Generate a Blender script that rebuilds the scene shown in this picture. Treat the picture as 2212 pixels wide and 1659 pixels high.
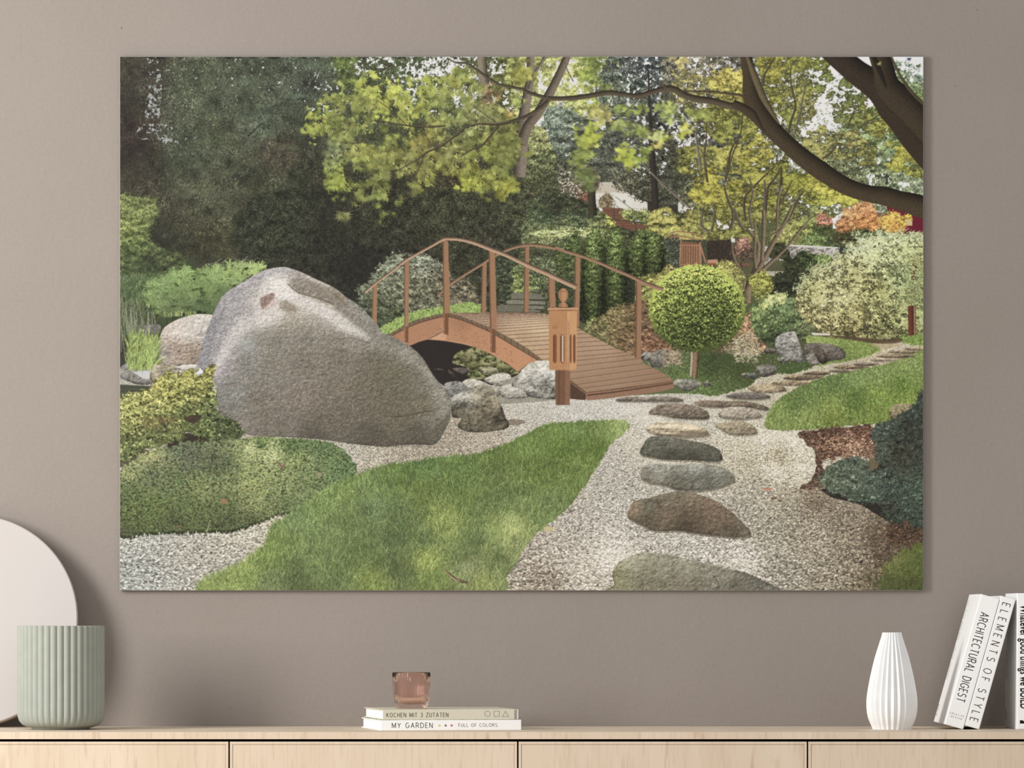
import bpy, bmesh, math, random
from mathutils import Vector, Matrix

for o in list(bpy.data.objects): bpy.data.objects.remove(o)
scene = bpy.context.scene
COL = scene.collection

# ---------------------------------------------------------------- camera, light, exposure
FPX, CAM_D, CAM_Z, CX, HY = 10422.0, 9.0, 0.9595, 1106.0, 1326.0     # focal length in pixels, distance, height, optical centre
cam = bpy.data.cameras.new('camera'); camera = bpy.data.objects.new('camera', cam); COL.objects.link(camera)
camera.location = (0, -CAM_D, CAM_Z); camera.rotation_euler = (math.pi / 2, 0, 0)
cam.sensor_width = 36; cam.lens = FPX * 36 / 2212; cam.shift_y = (HY - 829.5) / 2212; cam.clip_end = 60
scene.camera = camera

world = bpy.data.worlds.new('room_light'); scene.world = world; world.use_nodes = True
bg = world.node_tree.nodes['Background']; bg.inputs[0].default_value = (0.985, 0.99, 1.0, 1); bg.inputs[1].default_value = 0.66

def area(name, loc, target, sx, sy, power, color):
    l = bpy.data.lights.new(name, 'AREA'); l.shape = 'RECTANGLE'; l.size = sx; l.size_y = sy; l.energy = power; l.color = color
    o = bpy.data.objects.new(name, l); COL.objects.link(o); o.location = loc
    o.rotation_euler = (Vector(target) - Vector(loc)).to_track_quat('-Z', 'Y').to_euler(); return o
area('window_daylight', (-3.05, -2.1, 1.95), (-0.1, 0, 1.3), .9, 1.8, 108, (1.0, 0.985, 0.965))

scene.view_settings.view_transform = 'Standard'; scene.view_settings.look = 'None'
scene.view_settings.exposure = 0.13; scene.view_settings.gamma = 1.0; scene.view_settings.use_curve_mapping = False

# ---------------------------------------------------------------- helpers
def pt(px, py, d):
    """the point of the place seen at pixel (px, py) of the photograph, d metres in front of the wall"""
    k = (CAM_D - d) / FPX
    return Vector(((px - CX) * k, -d, CAM_Z - (py - HY) * k))

def srgb(c):
    return tuple(((v / 255) / 12.92 if v / 255 <= .04045 else ((v / 255 + .055) / 1.055) ** 2.4) for v in c)

def mat(name, col, rough=.5, spec=.3):
    m = bpy.data.materials.new(name); m.use_nodes = True
    b = m.node_tree.nodes['Principled BSDF']
    b.inputs['Base Color'].default_value = (*srgb(col), 1); b.inputs['Roughness'].default_value = rough; b.inputs['Specular IOR Level'].default_value = spec
    return m, m.node_tree, b

def noise_mat(name, c1, c2, scale=(1, 1, 1), nscale=8, detail=6, rough=.6, spec=.25, bump=0., bscale=None, lo=.35, hi=.65, dist=.002):
    """two tones mixed by stretched noise, with an optional fine bump"""
    m, nt, b = mat(name, c1, rough, spec); N, L = nt.nodes, nt.links
    tc = N.new('ShaderNodeTexCoord'); mp = N.new('ShaderNodeMapping'); mp.inputs['Scale'].default_value = scale
    no = N.new('ShaderNodeTexNoise'); no.inputs['Scale'].default_value = nscale; no.inputs['Detail'].default_value = detail
    cr = N.new('ShaderNodeValToRGB'); cr.color_ramp.elements[0].position = lo; cr.color_ramp.elements[1].position = hi
    cr.color_ramp.elements[0].color = (*srgb(c1), 1); cr.color_ramp.elements[1].color = (*srgb(c2), 1)
    L.new(tc.outputs['Object'], mp.inputs[0]); L.new(mp.outputs[0], no.inputs['Vector']); L.new(no.outputs['Fac'], cr.inputs[0]); L.new(cr.outputs[0], b.inputs['Base Color'])
    if bump:
        n2 = N.new('ShaderNodeTexNoise'); n2.inputs['Scale'].default_value = bscale or nscale * 4; n2.inputs['Detail'].default_value = 5
        bp = N.new('ShaderNodeBump'); bp.inputs['Strength'].default_value = bump; bp.inputs['Distance'].default_value = dist
        L.new(mp.outputs[0], n2.inputs['Vector']); L.new(n2.outputs['Fac'], bp.inputs['Height']); L.new(bp.outputs[0], b.inputs['Normal'])
    return m

def link(name, me, m, parent=None, smooth=False):
    o = bpy.data.objects.new(name, me); COL.objects.link(o)
    if m: me.materials.append(m)
    if smooth:
        for p in me.polygons: p.use_smooth = True
    if parent: o.parent = parent
    return o

def from_bm(name, bm, m, parent=None, smooth=False):
    bmesh.ops.recalc_face_normals(bm, faces=bm.faces[:])
    me = bpy.data.meshes.new(name); bm.to_mesh(me); bm.free(); return link(name, me, m, parent, smooth)

def box_into(bm, x0, x1, y0, y1, z0, z1, bevel=0., seg=2):
    r = bmesh.ops.create_cube(bm, size=1)['verts']
    for v in r: v.co = Vector((x0 + (v.co.x + .5) * (x1 - x0), y0 + (v.co.y + .5) * (y1 - y0), z0 + (v.co.z + .5) * (z1 - z0)))
    if bevel:
        es = list({e for v in r for e in v.link_edges}); bmesh.ops.bevel(bm, geom=es, offset=bevel, segments=seg, profile=.5, affect='EDGES')

def box(name, x0, x1, y0, y1, z0, z1, m, parent=None, bevel=0., seg=2):
    bm = bmesh.new(); box_into(bm, x0, x1, y0, y1, z0, z1, bevel, seg); return from_bm(name, bm, m, parent)

def empty(name, loc, label, cat, group=None, rot=(0, 0, 0)):
    o = bpy.data.objects.new(name, None); COL.objects.link(o); o.location = loc; o.rotation_euler = rot; o.empty_display_size = .05
    o['label'] = label; o['category'] = cat
    if group: o['group'] = group
    return o

def lathe(name, rings, n, m, parent=None, smooth=False, close_top=False, close_bottom=True, flute=None):
    """rings: list of (radius, z); flute(theta, radius, z) gives the radius at an angle"""
    bm = bmesh.new(); V = []
    for r, z in rings:
        V.append([bm.verts.new(((flute(2 * math.pi * k / n, r, z) if flute else r) * math.cos(2 * math.pi * k / n), (flute(2 * math.pi * k / n, r, z) if flute else r) * math.sin(2 * math.pi * k / n), z)) for k in range(n)])
    for a, b in zip(V, V[1:]):
        for k in range(n): bm.faces.new((a[k], a[(k + 1) % n], b[(k + 1) % n], b[k]))
    if close_bottom: bm.faces.new(V[0])
    if close_top: bm.faces.new(V[-1])
    return from_bm(name, bm, m, parent, smooth)

# ---- thin line lettering, drawn as ribbons ----
def arc(cx, cy, rx, ry, a0, a1, n=14):
    return [(cx + rx * math.cos(math.radians(a0 + (a1 - a0) * i / n)), cy + ry * math.sin(math.radians(a0 + (a1 - a0) * i / n))) for i in range(n + 1)]
GLYPH = {  # width, strokes; height 0..1
 'A': (.66, [[(0, 0), (.33, 1), (.66, 0)], [(.11, .33), (.55, .33)]]), 'B': (.55, [[(0, 0), (0, 1), (.3, 1)] + arc(.3, .76, .22, .24, 90, -90) + [(0, .52)], [(.3, .52)] + arc(.3, .26, .25, .26, 90, -90) + [(0, 0)]]),
 'C': (.66, [arc(.36, .5, .36, .5, 48, 312, 24)]), 'D': (.62, [[(0, 0), (0, 1), (.25, 1)] + arc(.25, .5, .37, .5, 90, -90, 20) + [(0, 0)]]), 'E': (.46, [[(.46, 1), (0, 1), (0, 0), (.46, 0)], [(0, .52), (.42, .52)]]),
 'F': (.44, [[(.44, 1), (0, 1), (0, 0)], [(0, .5), (.4, .5)]]), 'G': (.7, [arc(.36, .5, .36, .5, 48, 340, 26) + [(.7, .46), (.42, .46)]]), 'H': (.58, [[(0, 0), (0, 1)], [(.58, 0), (.58, 1)], [(0, .52), (.58, .52)]]),
 'I': (0., [[(0, 0), (0, 1)]]), 'K': (.55, [[(0, 0), (0, 1)], [(.52, 1), (0, .38)], [(.17, .57), (.56, 0)]]), 'L': (.44, [[(0, 1), (0, 0), (.44, 0)]]), 'M': (.74, [[(0, 0), (0, 1), (.37, .12), (.74, 1), (.74, 0)]]),
 'N': (.6, [[(0, 0), (0, 1), (.6, 0), (.6, 1)]]), 'O': (.74, [arc(.37, .5, .37, .5, 0, 360, 28)]), 'R': (.55, [[(0, 0), (0, 1), (.28, 1)] + arc(.28, .74, .24, .26, 90, -90) + [(0, .48)], [(.3, .48), (.56, 0)]]),
 'S': (.52, [arc(.26, .75, .24, .25, 30, 230, 14) + arc(.26, .26, .26, .26, 60, -150, 16)]), 'T': (.56, [[(0, 1), (.56, 1)], [(.28, 1), (.28, 0)]]), 'U': (.58, [[(0, 1), (0, .3)] + arc(.29, .29, .29, .29, 180, 360) + [(.58, 1)]]),
 'V': (.62, [[(0, 1), (.31, 0), (.62, 1)]]), 'Y': (.6, [[(0, 1), (.3, .45), (.6, 1)], [(.3, .45), (.3, 0)]]), 'Z': (.54, [[(0, 1), (.54, 1), (0, 0), (.54, 0)]]), '3': (.5, [arc(.24, .76, .23, .24, 150, -80, 14) + arc(.24, .27, .26, .27, 80, -150, 16)]), ' ': (.3, [])}
def ribbon(bm, pts, w, to3):
    for i in range(1, len(pts) - 1):          # a sharp corner starts a new stroke
        a = Vector(pts[i]) - Vector(pts[i - 1]); b = Vector(pts[i + 1]) - Vector(pts[i])
        if a.length and b.length and a.normalized().dot(b.normalized()) < .8:
            e = a.normalized() * w * .45; f = b.normalized() * w * .45
            ribbon(bm, pts[:i] + [tuple(Vector(pts[i]) + e)], w, to3); ribbon(bm, [tuple(Vector(pts[i]) - f)] + pts[i + 1:], w, to3); return
    P = [Vector(p) for p in pts]; L = []
    for i, p in enumerate(P):
        t = (P[min(i + 1, len(P) - 1)] - P[max(i - 1, 0)]); t.normalize(); n = Vector((-t.y, t.x)) * w / 2
        if 0 < i < len(P) - 1:
            a = (P[i] - P[i - 1]).normalized(); b = (P[i + 1] - P[i]).normalized(); c = max(a.dot(b), -.8); n *= min(math.sqrt(2 / (1 + c)), 1.8)
        L.append((bm.verts.new(to3(p + n)), bm.verts.new(to3(p - n))))
    for a, b in zip(L, L[1:]): bm.faces.new((a[0], a[1], b[1], b[0]))
def lettering(name, runs, m, parent, to3, weight=.09, wf=1.):
    """runs: (text, x, y, cap height, total length) in the plane of the surface"""
    bm = bmesh.new()
    for text, x, y, h, total in runs:
        adv = sum(GLYPH[c][0] * h * wf for c in text); gap = (total - adv) / max(len(text) - 1, 1)
        for c in text:
            w, strokes = GLYPH[c]
            for s in strokes: ribbon(bm, [(x + q[0] * h * wf, y + q[1] * h) for q in s], h * weight, to3)
            x += w * h * wf + gap
    me = bpy.data.meshes.new(name); bm.to_mesh(me); bm.free(); return link(name, me, m, parent)

# ---------------------------------------------------------------- materials
def wall_material():
    m, nt, b = mat('taupe_plaster', (147, 138, 131), .92, .12); N, L = nt.nodes, nt.links
    tc = N.new('ShaderNodeTexCoord')
    def ns(scale, detail, rough=.55):
        n = N.new('ShaderNodeTexNoise'); n.inputs['Scale'].default_value = scale; n.inputs['Detail'].default_value = detail; n.inputs['Roughness'].default_value = rough
        L.new(tc.outputs['Object'], n.inputs['Vector']); return n
    big = ns(2.2, 5); fine = ns(150, 6, .7)
    cr = N.new('ShaderNodeValToRGB'); e = cr.color_ramp.elements; e[0].position = .3; e[1].position = .7
    e[0].color = (*srgb((146, 137, 129)), 1); e[1].color = (*srgb((151, 142, 135)), 1)
    L.new(big.outputs['Fac'], cr.inputs[0])
    mx = N.new('ShaderNodeMixRGB'); mx.blend_type = 'OVERLAY'; mx.inputs[0].default_value = .1; L.new(cr.outputs[0], mx.inputs[1]); L.new(fine.outputs['Fac'], mx.inputs[2])
    # small dark pits, scattered
    vo = N.new('ShaderNodeTexVoronoi'); vo.inputs['Scale'].default_value = 16; L.new(tc.outputs['Object'], vo.inputs['Vector'])
    pw = ns(110, 3); ad = N.new('ShaderNodeMath'); ad.operation = 'MULTIPLY_ADD'; ad.inputs[1].default_value = .05; L.new(pw.outputs['Fac'], ad.inputs[0]); L.new(vo.outputs['Distance'], ad.inputs[2])
    rp = N.new('ShaderNodeMapRange'); rp.inputs[1].default_value = .045; rp.inputs[2].default_value = .058; rp.inputs[3].default_value = 1; rp.inputs[4].default_value = 0; L.new(ad.outputs[0], rp.inputs[0])
    gate = ns(5, 2); gr = N.new('ShaderNodeMapRange'); gr.inputs[1].default_value = .5; gr.inputs[2].default_value = .6; L.new(gate.outputs['Fac'], gr.inputs[0])
    mu = N.new('ShaderNodeMath'); mu.operation = 'MULTIPLY'; L.new(rp.outputs[0], mu.inputs[0]); L.new(gr.outputs[0], mu.inputs[1])
    m2 = N.new('ShaderNodeMixRGB'); m2.inputs[2].default_value = (*srgb((112, 102, 94)), 1); L.new(mu.outputs[0], m2.inputs[0]); L.new(mx.outputs[0], m2.inputs[1]); L.new(m2.outputs[0], b.inputs['Base Color'])
    md = ns(45, 7, .65); bp = N.new('ShaderNodeBump'); bp.inputs['Strength'].default_value = .5; bp.inputs['Distance'].default_value = .0018; L.new(md.outputs['Fac'], bp.inputs['Height'])
    b2 = N.new('ShaderNodeBump'); b2.invert = True; b2.inputs['Strength'].default_value = .5; b2.inputs['Distance'].default_value = .001; L.new(mu.outputs[0], b2.inputs['Height']); L.new(bp.outputs[0], b2.inputs['Normal']); L.new(b2.outputs[0], b.inputs['Normal'])
    return m

def oak(name, vertical=True, seed=0.):
    m, nt, b = mat(name, (224, 203, 176), .55, .25); N, L = nt.nodes, nt.links
    tc = N.new('ShaderNodeTexCoord'); mp = N.new('ShaderNodeMapping'); mp.inputs['Location'].default_value = (seed, seed * .7, seed * 1.3)
    mp.inputs['Scale'].default_value = (1, 1, .09) if vertical else (.09, 1, 1); L.new(tc.outputs['Object'], mp.inputs[0])
    def ns(sc, det, r=.6):
        n = N.new('ShaderNodeTexNoise'); n.inputs['Scale'].default_value = sc; n.inputs['Detail'].default_value = det; n.inputs['Roughness'].default_value = r; L.new(mp.outputs[0], n.inputs['Vector']); return n
    a = ns(9, 4); cr = N.new('ShaderNodeValToRGB'); e = cr.color_ramp.elements; e[0].position = .3; e[1].position = .7
    e[0].color = (*srgb((209, 191, 168)), 1); e[1].color = (*srgb((220, 204, 184)), 1); L.new(a.outputs['Fac'], cr.inputs[0])
    f = ns(150, 5, .7); fr = N.new('ShaderNodeMapRange'); fr.inputs[1].default_value = .5; fr.inputs[2].default_value = .74; fr.inputs[3].default_value = 0; fr.inputs[4].default_value = .6; L.new(f.outputs['Fac'], fr.inputs[0])
    mx = N.new('ShaderNodeMixRGB'); mx.inputs[2].default_value = (*srgb((188, 163, 136)), 1); L.new(fr.outputs[0], mx.inputs[0]); L.new(cr.outputs[0], mx.inputs[1])
    g = ns(60, 2, .5); gr = N.new('ShaderNodeMapRange'); gr.inputs[1].default_value = .66; gr.inputs[2].default_value = .7; gr.inputs[3].default_value = 0; gr.inputs[4].default_value = .35; L.new(g.outputs['Fac'], gr.inputs[0])
    m3 = N.new('ShaderNodeMixRGB'); m3.inputs[2].default_value = (*srgb((168, 138, 110)), 1); L.new(gr.outputs[0], m3.inputs[0]); L.new(mx.outputs[0], m3.inputs[1]); L.new(m3.outputs[0], b.inputs['Base Color'])
    return m
M = {'wall': wall_material(), 'oak_top': oak('light_oak_top', True, 3.1), 'dark': mat('shadow_gap_black', (24, 20, 18), .9, .05)[0],
     'disc': noise_mat('cream_lacquer', (190, 184, 180), (193, 187, 183), nscale=3, rough=.6, spec=.15), 'rim': noise_mat('taupe_rim', (160, 146, 132), (168, 154, 140), nscale=20, rough=.5),
     'sage': noise_mat('sage_ceramic', (155, 159, 149), (160, 164, 154), nscale=40, rough=.75, spec=.2, bump=.05, bscale=400, dist=.0005), 'white_ceramic': noise_mat('white_ceramic', (238, 238, 237), (243, 243, 242), nscale=30, rough=.7, spec=.2),
     'paper': noise_mat('book_pages', (238, 238, 238), (246, 246, 246), scale=(1, 1, 60), nscale=12, rough=.9, spec=.05, lo=.3, hi=.7), 'cover_white': noise_mat('white_book_cover', (247, 247, 246), (250, 250, 249), nscale=5, rough=.5),
     'cover_cream': noise_mat('cream_book_cover', (212, 206, 186), (218, 212, 193), nscale=5, rough=.5), 'cover_grey': mat('pale_grey_cover', (226, 222, 214), .5)[0], 'ink': mat('black_ink', (38, 34, 32), .7, .1)[0], 'brown_ink': mat('brown_ink', (84, 70, 56), .7, .1)[0],
     'grey_ink': mat('grey_ink', (184, 182, 180), .7, .1)[0], 'band': mat('grey_band', (152, 148, 138), .6)[0], 'yellow': mat('yellow_dot', (222, 214, 70), .7)[0], 'slate': mat('slate_dot', (112, 112, 112), .7)[0], 'red': mat('red_dot', (206, 96, 88), .7)[0],
     'garden_print': noise_mat('printed_green_cover', (90, 116, 64), (200, 206, 178), nscale=90, rough=.6), 'panel': mat('print_panel_edge', (150, 148, 142), .4, .3)[0], 'floor': oak('oak_floor', False, 9.)}

# ---------------------------------------------------------------- the printed garden picture
# The wall print is flat; its printed picture is brushed here, stroke by stroke, into an array of ink colours.
import numpy as np, math
PX0, PY0, PW, PH = 257, 120, 1740, 1157
rng = np.random.default_rng(7)
C = np.zeros((PH, PW, 3), np.float32)

def zf(ox, oy, s):
    return lambda pts: [(ox + x / s, oy + y / s) for x, y in pts]
Z1 = zf(250, 115, 4.309); Z2 = zf(650, 115, 4.31); Z3 = zf(1100, 115, 4.31); Z4 = zf(1550, 115, 4.31)
Z5 = zf(250, 480, 3.949); Z6 = zf(750, 480, 3.95); Z7 = zf(1200, 440, 3.771); Z8 = zf(1580, 400, 3.456)
Z9 = zf(250, 860, 3.858); Z10 = zf(780, 860, 3.687); Z11 = zf(1300, 830, 3.6075); Z12 = zf(1640, 830, 3.605)

def smooth(pts, closed=True, k=6):
    p = np.array(pts, float); n = len(p); out = []
    for i in range(n if closed else n - 1):
        if closed: a, b, c, d = p[i - 1], p[i], p[(i + 1) % n], p[(i + 2) % n]
        else: a, b, c, d = p[max(i - 1, 0)], p[i], p[i + 1], p[min(i + 2, n - 1)]
        for t in np.arange(k) / k:
            out.append(0.5 * ((2 * b) + (c - a) * t + (2 * a - 5 * b + 4 * c - d) * t * t + (3 * b - a - 3 * c + d) * t ** 3))
    if not closed: out.append(p[-1])
    return np.array(out)

def rast(pts, ss=3):
    """coverage of a polygon: (y0, x0, array)"""
    p = np.array(pts, float) - (PX0, PY0)
    x0 = max(int(p[:, 0].min()) - 1, 0); x1 = min(int(p[:, 0].max()) + 2, PW)
    y0 = max(int(p[:, 1].min()) - 1, 0); y1 = min(int(p[:, 1].max()) + 2, PH)
    if x1 <= x0 or y1 <= y0: return None
    w, h = (x1 - x0) * ss, (y1 - y0) * ss
    T = np.zeros((h, w + 1), np.int32)
    q = (p - (x0, y0)) * ss
    for (ax, ay), (bx, by) in zip(q, np.roll(q, -1, 0)):
        if ay == by: continue
        if ay > by: ax, ay, bx, by = bx, by, ax, ay
        r0, r1 = max(int(math.ceil(ay - .5)), 0), min(int(math.ceil(by - .5)), h)
        if r1 <= r0: continue
        rows = np.arange(r0, r1)
        xs = ax + (rows + .5 - ay) * (bx - ax) / (by - ay)
        xi = np.clip(np.ceil(xs - .5), 0, w).astype(int)
        T[rows, xi] += 1
    M = (np.cumsum(T, 1)[:, :w] & 1).astype(np.float32)
    M = M.reshape(y1 - y0, ss, x1 - x0, ss).mean((1, 3))
    return y0, x0, M

def mask(pts, sm=True):
    A = np.zeros((PH, PW), np.float32)
    r = rast(smooth(pts) if sm else pts, 2)
    if r: A[r[0]:r[0] + r[2].shape[0], r[1]:r[1] + r[2].shape[1]] = r[2]
    return A

FULL = (0, PH, 0, PW)
WIN = FULL
def window(m, pad=24):
    """work only where a mask lies"""
    global WIN
    r = np.nonzero(m.any(1))[0]; c = np.nonzero(m.any(0))[0]
    WIN = (max(r[0] - pad, 0), min(r[-1] + pad, PH), max(c[0] - pad, 0), min(c[-1] + pad, PW)) if len(r) else FULL

def up(g):
    """smooth upsample of a small grid over the window"""
    gh, gw = g.shape[:2]; w0, w1, w2, w3 = WIN
    out = np.zeros((PH, PW) + g.shape[2:], np.float32)
    y = np.linspace(0, gh - 1.001, PH)[w0:w1]; x = np.linspace(0, gw - 1.001, PW)[w2:w3]
    yi, xi = y.astype(int), x.astype(int)
    fy, fx = y - yi, x - xi
    fy = fy * fy * (3 - 2 * fy); fx = fx * fx * (3 - 2 * fx)
    if g.ndim == 3: fy, fx = fy[:, None, None], fx[None, :, None]
    else: fy, fx = fy[:, None], fx[None, :]
    y2, x2 = np.minimum(yi + 1, gh - 1), np.minimum(xi + 1, gw - 1)
    a = g[yi][:, xi]; b = g[yi][:, x2]; c = g[y2][:, xi]; d = g[y2][:, x2]
    out[w0:w1, w2:w3] = (a * (1 - fx) + b * fx) * (1 - fy) + (c * (1 - fx) + d * fx) * fy
    return out

def noise(sx, sy=None, seed=0, octaves=1):
    """value noise, about -1..1, feature size sx by sy pixels"""
    sy = sy or sx; r = np.random.default_rng(1000 + seed); out = 0; amp = 1; tot = 0
    for o in range(octaves):
        g = r.uniform(-1, 1, (max(int(PH / sy), 1) + 3, max(int(PW / sx), 1) + 3))
        out = out + amp * up(g); tot += amp; amp *= .55; sx = max(sx / 2, 1); sy = max(sy / 2, 1)
    return out / tot * 1.3

def field(pts):
    """a smooth colour map through (x, y, (r, g, b)) swatches"""
    P = np.array([(x - PX0, y - PY0) for x, y, c in pts], float); K = np.array([c for x, y, c in pts], float)
    gy, gx = np.meshgrid(np.linspace(0, PH, 97), np.linspace(0, PW, 146), indexing='ij')
    num = 0; den = 0
    for (x, y), k in zip(P, K):
        w = 1 / (((gx - x) ** 2 + (gy - y) ** 2) + 120) ** 1.6
        num = num + w[..., None] * k; den = den + w
    return up((num / den[..., None]).astype(np.float32))

def lay(m, col, a=1.0):
    """lay a colour or colour map through a mask"""
    w = (slice(WIN[0], WIN[1]), slice(WIN[2], WIN[3])); m = (m[w] * a)[..., None]; c = np.asarray(col, np.float32)
    C[w] = C[w] * (1 - m) + (c[w] if c.ndim == 3 else c) * m

def fill(pts, col, a=1.0, sm=False, grain=0, seed=0):
    r = rast(smooth(pts) if sm else pts)
    if r is None: return
    y, x, M = r; h, w = M.shape; M = (M * a)[..., None]
    c = np.asarray(col, np.float32)
    if c.ndim == 3: c = c[y:y + h, x:x + w]
    if grain: c = c * (1 + grain * rng.standard_normal((h, w, 1)).astype(np.float32))
    C[y:y + h, x:x + w] = C[y:y + h, x:x + w] * (1 - M) + c * M

def blur(A, s):
    if A.shape[:2] == (PH, PW) and WIN != FULL:
        w = (slice(WIN[0], WIN[1]), slice(WIN[2], WIN[3])); O = np.zeros(A.shape, np.float32); O[w] = blur(A[w].copy(), s); return O
    r = max(int(3 * s), 1); k = np.exp(-.5 * (np.arange(-r, r + 1) / s) ** 2); k /= k.sum()
    P = np.pad(A, ((r, r), (0, 0)) + ((0, 0),) * (A.ndim - 2), 'edge')
    B = sum(k[i] * P[i:i + A.shape[0]] for i in range(2 * r + 1))
    P = np.pad(B, ((0, 0), (r, r)) + ((0, 0),) * (A.ndim - 2), 'edge')
    return sum(k[i] * P[:, i:i + A.shape[1]] for i in range(2 * r + 1)).astype(np.float32)

def pick(m, n, r=rng):
    """n random points inside a mask"""
    ys, xs = np.nonzero(m > .5)
    if len(ys) == 0: return np.zeros(0), np.zeros(0)
    i = r.integers(0, len(ys), n)
    return xs[i] + r.random(n), ys[i] + r.random(n)

def dabs(x, y, ang, L, wid, col, curv=0, taper=True, a=1.0, chunks=10):
    """many short strokes at once, painted in the order given; x, y in picture pixels"""
    n = len(x)
    if n == 0: return
    L = np.broadcast_to(L, (n,)).astype(float); wid = np.broadcast_to(wid, (n,)).astype(float)
    ang = np.broadcast_to(ang, (n,)).astype(float); curv = np.broadcast_to(curv, (n,)).astype(float)
    for s in np.array_split(np.arange(n), chunks):
        if len(s) == 0: continue
        cx, cy, an = x[s].copy(), y[s].copy(), ang[s].copy(); l, w0, cu, cc = L[s], wid[s], curv[s], col[s]
        for t in range(int(l.max()) + 1):
            live = t < l
            w = w0 * (1 - t / np.maximum(l, 1)) ** .5 if taper else w0
            for o in range(int(math.ceil(w0.max()))):
                off = o - (math.ceil(w0.max()) - 1) / 2
                ok = live & (abs(off) <= w / 2 + .01)
                if not ok.any(): continue
                X = np.rint(cx - np.sin(an) * off).astype(int); Y = np.rint(cy + np.cos(an) * off).astype(int)
                ok &= (X >= 0) & (X < PW) & (Y >= 0) & (Y < PH)
                X, Y = X[ok], Y[ok]
                if a >= 1: C[Y, X] = cc[ok]
                else: C[Y, X] = C[Y, X] * (1 - a) + cc[ok] * a
            cx += np.cos(an); cy += np.sin(an); an += cu

def tint(F, x, y, jit, hue=3, r=rng):
    X = np.clip(x.astype(int), 0, PW - 1); Y = np.clip(y.astype(int), 0, PH - 1)
    n = len(x)
    return (F[Y, X] * (1 + jit * r.standard_normal((n, 1))) + hue * r.standard_normal((n, 3))).astype(np.float32)

def settle(m, F, s=9, k=.85):
    """bring the local mean of what was painted back to the colour map"""
    w = (slice(WIN[0], WIN[1]), slice(WIN[2], WIN[3])); h = (m[w] > .5).astype(np.float32)[..., None]
    wt = blur(h[..., 0], s)[..., None] + 1e-3
    G = blur(C[w] * h, s) / wt; T = blur(np.broadcast_to(F, C.shape)[w] * h, s) / wt
    C[w] = C[w] * (1 - h) + np.clip(C[w] * np.clip(T / np.maximum(G, 4), .3, 2.2) ** k, 0, 255) * h

def foliage(m, F, dens=.25, L=(2, 5), wid=(1, 2), ang=(0, 3.2), jit=.2, lump=22, depth=.35, dark=.62, seed=0, base=True, hue=3, order=.8, curv=0, asp=.8):
    """a mass of leaves: dark ground, top-lit lumps, small dabs from dark to light"""
    global WIN
    r = np.random.default_rng(50 + seed); WIN0 = WIN
    if WIN == FULL: window(m)
    n1 = noise(lump, lump * asp, seed, 2); n2 = np.roll(n1, int(max(lump * .28, 2)), 0)
    sh = 1 + depth * np.clip((n1 - n2) * 1.6, -1, 1) + depth * .5 * n1
    G = F * sh[..., None]
    if base: lay(m, G * dark)
    area = float((m > .5).sum()); n = int(area * dens)
    if n < 1: return
    x, y = pick(m, n, r)
    c = tint(G, x, y, jit, hue, r)
    key = c.sum(1) * order / max(c.sum(1).std(), 1e-3) + (1 - order) * r.standard_normal(n) * 1.2
    o = np.argsort(key)
    dabs(x[o], y[o], r.uniform(ang[0] - ang[1], ang[0] + ang[1], n)[o], r.uniform(L[0], L[1], n), r.uniform(wid[0], wid[1], n), c[o], curv=r.uniform(-curv, curv, n) if curv else 0)
    e = blur(m, 3); e = np.where((e > .04) & (m < .5), 1, 0).astype(np.float32)   # stray leaves past the outline
    if base and e.sum() > 20:
        x, y = pick(e, int(e.sum() * dens * .16) + 1, r); k = len(x)
        dabs(x, y, r.uniform(ang[0] - ang[1], ang[0] + ang[1], k), r.uniform(L[0], L[1], k), r.uniform(wid[0], wid[1], k), tint(F * .95, x, y, jit, hue, r))
    if base: settle(m, F * (1 + .55 * (sh[..., None] - 1)))
    WIN = WIN0

def grass(m, F, dens=.12, L0=8, L1=20, seed=0, spread=.5, jit=.17, wid=1.6, lean=0.):
    """blades, far ones first, longer towards the bottom of the picture"""
    global WIN
    r = np.random.default_rng(90 + seed); WIN = FULL; window(m)
    lay(m, F * .84)
    n = int((m > .5).sum() * dens); x, y = pick(m, n, r)
    o = np.argsort(y); x, y = x[o], y[o]
    t = (y - y.min()) / max(y.max() - y.min(), 1)
    L = (L0 + (L1 - L0) * t) * r.uniform(.5, 1.25, n)
    c = tint(F, x, y, jit, 4, r) * (1 + .1 * r.standard_normal((n, 1)))
    hi = r.random(n) < .05; c[hi] = c[hi] * 1.16 + 7
    dabs(x, y, -np.pi / 2 + lean + spread * r.standard_normal(n), L, wid, c, curv=r.uniform(-.03, .03, n), chunks=40, a=.8)
    settle(m, F); WIN = FULL

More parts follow.
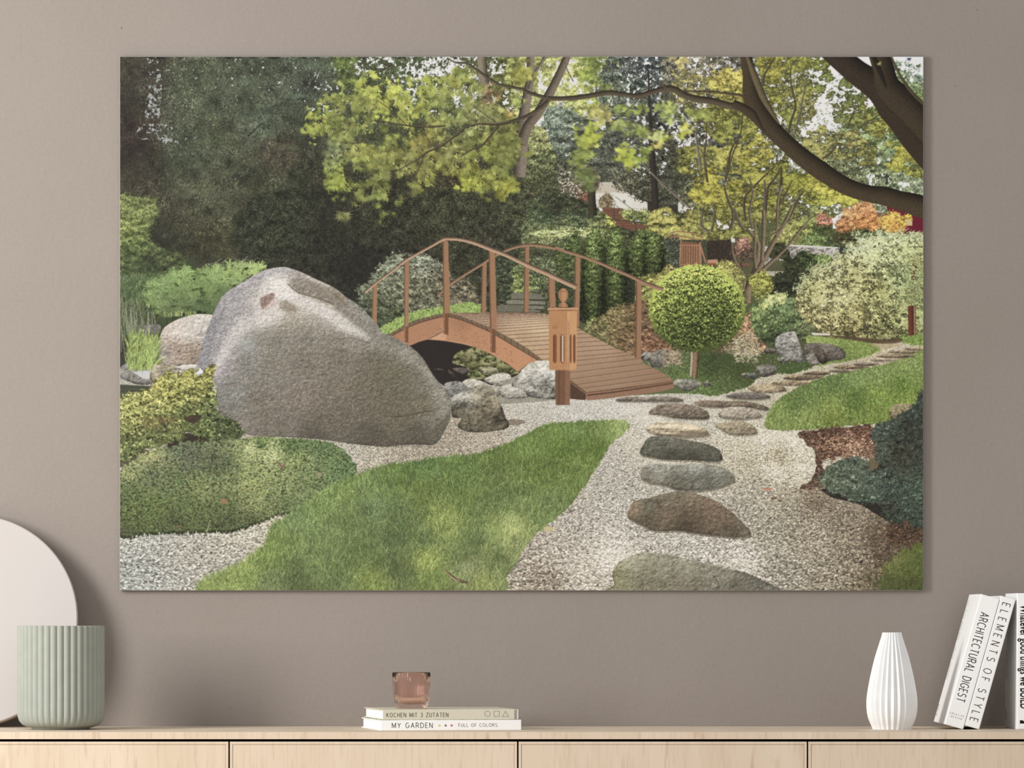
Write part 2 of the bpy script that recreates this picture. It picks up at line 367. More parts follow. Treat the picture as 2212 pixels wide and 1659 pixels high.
def gravel(m, F, seed=0, k=1.0):
    """pebbles, smaller with distance, each lit on top and dark below"""
    r = np.random.default_rng(70 + seed)
    lay(m, F * (.66 + .12 * noise(3, 2, 60 + seed, 2))[..., None])
    ys, xs = np.nonzero(m > .5)
    for y0 in range(int(ys.min()), int(ys.max()) + 1, 20):
        s = np.clip(.8 + (y0 + PY0 - 870) / 400 * 1.95, .75, 2.7) * k
        sel = (ys >= y0) & (ys < y0 + 20); yy, xx = ys[sel], xs[sel]
        if len(yy) == 0: continue
        n = int(len(yy) / (s * s * 1.15))
        i = r.integers(0, len(yy), n); x = xx[i] + r.random(n); y = yy[i] + r.random(n)
        base = tint(F, x, y, .1 + .03 * s, 1.6, r)
        base[r.random(n) < .2] *= 1.12; base[r.random(n) < .15] *= .8
        for part in np.array_split(np.arange(n), 5):
            px, py, pb = x[part], y[part], base[part]; q = len(part)
            sz = s * r.uniform(.6, 1.45, q); ar = r.uniform(.42, .75, q); sk = r.uniform(-.6, .6, q); pw = r.uniform(1.4, 2.6, q)
            R = int(math.ceil(s * 1.5)) + 1
            for dy in range(-R, R + 1):
                for dx in range(-R, R + 1):
                    u = dx / sz; v = (dy - sk * dx) / (sz * ar); d = np.abs(u) ** pw + np.abs(v) ** pw
                    ok = d <= 1.25
                    X = (px + dx).astype(int); Y = (py + dy).astype(int)
                    ok &= (X >= 0) & (X < PW) & (Y >= 0) & (Y < PH)
                    if not ok.any(): continue
                    X, Y = X[ok], Y[ok]
                    f = (1.02 - .22 * v[ok] - .42 * (d[ok] > .95) * (v[ok] > -.2) + .03 * r.standard_normal(ok.sum()))[:, None]
                    mm_ = m[Y, X][:, None]
                    C[Y, X] = pb[ok] * np.clip(f, .5, 1.3) * mm_ + C[Y, X] * (1 - mm_)
    settle(m, F)

def rough(m, s, amp, seed=0, amt=2.0):
    """roughen the edge of a mask"""
    B = blur(m, s); B = B + noise(s * amt, s * amt, seed, 2) * amp * np.clip(4.5 * B * (1 - B), 0, 1)
    return np.clip((B - .5) * 3 + .5, 0, 1)

def holes(thr, s=8, seed=0):
    n = noise(s, s, seed, 3)
    return np.clip((n - thr) * 6, 0, 1)

def limb(pts, w, col, shade=.45, bark=.12, seed=0, light=-1):
    """a round branch along pts with widths w, lit from one side"""
    P = smooth(pts, False, 10); t = np.linspace(0, 1, len(P)); W = np.interp(t, np.linspace(0, 1, len(w)), w)
    T = np.gradient(P, axis=0); N = np.stack([-T[:, 1], T[:, 0]], 1); N /= np.maximum(np.linalg.norm(N, axis=1, keepdims=True), 1e-6)
    col = np.array(col, float)
    bands = 7 if max(w) > 6 else 3
    for b in range(bands):
        u0, u1 = -1 + 2 * b / bands, -1 + 2 * (b + 1) / bands
        f = 1 + shade * light * ((u0 + u1) / 2) * -1 - .25 * ((u0 + u1) / 2) ** 2
        A = P + N * (W * u0 / 2)[:, None]; B = P + N * (W * (u1 + .15) / 2)[:, None]
        fill(np.vstack([A, B[::-1]]), col * f, grain=bark)

def leaf(cx, cy, s, ang, col, lobes=7, a=.95, thin=.42):
    """a maple leaf with pointed lobes fanning from its stalk"""
    pts = []
    for i in range(lobes):
        th = (i / (lobes - 1) - .5) * 3.7
        l = s * (1 - .1 * abs(th)) * rng.uniform(.85, 1.1)
        pts.append((cx + math.cos(ang + th) * l, cy + math.sin(ang + th) * l))
        if i < lobes - 1:
            th2 = th + 3.7 / (lobes - 1) / 2
            pts.append((cx + math.cos(ang + th2) * s * thin, cy + math.sin(ang + th2) * s * thin))
    pts.append((cx - math.cos(ang) * s * .15, cy - math.sin(ang) * s * .15))
    fill(pts, np.clip(col, 0, 255), a)
    # midribs
    for i in range(0, lobes, 2):
        th = (i / (lobes - 1) - .5) * 3.7
        e = (cx + math.cos(ang + th) * s * .75, cy + math.sin(ang + th) * s * .75)
        fill([(cx, cy), e, (cx + .8, cy + .8)], np.clip(np.array(col) * .86, 0, 255), .6)

def veil(pts, col, soft, a=.8, keep=True, seed=0):
    """a soft-edged patch of another tone, keeping the grain beneath"""
    global WIN
    m = mask(pts); WIN = FULL; window(m, int(soft * 4) + 8)
    b = blur(m, soft); w = (slice(WIN[0], WIN[1]), slice(WIN[2], WIN[3]))
    g = blur(C[w].copy(), 6) if keep else None
    t = np.float32(col) * (C[w] / np.maximum(g, 8)) if keep else np.float32(col)
    k = (b[w] * a)[..., None]; C[w] = C[w] * (1 - k) + t * k; WIN = FULL

def stone(pts, F, seed=0, grain=.07, streak=0, light=.25, edge=.35, sm=True, mott=.1, fine=.1, emb=.28):
    """a rock: colour map, top light, grain, darker foot"""
    global WIN
    m = mask(pts, sm); WIN = FULL; window(m)
    F = np.broadcast_to(np.asarray(F, np.float32), C.shape)
    ys, xs = np.nonzero(m > .5)
    y0, y1, x0, x1 = ys.min(), ys.max() + 1, xs.min(), xs.max() + 1
    yy = (np.arange(PH) - y0) / max(y1 - y0, 1)
    n = noise(26, 18, seed, 3) * mott + noise(5, 4, seed + 1, 2) * fine
    if streak: n = n + noise(60, 4, seed + 2, 2) * streak
    g = 1 + light * (.45 - yy)[:, None] + n
    b = blur(m, 5); g = g * (1 - edge * np.clip(1 - (b - .5) * 2.2, 0, 1) * (yy[:, None] > .45))
    g = g + grain * np.random.default_rng(seed + 5).standard_normal((PH, PW))
    e1 = noise(7, 5, seed + 7, 3); g = g + emb * 1.3 * (e1 - np.roll(np.roll(e1, 1, 0), 1, 1)) + emb * .5 * (noise(3, 2.4, seed + 8, 2))
    v = np.abs(noise(15, 10, seed + 3, 3)); g = g - .3 * np.clip(.09 - v, 0, 1) / .09 * mott * 3
    lay(m, np.clip(F * g[..., None], 0, 255)); WIN = FULL
    return m

# ---- 1. sky and far background --------------------------------------------------------------
C[:] = (238, 239, 243)
lay(np.clip(noise(90, 60, 1, 2), 0, 1), (216, 222, 232), .5)

# ---- 2. dark conifers on the left -----------------------------------------------------------
Fcon = field([(300, 160, (66, 66, 56)), (290, 300, (58, 52, 46)), (300, 400, (60, 60, 50)), (420, 190, (80, 94, 74)), (520, 200, (72, 84, 68)), (560, 260, (78, 94, 78)),
    (650, 180, (80, 94, 80)), (470, 300, (74, 86, 66)), (600, 330, (76, 76, 62)), (400, 330, (70, 84, 66)), (560, 400, (68, 76, 58)), (450, 420, (78, 86, 68)), (640, 400, (60, 70, 54)),
    (660, 260, (58, 68, 56)), (380, 470, (66, 70, 54)), (460, 540, (66, 70, 50)), (560, 520, (56, 62, 46)), (650, 560, (52, 54, 42)), (720, 520, (58, 58, 46)), (700, 420, (54, 56, 44)),
    (800, 500, (60, 62, 46)), (900, 470, (66, 70, 52)), (980, 520, (66, 66, 50)), (1080, 450, (68, 72, 54)), (1130, 400, (76, 84, 60)), (1150, 500, (62, 68, 50)), (850, 560, (56, 58, 44)),
    (1000, 430, (62, 60, 46)), (800, 200, (74, 88, 60)), (900, 160, (76, 92, 66)), (1000, 200, (74, 84, 58)), (1080, 160, (92, 104, 60)), (340, 560, (54, 58, 46)), (270, 560, (50, 56, 44))])
Fcon = Fcon * np.float32([1.02, .955, .93])
m = mask([(250, 110), (1110, 110), (1160, 200), (1130, 300), (1170, 330), (1215, 420), (1215, 470), (1180, 520), (1150, 700), (800, 760), (250, 760)], False)
hole = np.zeros_like(m)
for (px, py, rx, ry, th) in [(334, 190, 14, 50, .0), (325, 130, 16, 10, .1), (365, 145, 16, 14, .25), (328, 235, 16, 36, .0), (312, 282, 22, 18, .0), (350, 288, 26, 22, .12), (385, 295, 20, 14, .35), (860, 140, 150, 24, .08), (960, 190, 120, 60, .12), (1010, 140, 80, 34, -.15), (1020, 210, 50, 30, .0),
    (1110, 215, 24, 34, -.3), (1000, 205, 30, 20, -.1), (880, 205, 40, 22, .15), (700, 200, 60, 50, .42), (560, 160, 200, 40, .62)]:
    yy, xx = np.mgrid[0:PH, 0:PW]
    e = ((xx + PX0 - px) / rx) ** 2 + ((yy + PY0 - py) / ry) ** 2
    hole = np.maximum(hole, np.clip(1.6 - e, 0, 1) * np.clip((noise(6, 6, int(px), 2) - th) * 5, 0, 1))
dens = m * (1 - hole)
keep = C.copy(); keep[:] = np.where((np.arange(PW) < 190)[None, :, None], (160, 168, 170), C)
lay(m, keep)
foliage(np.where(dens > .5, 1, 0).astype(np.float32) * m, Fcon, .30, (2, 5), (1, 2), (-1.2, 1.3), .16, 24, .38, .72, 11, asp=1.7)
foliage(np.where((dens > .5) & (noise(40, 30, 5, 2) > .1), 1, 0).astype(np.float32) * m, Fcon * 1.2 + 3, .10, (2, 6), (1, 2), (-1.6, 1.0), .2, 26, .3, .7, 12, base=False, asp=1.7)
# the shrub wall under the maple: rounder, darker, with olive sparks
mw = rough(mask([(560, 420), (760, 400), (1000, 400), (1180, 400), (1210, 480), (1150, 640), (980, 660), (700, 640), (560, 600), (500, 520)]), 14, .3, 3)
foliage(mw, field([(600, 480, (54, 58, 44)), (700, 560, (50, 50, 40)), (800, 470, (58, 58, 44)), (880, 560, (54, 54, 42)), (960, 450, (64, 66, 48)), (1060, 520, (62, 62, 48)), (1150, 450, (76, 80, 56)), (1120, 560, (60, 66, 48)), (780, 600, (44, 44, 38))]),
    .3, (1, 3), (1, 2.4), (0, 3), .26, 14, .45, .6, 13, order=.9, asp=1.5)
# dark hollows
for px, py, rx, ry, a in [(535, 375, 34, 20, .55), (275, 205, 26, 60, .4), (285, 330, 40, 26, .55), (665, 185, 20, 30, .6), (720, 470, 40, 80, .45), (780, 585, 60, 60, .55), (900, 600, 60, 30, .35), (600, 590, 90, 24, .3), (350, 520, 36, 60, .5), (440, 570, 60, 16, .35), (345, 360, 18, 18, .5)]:
    yy, xx = np.mgrid[0:PH, 0:PW]
    g = np.exp(-((xx + PX0 - px) / rx) ** 2 - ((yy + PY0 - py) / ry) ** 2) * (1 + .6 * noise(14, 12, int(py), 2))
    lay(np.clip(g, 0, 1), (38, 38, 34), a)
# feathery lighter boughs
for (px, py, r_, n) in [(540, 185, 40, 260), (530, 205, 50, 200), (650, 215, 36, 160), (575, 300, 40, 130), (620, 325, 24, 160), (450, 160, 60, 200), (690, 150, 36, 200), (510, 380, 34, 130), (420, 430, 70, 300), (350, 300, 40, 120), (470, 260, 60, 160)]:
    th = rng.uniform(-2.9, -.2, n); rr = r_ * rng.uniform(.3, 1, n)
    x = px - PX0 + np.cos(th) * rr; y = py - PY0 + np.sin(th) * rr * .5
    c = tint(Fcon * 1.26 + (0, 5, 2), np.clip(x, 0, PW - 1), np.clip(y, 0, PH - 1), .12, 3)
    dabs(x, y, th + rng.uniform(-.5, .5, n), rng.uniform(3, 8, n), 1, c, a=.7)
# bare twigs and trunk left
for pts, w in [(Z1([(35, 765), (180, 760), (340, 745)]), 3), (Z1([(35, 830), (200, 838), (390, 815)]), 2.4), (Z1([(35, 550), (150, 590), (300, 610), (400, 640)]), 2.4), (Z1([(40, 1045), (200, 1020), (380, 975)]), 1.6),
               (Z1([(305, 780), (305, 940)]), 2), (Z1([(150, 180), (260, 290), (400, 440)]), 4), (Z1([(420, 850), (430, 1000), (425, 1070)]), 4), (Z1([(40, 510), (380, 500)]), 2)]:
    limb(pts, [w, w * .8], (64, 56, 52), .2)
limb(Z1([(1130, 690), (1200, 675), (1320, 655)]), [1.2, 1], (150, 145, 130))
limb(Z1([(1230, 770), (1310, 690), (1370, 640)]), [3, 1], (50, 44, 42))
x, y = pick(np.clip(mask([(300, 130), (420, 180), (420, 340), (330, 330), (300, 260)], False), 0, 1), 150)
dabs(x, y, 0, 1.5, 1, np.tile(np.array([[176, 184, 186]], np.float32), (150, 1)))
x, y = pick(mask([(400, 240), (600, 150), (760, 130), (720, 400), (500, 420)], False), 60)
dabs(x, y, 0, 1.5, 1, np.tile(np.array([[190, 190, 176]], np.float32), (60, 1)))

# ---- 3. background behind the middle and right -----------------------------------------------
def tree(poly, sw, dens, L, wid, jit, lump, thr, hs, seed, ang=(0, 3.2), depth=.35, dark=.7, sm=True, rgh=8, order=.8):
    global WIN
    m0 = mask(poly, sm); WIN = FULL; window(m0)
    mm = rough(m0, rgh, .35, seed)
    h = holes(thr, hs, seed + 400)
    mm = np.where(mm * (1 - h) > .5, 1, 0).astype(np.float32)
    F = field([(x, y, c) for x, y, c in sw])
    foliage(mm, F, dens, L, wid, ang, jit, lump, depth, dark, seed, order=order)
    WIN = FULL
# yellow-green tree behind the trunk
tree([(1110, 115), (1330, 115), (1325, 200), (1310, 260), (1260, 290), (1215, 270), (1190, 240), (1150, 270), (1110, 240)],
     [(1140, 150, (150, 156, 84)), (1230, 150, (196, 200, 120)), (1300, 150, (128, 144, 66)), (1280, 210, (160, 172, 84)), (1240, 250, (206, 214, 122)), (1200, 220, (184, 190, 112))], .22, (2, 4), (1.5, 3), .16, 16, .18, 10, 31, depth=.25, dark=.72)
# blue spruce
tree([(1175, 240), (1235, 235), (1290, 270), (1350, 300), (1350, 420), (1290, 440), (1240, 430), (1200, 440), (1170, 340)],
     [(1190, 260, (128, 144, 126)), (1210, 300, (104, 116, 100)), (1250, 330, (70, 76, 66)), (1230, 360, (76, 84, 70)), (1290, 300, (84, 92, 80)), (1330, 360, (92, 96, 84)), (1250, 410, (96, 96, 80))], .3, (2, 5), (1, 2), .2, 18, .5, 7, 32, (0.3, .9))
# hedge-like conifer right of trunk
tree([(1150, 270), (1180, 290), (1200, 340), (1205, 430), (1190, 480), (1160, 500), (1130, 480), (1135, 350)],
     [(1165, 300, (150, 156, 96)), (1170, 340, (104, 112, 74)), (1180, 400, (78, 82, 56)), (1160, 460, (70, 70, 52))], .35, (2, 4), (1, 2), .24, 14, .9, 7, 33)
# tall dark conifers
tree([(1320, 115), (1460, 115), (1470, 180), (1440, 240), (1450, 300), (1480, 380), (1480, 440), (1400, 430), (1370, 420), (1330, 400), (1300, 340), (1310, 250), (1290, 200)],
     [(1340, 140, (86, 92, 88)), (1400, 130, (66, 72, 76)), (1440, 150, (72, 78, 76)), (1330, 190, (100, 112, 94)), (1380, 190, (82, 92, 82)), (1420, 280, (66, 66, 60)), (1350, 300, (88, 92, 80)), (1440, 380, (74, 76, 62)), (1400, 400, (70, 72, 58)), (1340, 400, (96, 98, 80))],
     .32, (2, 6), (1, 2), .24, 16, .16, 7, 34, (.9, .9), dark=.6)
tree([(1440, 115), (1620, 115), (1620, 300), (1600, 420), (1500, 430), (1450, 380), (1440, 260)],
     [(1500, 140, (128, 124, 104)), (1580, 140, (96, 94, 80)), (1490, 260, (80, 78, 64)), (1570, 290, (92, 92, 84)), (1560, 350, (96, 98, 82)), (1480, 380, (80, 82, 62))], .28, (2, 5), (1, 2), .22, 14, .05, 7, 35)
tree([(1600, 115), (1660, 115), (1650, 220), (1600, 300), (1590, 200)], [(1630, 150, (112, 112, 96)), (1620, 220, (96, 98, 84))], .3, (3, 7), (1, 1.6), .2, 12, .2, 7, 36, (1.4, .4))
# right: pale green and blue-green background trees
tree([(1830, 260), (1995, 190), (1999, 460), (1850, 440), (1760, 400), (1700, 420), (1620, 420), (1640, 380), (1760, 340)],
     [(1900, 300, (128, 146, 92)), (1960, 300, (120, 150, 110)), (1860, 340, (116, 128, 96)), (1960, 400, (130, 144, 110)), (1900, 400, (118, 132, 96)), (1700, 400, (130, 134, 86)), (1800, 400, (120, 126, 80)), (1950, 240, (116, 138, 84))], .3, (2, 4), (1, 2.4), .2, 16, .32, 9, 37)
tree([(1940, 130), (1999, 170), (1999, 300), (1960, 260), (1930, 190)], [(1960, 180, (120, 140, 96)), (1985, 230, (120, 130, 60)), (1980, 150, (140, 160, 150))], .3, (2, 5), (1, 2), .2, 12, .1, 9, 38)

# what lies behind the middle ground
lay(np.clip(mask([(1120, 540), (1440, 490), (1700, 500), (2000, 480), (2000, 900), (1120, 900)], False), 0, 1), field([(1200, 600, (76, 84, 60)), (1300, 700, (92, 92, 60)), (1420, 600, (110, 112, 66)), (1400, 760, (96, 80, 60)), (1560, 540, (84, 84, 62)), (1640, 560, (92, 92, 66)), (1700, 520, (110, 114, 74)), (1720, 620, (60, 66, 46)), (1620, 640, (90, 96, 60)), (1600, 740, (96, 84, 60)), (1800, 540, (92, 98, 66)), (1800, 730, (100, 90, 60)), (1450, 840, (96, 110, 66)), (1980, 700, (96, 98, 62)), (1700, 760, (84, 92, 60))]))
# white house
fill(Z3([(800, 1195), (960, 1200), (1290, 1310), (1290, 1470), (1000, 1470), (800, 1430)]), (226, 222, 214))
fill(Z3([(810, 1200), (1200, 1216), (1290, 1300), (800, 1300)]), (196, 184, 166))
fill(Z3([(960, 1290), (1280, 1340), (1290, 1470), (975, 1430)]), (226, 224, 214))
for k in range(6): limb(Z3([(1150, 1350 + k * 24), (1290, 1372 + k * 20)]), [.8, .8], (196, 196, 190))
fill(Z3([(1062, 1362), (1085, 1362), (1085, 1390), (1062, 1390)]), (110, 124, 128))
fill(Z3([(1290, 1300), (1590, 1300), (1590, 1495), (1290, 1480)]), (58, 52, 48))
fill(Z3([(1575, 1290), (1668, 1290), (1668, 1500), (1575, 1500)]), (222, 222, 216))
for k in range(7): limb(Z3([(1580, 1330 + k * 26), (1665, 1330 + k * 26)]), [.8, .8], (190, 190, 186))
tree(Z3([(1290, 1130), (1480, 1100), (1660, 1150), (1680, 1330), (1600, 1370), (1480, 1400), (1400, 1440), (1320, 1400), (1180, 1330), (1080, 1300), (960, 1200), (1000, 1120)]),
     [(1370, 400, (84, 86, 68)), (1400, 430, (66, 66, 52)), (1450, 420, (80, 82, 66)), (1350, 400, (100, 98, 80)), (1480, 400, (70, 72, 58))], .35, (3, 7), (1, 1.6), .24, 14, .5, 8, 39, (1.1, .5), dark=.62)
tree(Z3([(450, 1000), (700, 1020), (860, 1100), (830, 1240), (700, 1290), (560, 1270), (440, 1250)]), [(1230, 380, (88, 90, 74)), (1280, 390, (110, 104, 84)), (1250, 410, (118, 104, 84))], .35, (3, 6), (1, 1.6), .22, 14, .3, 8, 40, (1.2, .5), dark=.62)
tree(Z3([(880, 1280), (960, 1290), (990, 1360), (960, 1440), (880, 1440), (840, 1380)]), [(1315, 430, (128, 116, 88))], .4, (2, 3), (1, 2), .2, 8, .7, 6, 41)
# gaps of light along the house side
for a, b in [((470, 1265), (740, 1335)), ((440, 1250), (600, 1285))]: limb(Z3([a, b]), [1.2, 1], (120, 100, 86))
x, y = pick(mask(Z3([(440, 1100), (720, 1080), (760, 1360), (600, 1370), (460, 1290)]), False), 150)
dabs(x, y, 0, rng.uniform(1, 4, 150), 2, np.tile(np.array([[224, 210, 190]], np.float32), (150, 1)))
x, y = pick(mask(Z3([(640, 1290), (740, 1300), (740, 1400), (640, 1380)]), False), 60)
dabs(x, y, 0, 3, 2, tint(np.broadcast_to(np.float32([160, 84, 62]), C.shape), x, y, .2))

# hillside of ivy, hedge, brick steps, railing
Fivy = field([(1180, 470, (88, 110, 78)), (1250, 480, (92, 112, 80)), (1200, 450, (66, 70, 52)), (1260, 440, (72, 78, 58)), (1320, 500, (110, 122, 70)), (1380, 490, (70, 74, 54)), (1230, 500, (186, 200, 130)), (1180, 502, (170, 186, 116)), (1280, 502, (188, 202, 124)), (1230, 520, (84, 92, 66)),
              (1300, 530, (96, 102, 72)), (1380, 520, (80, 84, 60)), (1200, 560, (86, 92, 68)), (1240, 600, (84, 90, 66)), (1420, 540, (78, 80, 58)), (1160, 560, (80, 88, 62)), (1150, 620, (84, 96, 66))])
Fivy = Fivy * np.float32([.84, .82, .82])
mi = rough(mask(Z3([(250, 1330), (420, 1290), (620, 1350), (740, 1400), (820, 1420), (900, 1500), (1100, 1560), (1400, 1540), (1700, 1500), (1700, 1900), (1500, 2300), (200, 2400), (60, 2200), (150, 1500)])), 5, .3, 42)
foliage(mi, Fivy, .33, (1, 3), (1, 2.6), (0, 3), .24, 10, .3, .62, 42)
tree([(1160, 497), (1290, 498), (1292, 508), (1160, 508)], [(1180, 502, (176, 190, 120)), (1280, 502, (190, 204, 128))], .5, (1, 3), (1, 2), .2, 6, .6, 5, 46, rgh=2)
fill(Z3([(880, 1430), (1060, 1440), (1140, 1560), (1320, 1600), (1330, 1640), (1180, 1659), (1000, 1600), (930, 1520), (870, 1470)]), (126, 84, 66), grain=.08)
for k in range(8): limb(Z3([(890 + k * 26, 1460 + k * 24), (1080 + k * 26, 1468 + k * 22)]), [.9, .9], (92, 60, 50))
tree(Z3([(1040, 1460), (1200, 1465), (1330, 1480), (1330, 1570), (1180, 1560), (1080, 1530)]), [(1350, 460, (168, 180, 96)), (1370, 475, (92, 100, 60)), (1400, 465, (140, 150, 80))], .4, (2, 3), (1, 2.4), .25, 9, .9, 6, 43)
tree(Z3([(1390, 1480), (1560, 1480), (1560, 1530), (1400, 1530)]), [(1430, 462, (176, 186, 96)), (1450, 466, (120, 130, 66))], .4, (2, 3), (1, 2), .2, 8, .9, 6, 44)
tree(Z3([(870, 1520), (980, 1560), (980, 1640), (900, 1600)]), [(1315, 480, (190, 194, 90))], .5, (2, 3), (1, 2), .2, 7, .6, 5, 45)
for pts, w in [(Z3([(260, 1470), (500, 1490), (840, 1530), (1320, 1582)]), 1.6), (Z3([(215, 1565), (500, 1595), (840, 1622), (1200, 1659)]), 1.3), (Z3([(470, 1490), (465, 1640)]), 1.6), (Z3([(845, 1530), (840, 1659)]), 1.6), (Z3([(1180, 1565), (1180, 1659)]), 1.6),
               (Z3([(980, 1400), (978, 1540)]), 1.3), (Z3([(1148, 1440), (1148, 1540)]), 1.3), (Z3([(980, 1400), (1150, 1540)]), 1.1), (Z3([(990, 1330), (1150, 1450), (1300, 1545)]), 1.1)]:
    limb(pts, [w, w], (58, 74, 60), .1)
# trunks of the conifers
limb(Z3([(1300, 150), (1305, 400), (1320, 700), (1330, 900), (1350, 1150), (1365, 1400), (1368, 1540)]), [3, 5, 9, 12, 14, 15], (58, 50, 46), .2)
limb(Z3([(770, 1270), (775, 1400), (780, 1510)]), [15, 16, 17], (62, 60, 46), .3, .2)
# big maple trunk in the middle, with its fork
limb(Z3([(90, 1150), (110, 900), (120, 700), (150, 480), (190, 250), (200, 0)]), [25, 26, 24, 20, 17, 15], (122, 110, 98), .35, .1)
limb(Z3([(110, 850), (170, 680), (260, 560), (340, 430), (400, 320), (470, 180), (545, 10)]), [22, 20, 19, 18, 17, 16, 15], (112, 100, 86), .35, .1)
limb(Z3([(190, 330), (230, 200), (330, 40), (360, 0)]), [8, 7, 6], (120, 110, 96), .3)
limb(Z2([(1690, 10), (1700, 200), (1740, 450)]), [18, 20, 22], (128, 118, 100), .3, .12)

def airy(poly, sw, seed, open_=-.12, dens=.5):
    global WIN
    m0 = mask(poly); WIN = FULL; window(m0); mm = rough(m0, 16, .6, seed)
    F = field([(x, y, c) for x, y, c in sw]); r = np.random.default_rng(700 + seed)
    n1 = .55 * noise(30, 12, seed + 500, 2) + .65 * noise(7, 4.5, seed + 501, 2)
    for thr, k, dn in ((open_, .56, 1.), (open_ + .12, .78, 1.), (open_ + .3, 1., .8), (open_ + .52, 1.2, .6), (open_ + .78, 1.36, .5)):
        q = ((mm > .5) & (n1 > thr)).astype(np.float32); n = int(q.sum() * dens * dn)
        if n < 2: continue
        x, y = pick(q, n, r)
        dabs(x, y, r.normal(0, .7, n) + np.pi * (r.random(n) < .5), r.uniform(1.5, 4.5, n), r.uniform(1, 2, n), tint(F * k, x, y, .12, 4, r))
    WIN = FULL

# ---- 4. right-hand maples -----------------------------------------------------------------
tree([(1585, 240), (1700, 270), (1780, 330), (1860, 370), (1860, 450), (1700, 470), (1500, 470), (1480, 400), (1560, 330)], [(1600, 300, (92, 96, 76)), (1660, 350, (104, 108, 80)), (1560, 430, (100, 104, 76)), (1750, 400, (112, 120, 84)), (1680, 430, (118, 122, 92))], .3, (2, 4), (1, 2), .22, 12, .12, 9, 58)
tree([(1640, 115), (1720, 115), (1760, 200), (1740, 280), (1690, 300), (1650, 220)], [(1690, 150, (118, 120, 84)), (1720, 220, (122, 126, 88))], .3, (2, 4), (1, 2), .22, 12, -.05, 9, 59)
clumps = [([(1450, 160), (1500, 150), (1560, 165), (1600, 180), (1600, 250), (1540, 270), (1480, 250), (1450, 220)], [(1480, 180, (186, 180, 110)), (1540, 200, (176, 170, 88)), (1580, 170, (208, 192, 84)), (1590, 240, (150, 146, 74))], .0),
          ([(1545, 160), (1600, 150), (1610, 240), (1560, 220)], [(1575, 160, (216, 200, 92)), (1590, 220, (168, 160, 76))], .3),
          ([(1650, 115), (1790, 115), (1800, 170), (1770, 210), (1740, 270), (1690, 270), (1660, 230), (1650, 180)], [(1680, 140, (152, 148, 62)), (1740, 150, (138, 142, 62)), (1780, 170, (118, 130, 60)), (1700, 220, (158, 158, 72)), (1690, 250, (132, 140, 60)), (1750, 230, (160, 154, 84))], .12),
          ([(1800, 170), (1870, 150), (1930, 200), (1960, 240), (1930, 290), (1880, 280), (1830, 270), (1800, 230)], [(1850, 190, (112, 126, 62)), (1900, 220, (146, 140, 60)), (1840, 250, (132, 140, 74)), (1930, 260, (150, 150, 66))], .1),
          ([(1730, 300), (1780, 275), (1850, 280), (1900, 310), (1900, 360), (1830, 350), (1760, 340)], [(1770, 300, (160, 158, 86)), (1840, 300, (154, 150, 86)), (1880, 330, (140, 140, 70))], .3),
          ([(1920, 320), (1960, 300), (1999, 330), (1999, 380), (1940, 370), (1900, 340)], [(1950, 330, (164, 162, 66)), (1985, 360, (146, 150, 64))], .5),
          ([(1600, 310), (1650, 300), (1690, 330), (1710, 370), (1680, 400), (1620, 400), (1590, 370)], [(1640, 320, (186, 180, 78)), (1620, 370, (158, 156, 66)), (1680, 370, (140, 142, 58))], .55),
          ([(1460, 320), (1520, 310), (1590, 320), (1610, 360), (1560, 370), (1490, 360), (1462, 350)], [(1500, 330, (150, 150, 70)), (1570, 330, (164, 160, 74))], .45),
          ([(1510, 390), (1560, 370), (1640, 400), (1700, 430), (1700, 470), (1620, 480), (1540, 460), (1500, 440)], [(1530, 410, (176, 170, 66)), (1600, 420, (150, 146, 62)), (1680, 450, (136, 138, 56))], .5),
          ([(1690, 380), (1760, 370), (1820, 390), (1860, 430), (1830, 450), (1780, 450), (1720, 440)], [(1720, 400, (138, 140, 54)), (1790, 400, (196, 190, 76)), (1840, 430, (184, 184, 72)), (1760, 440, (150, 156, 62))], .7),
          ([(1400, 470), (1450, 460), (1520, 470), (1530, 500), (1480, 520), (1420, 520), (1400, 500)], [(1430, 480, (178, 174, 88)), (1500, 490, (160, 158, 80))], .7),
          ([(1500, 440), (1700, 440), (1740, 500), (1700, 530), (1600, 520), (1520, 500)], [(1540, 470, (150, 150, 74)), (1640, 490, (140, 140, 70)), (1720, 470, (150, 152, 80))], .25),
          ([(1700, 450), (1770, 450), (1800, 480), (1760, 500), (1700, 500)], [(1740, 480, (150, 156, 88))], .3),
          ([(1520, 240), (1600, 230), (1640, 260), (1620, 290), (1560, 300)], [(1560, 270, (140, 144, 66)), (1620, 260, (150, 150, 70))], .35)]
for i, (poly, sw, thr) in enumerate(clumps):
    airy(poly, [(a, b, tuple(v * .9 for v in c)) for a, b, c in sw], 60 + i, -.18 - .35 * thr)
# leaves silhouetted against the sky
ms = mask([(1700, 140), (1800, 150), (1850, 200), (1830, 280), (1740, 290), (1690, 220)])
x, y = pick(ms, 560); dabs(x, y, rng.uniform(-1, 1, 560), rng.uniform(2, 6, 560), rng.uniform(1, 3, 560), tint(np.broadcast_to(np.float32([112, 118, 84]), C.shape), x, y, .22))
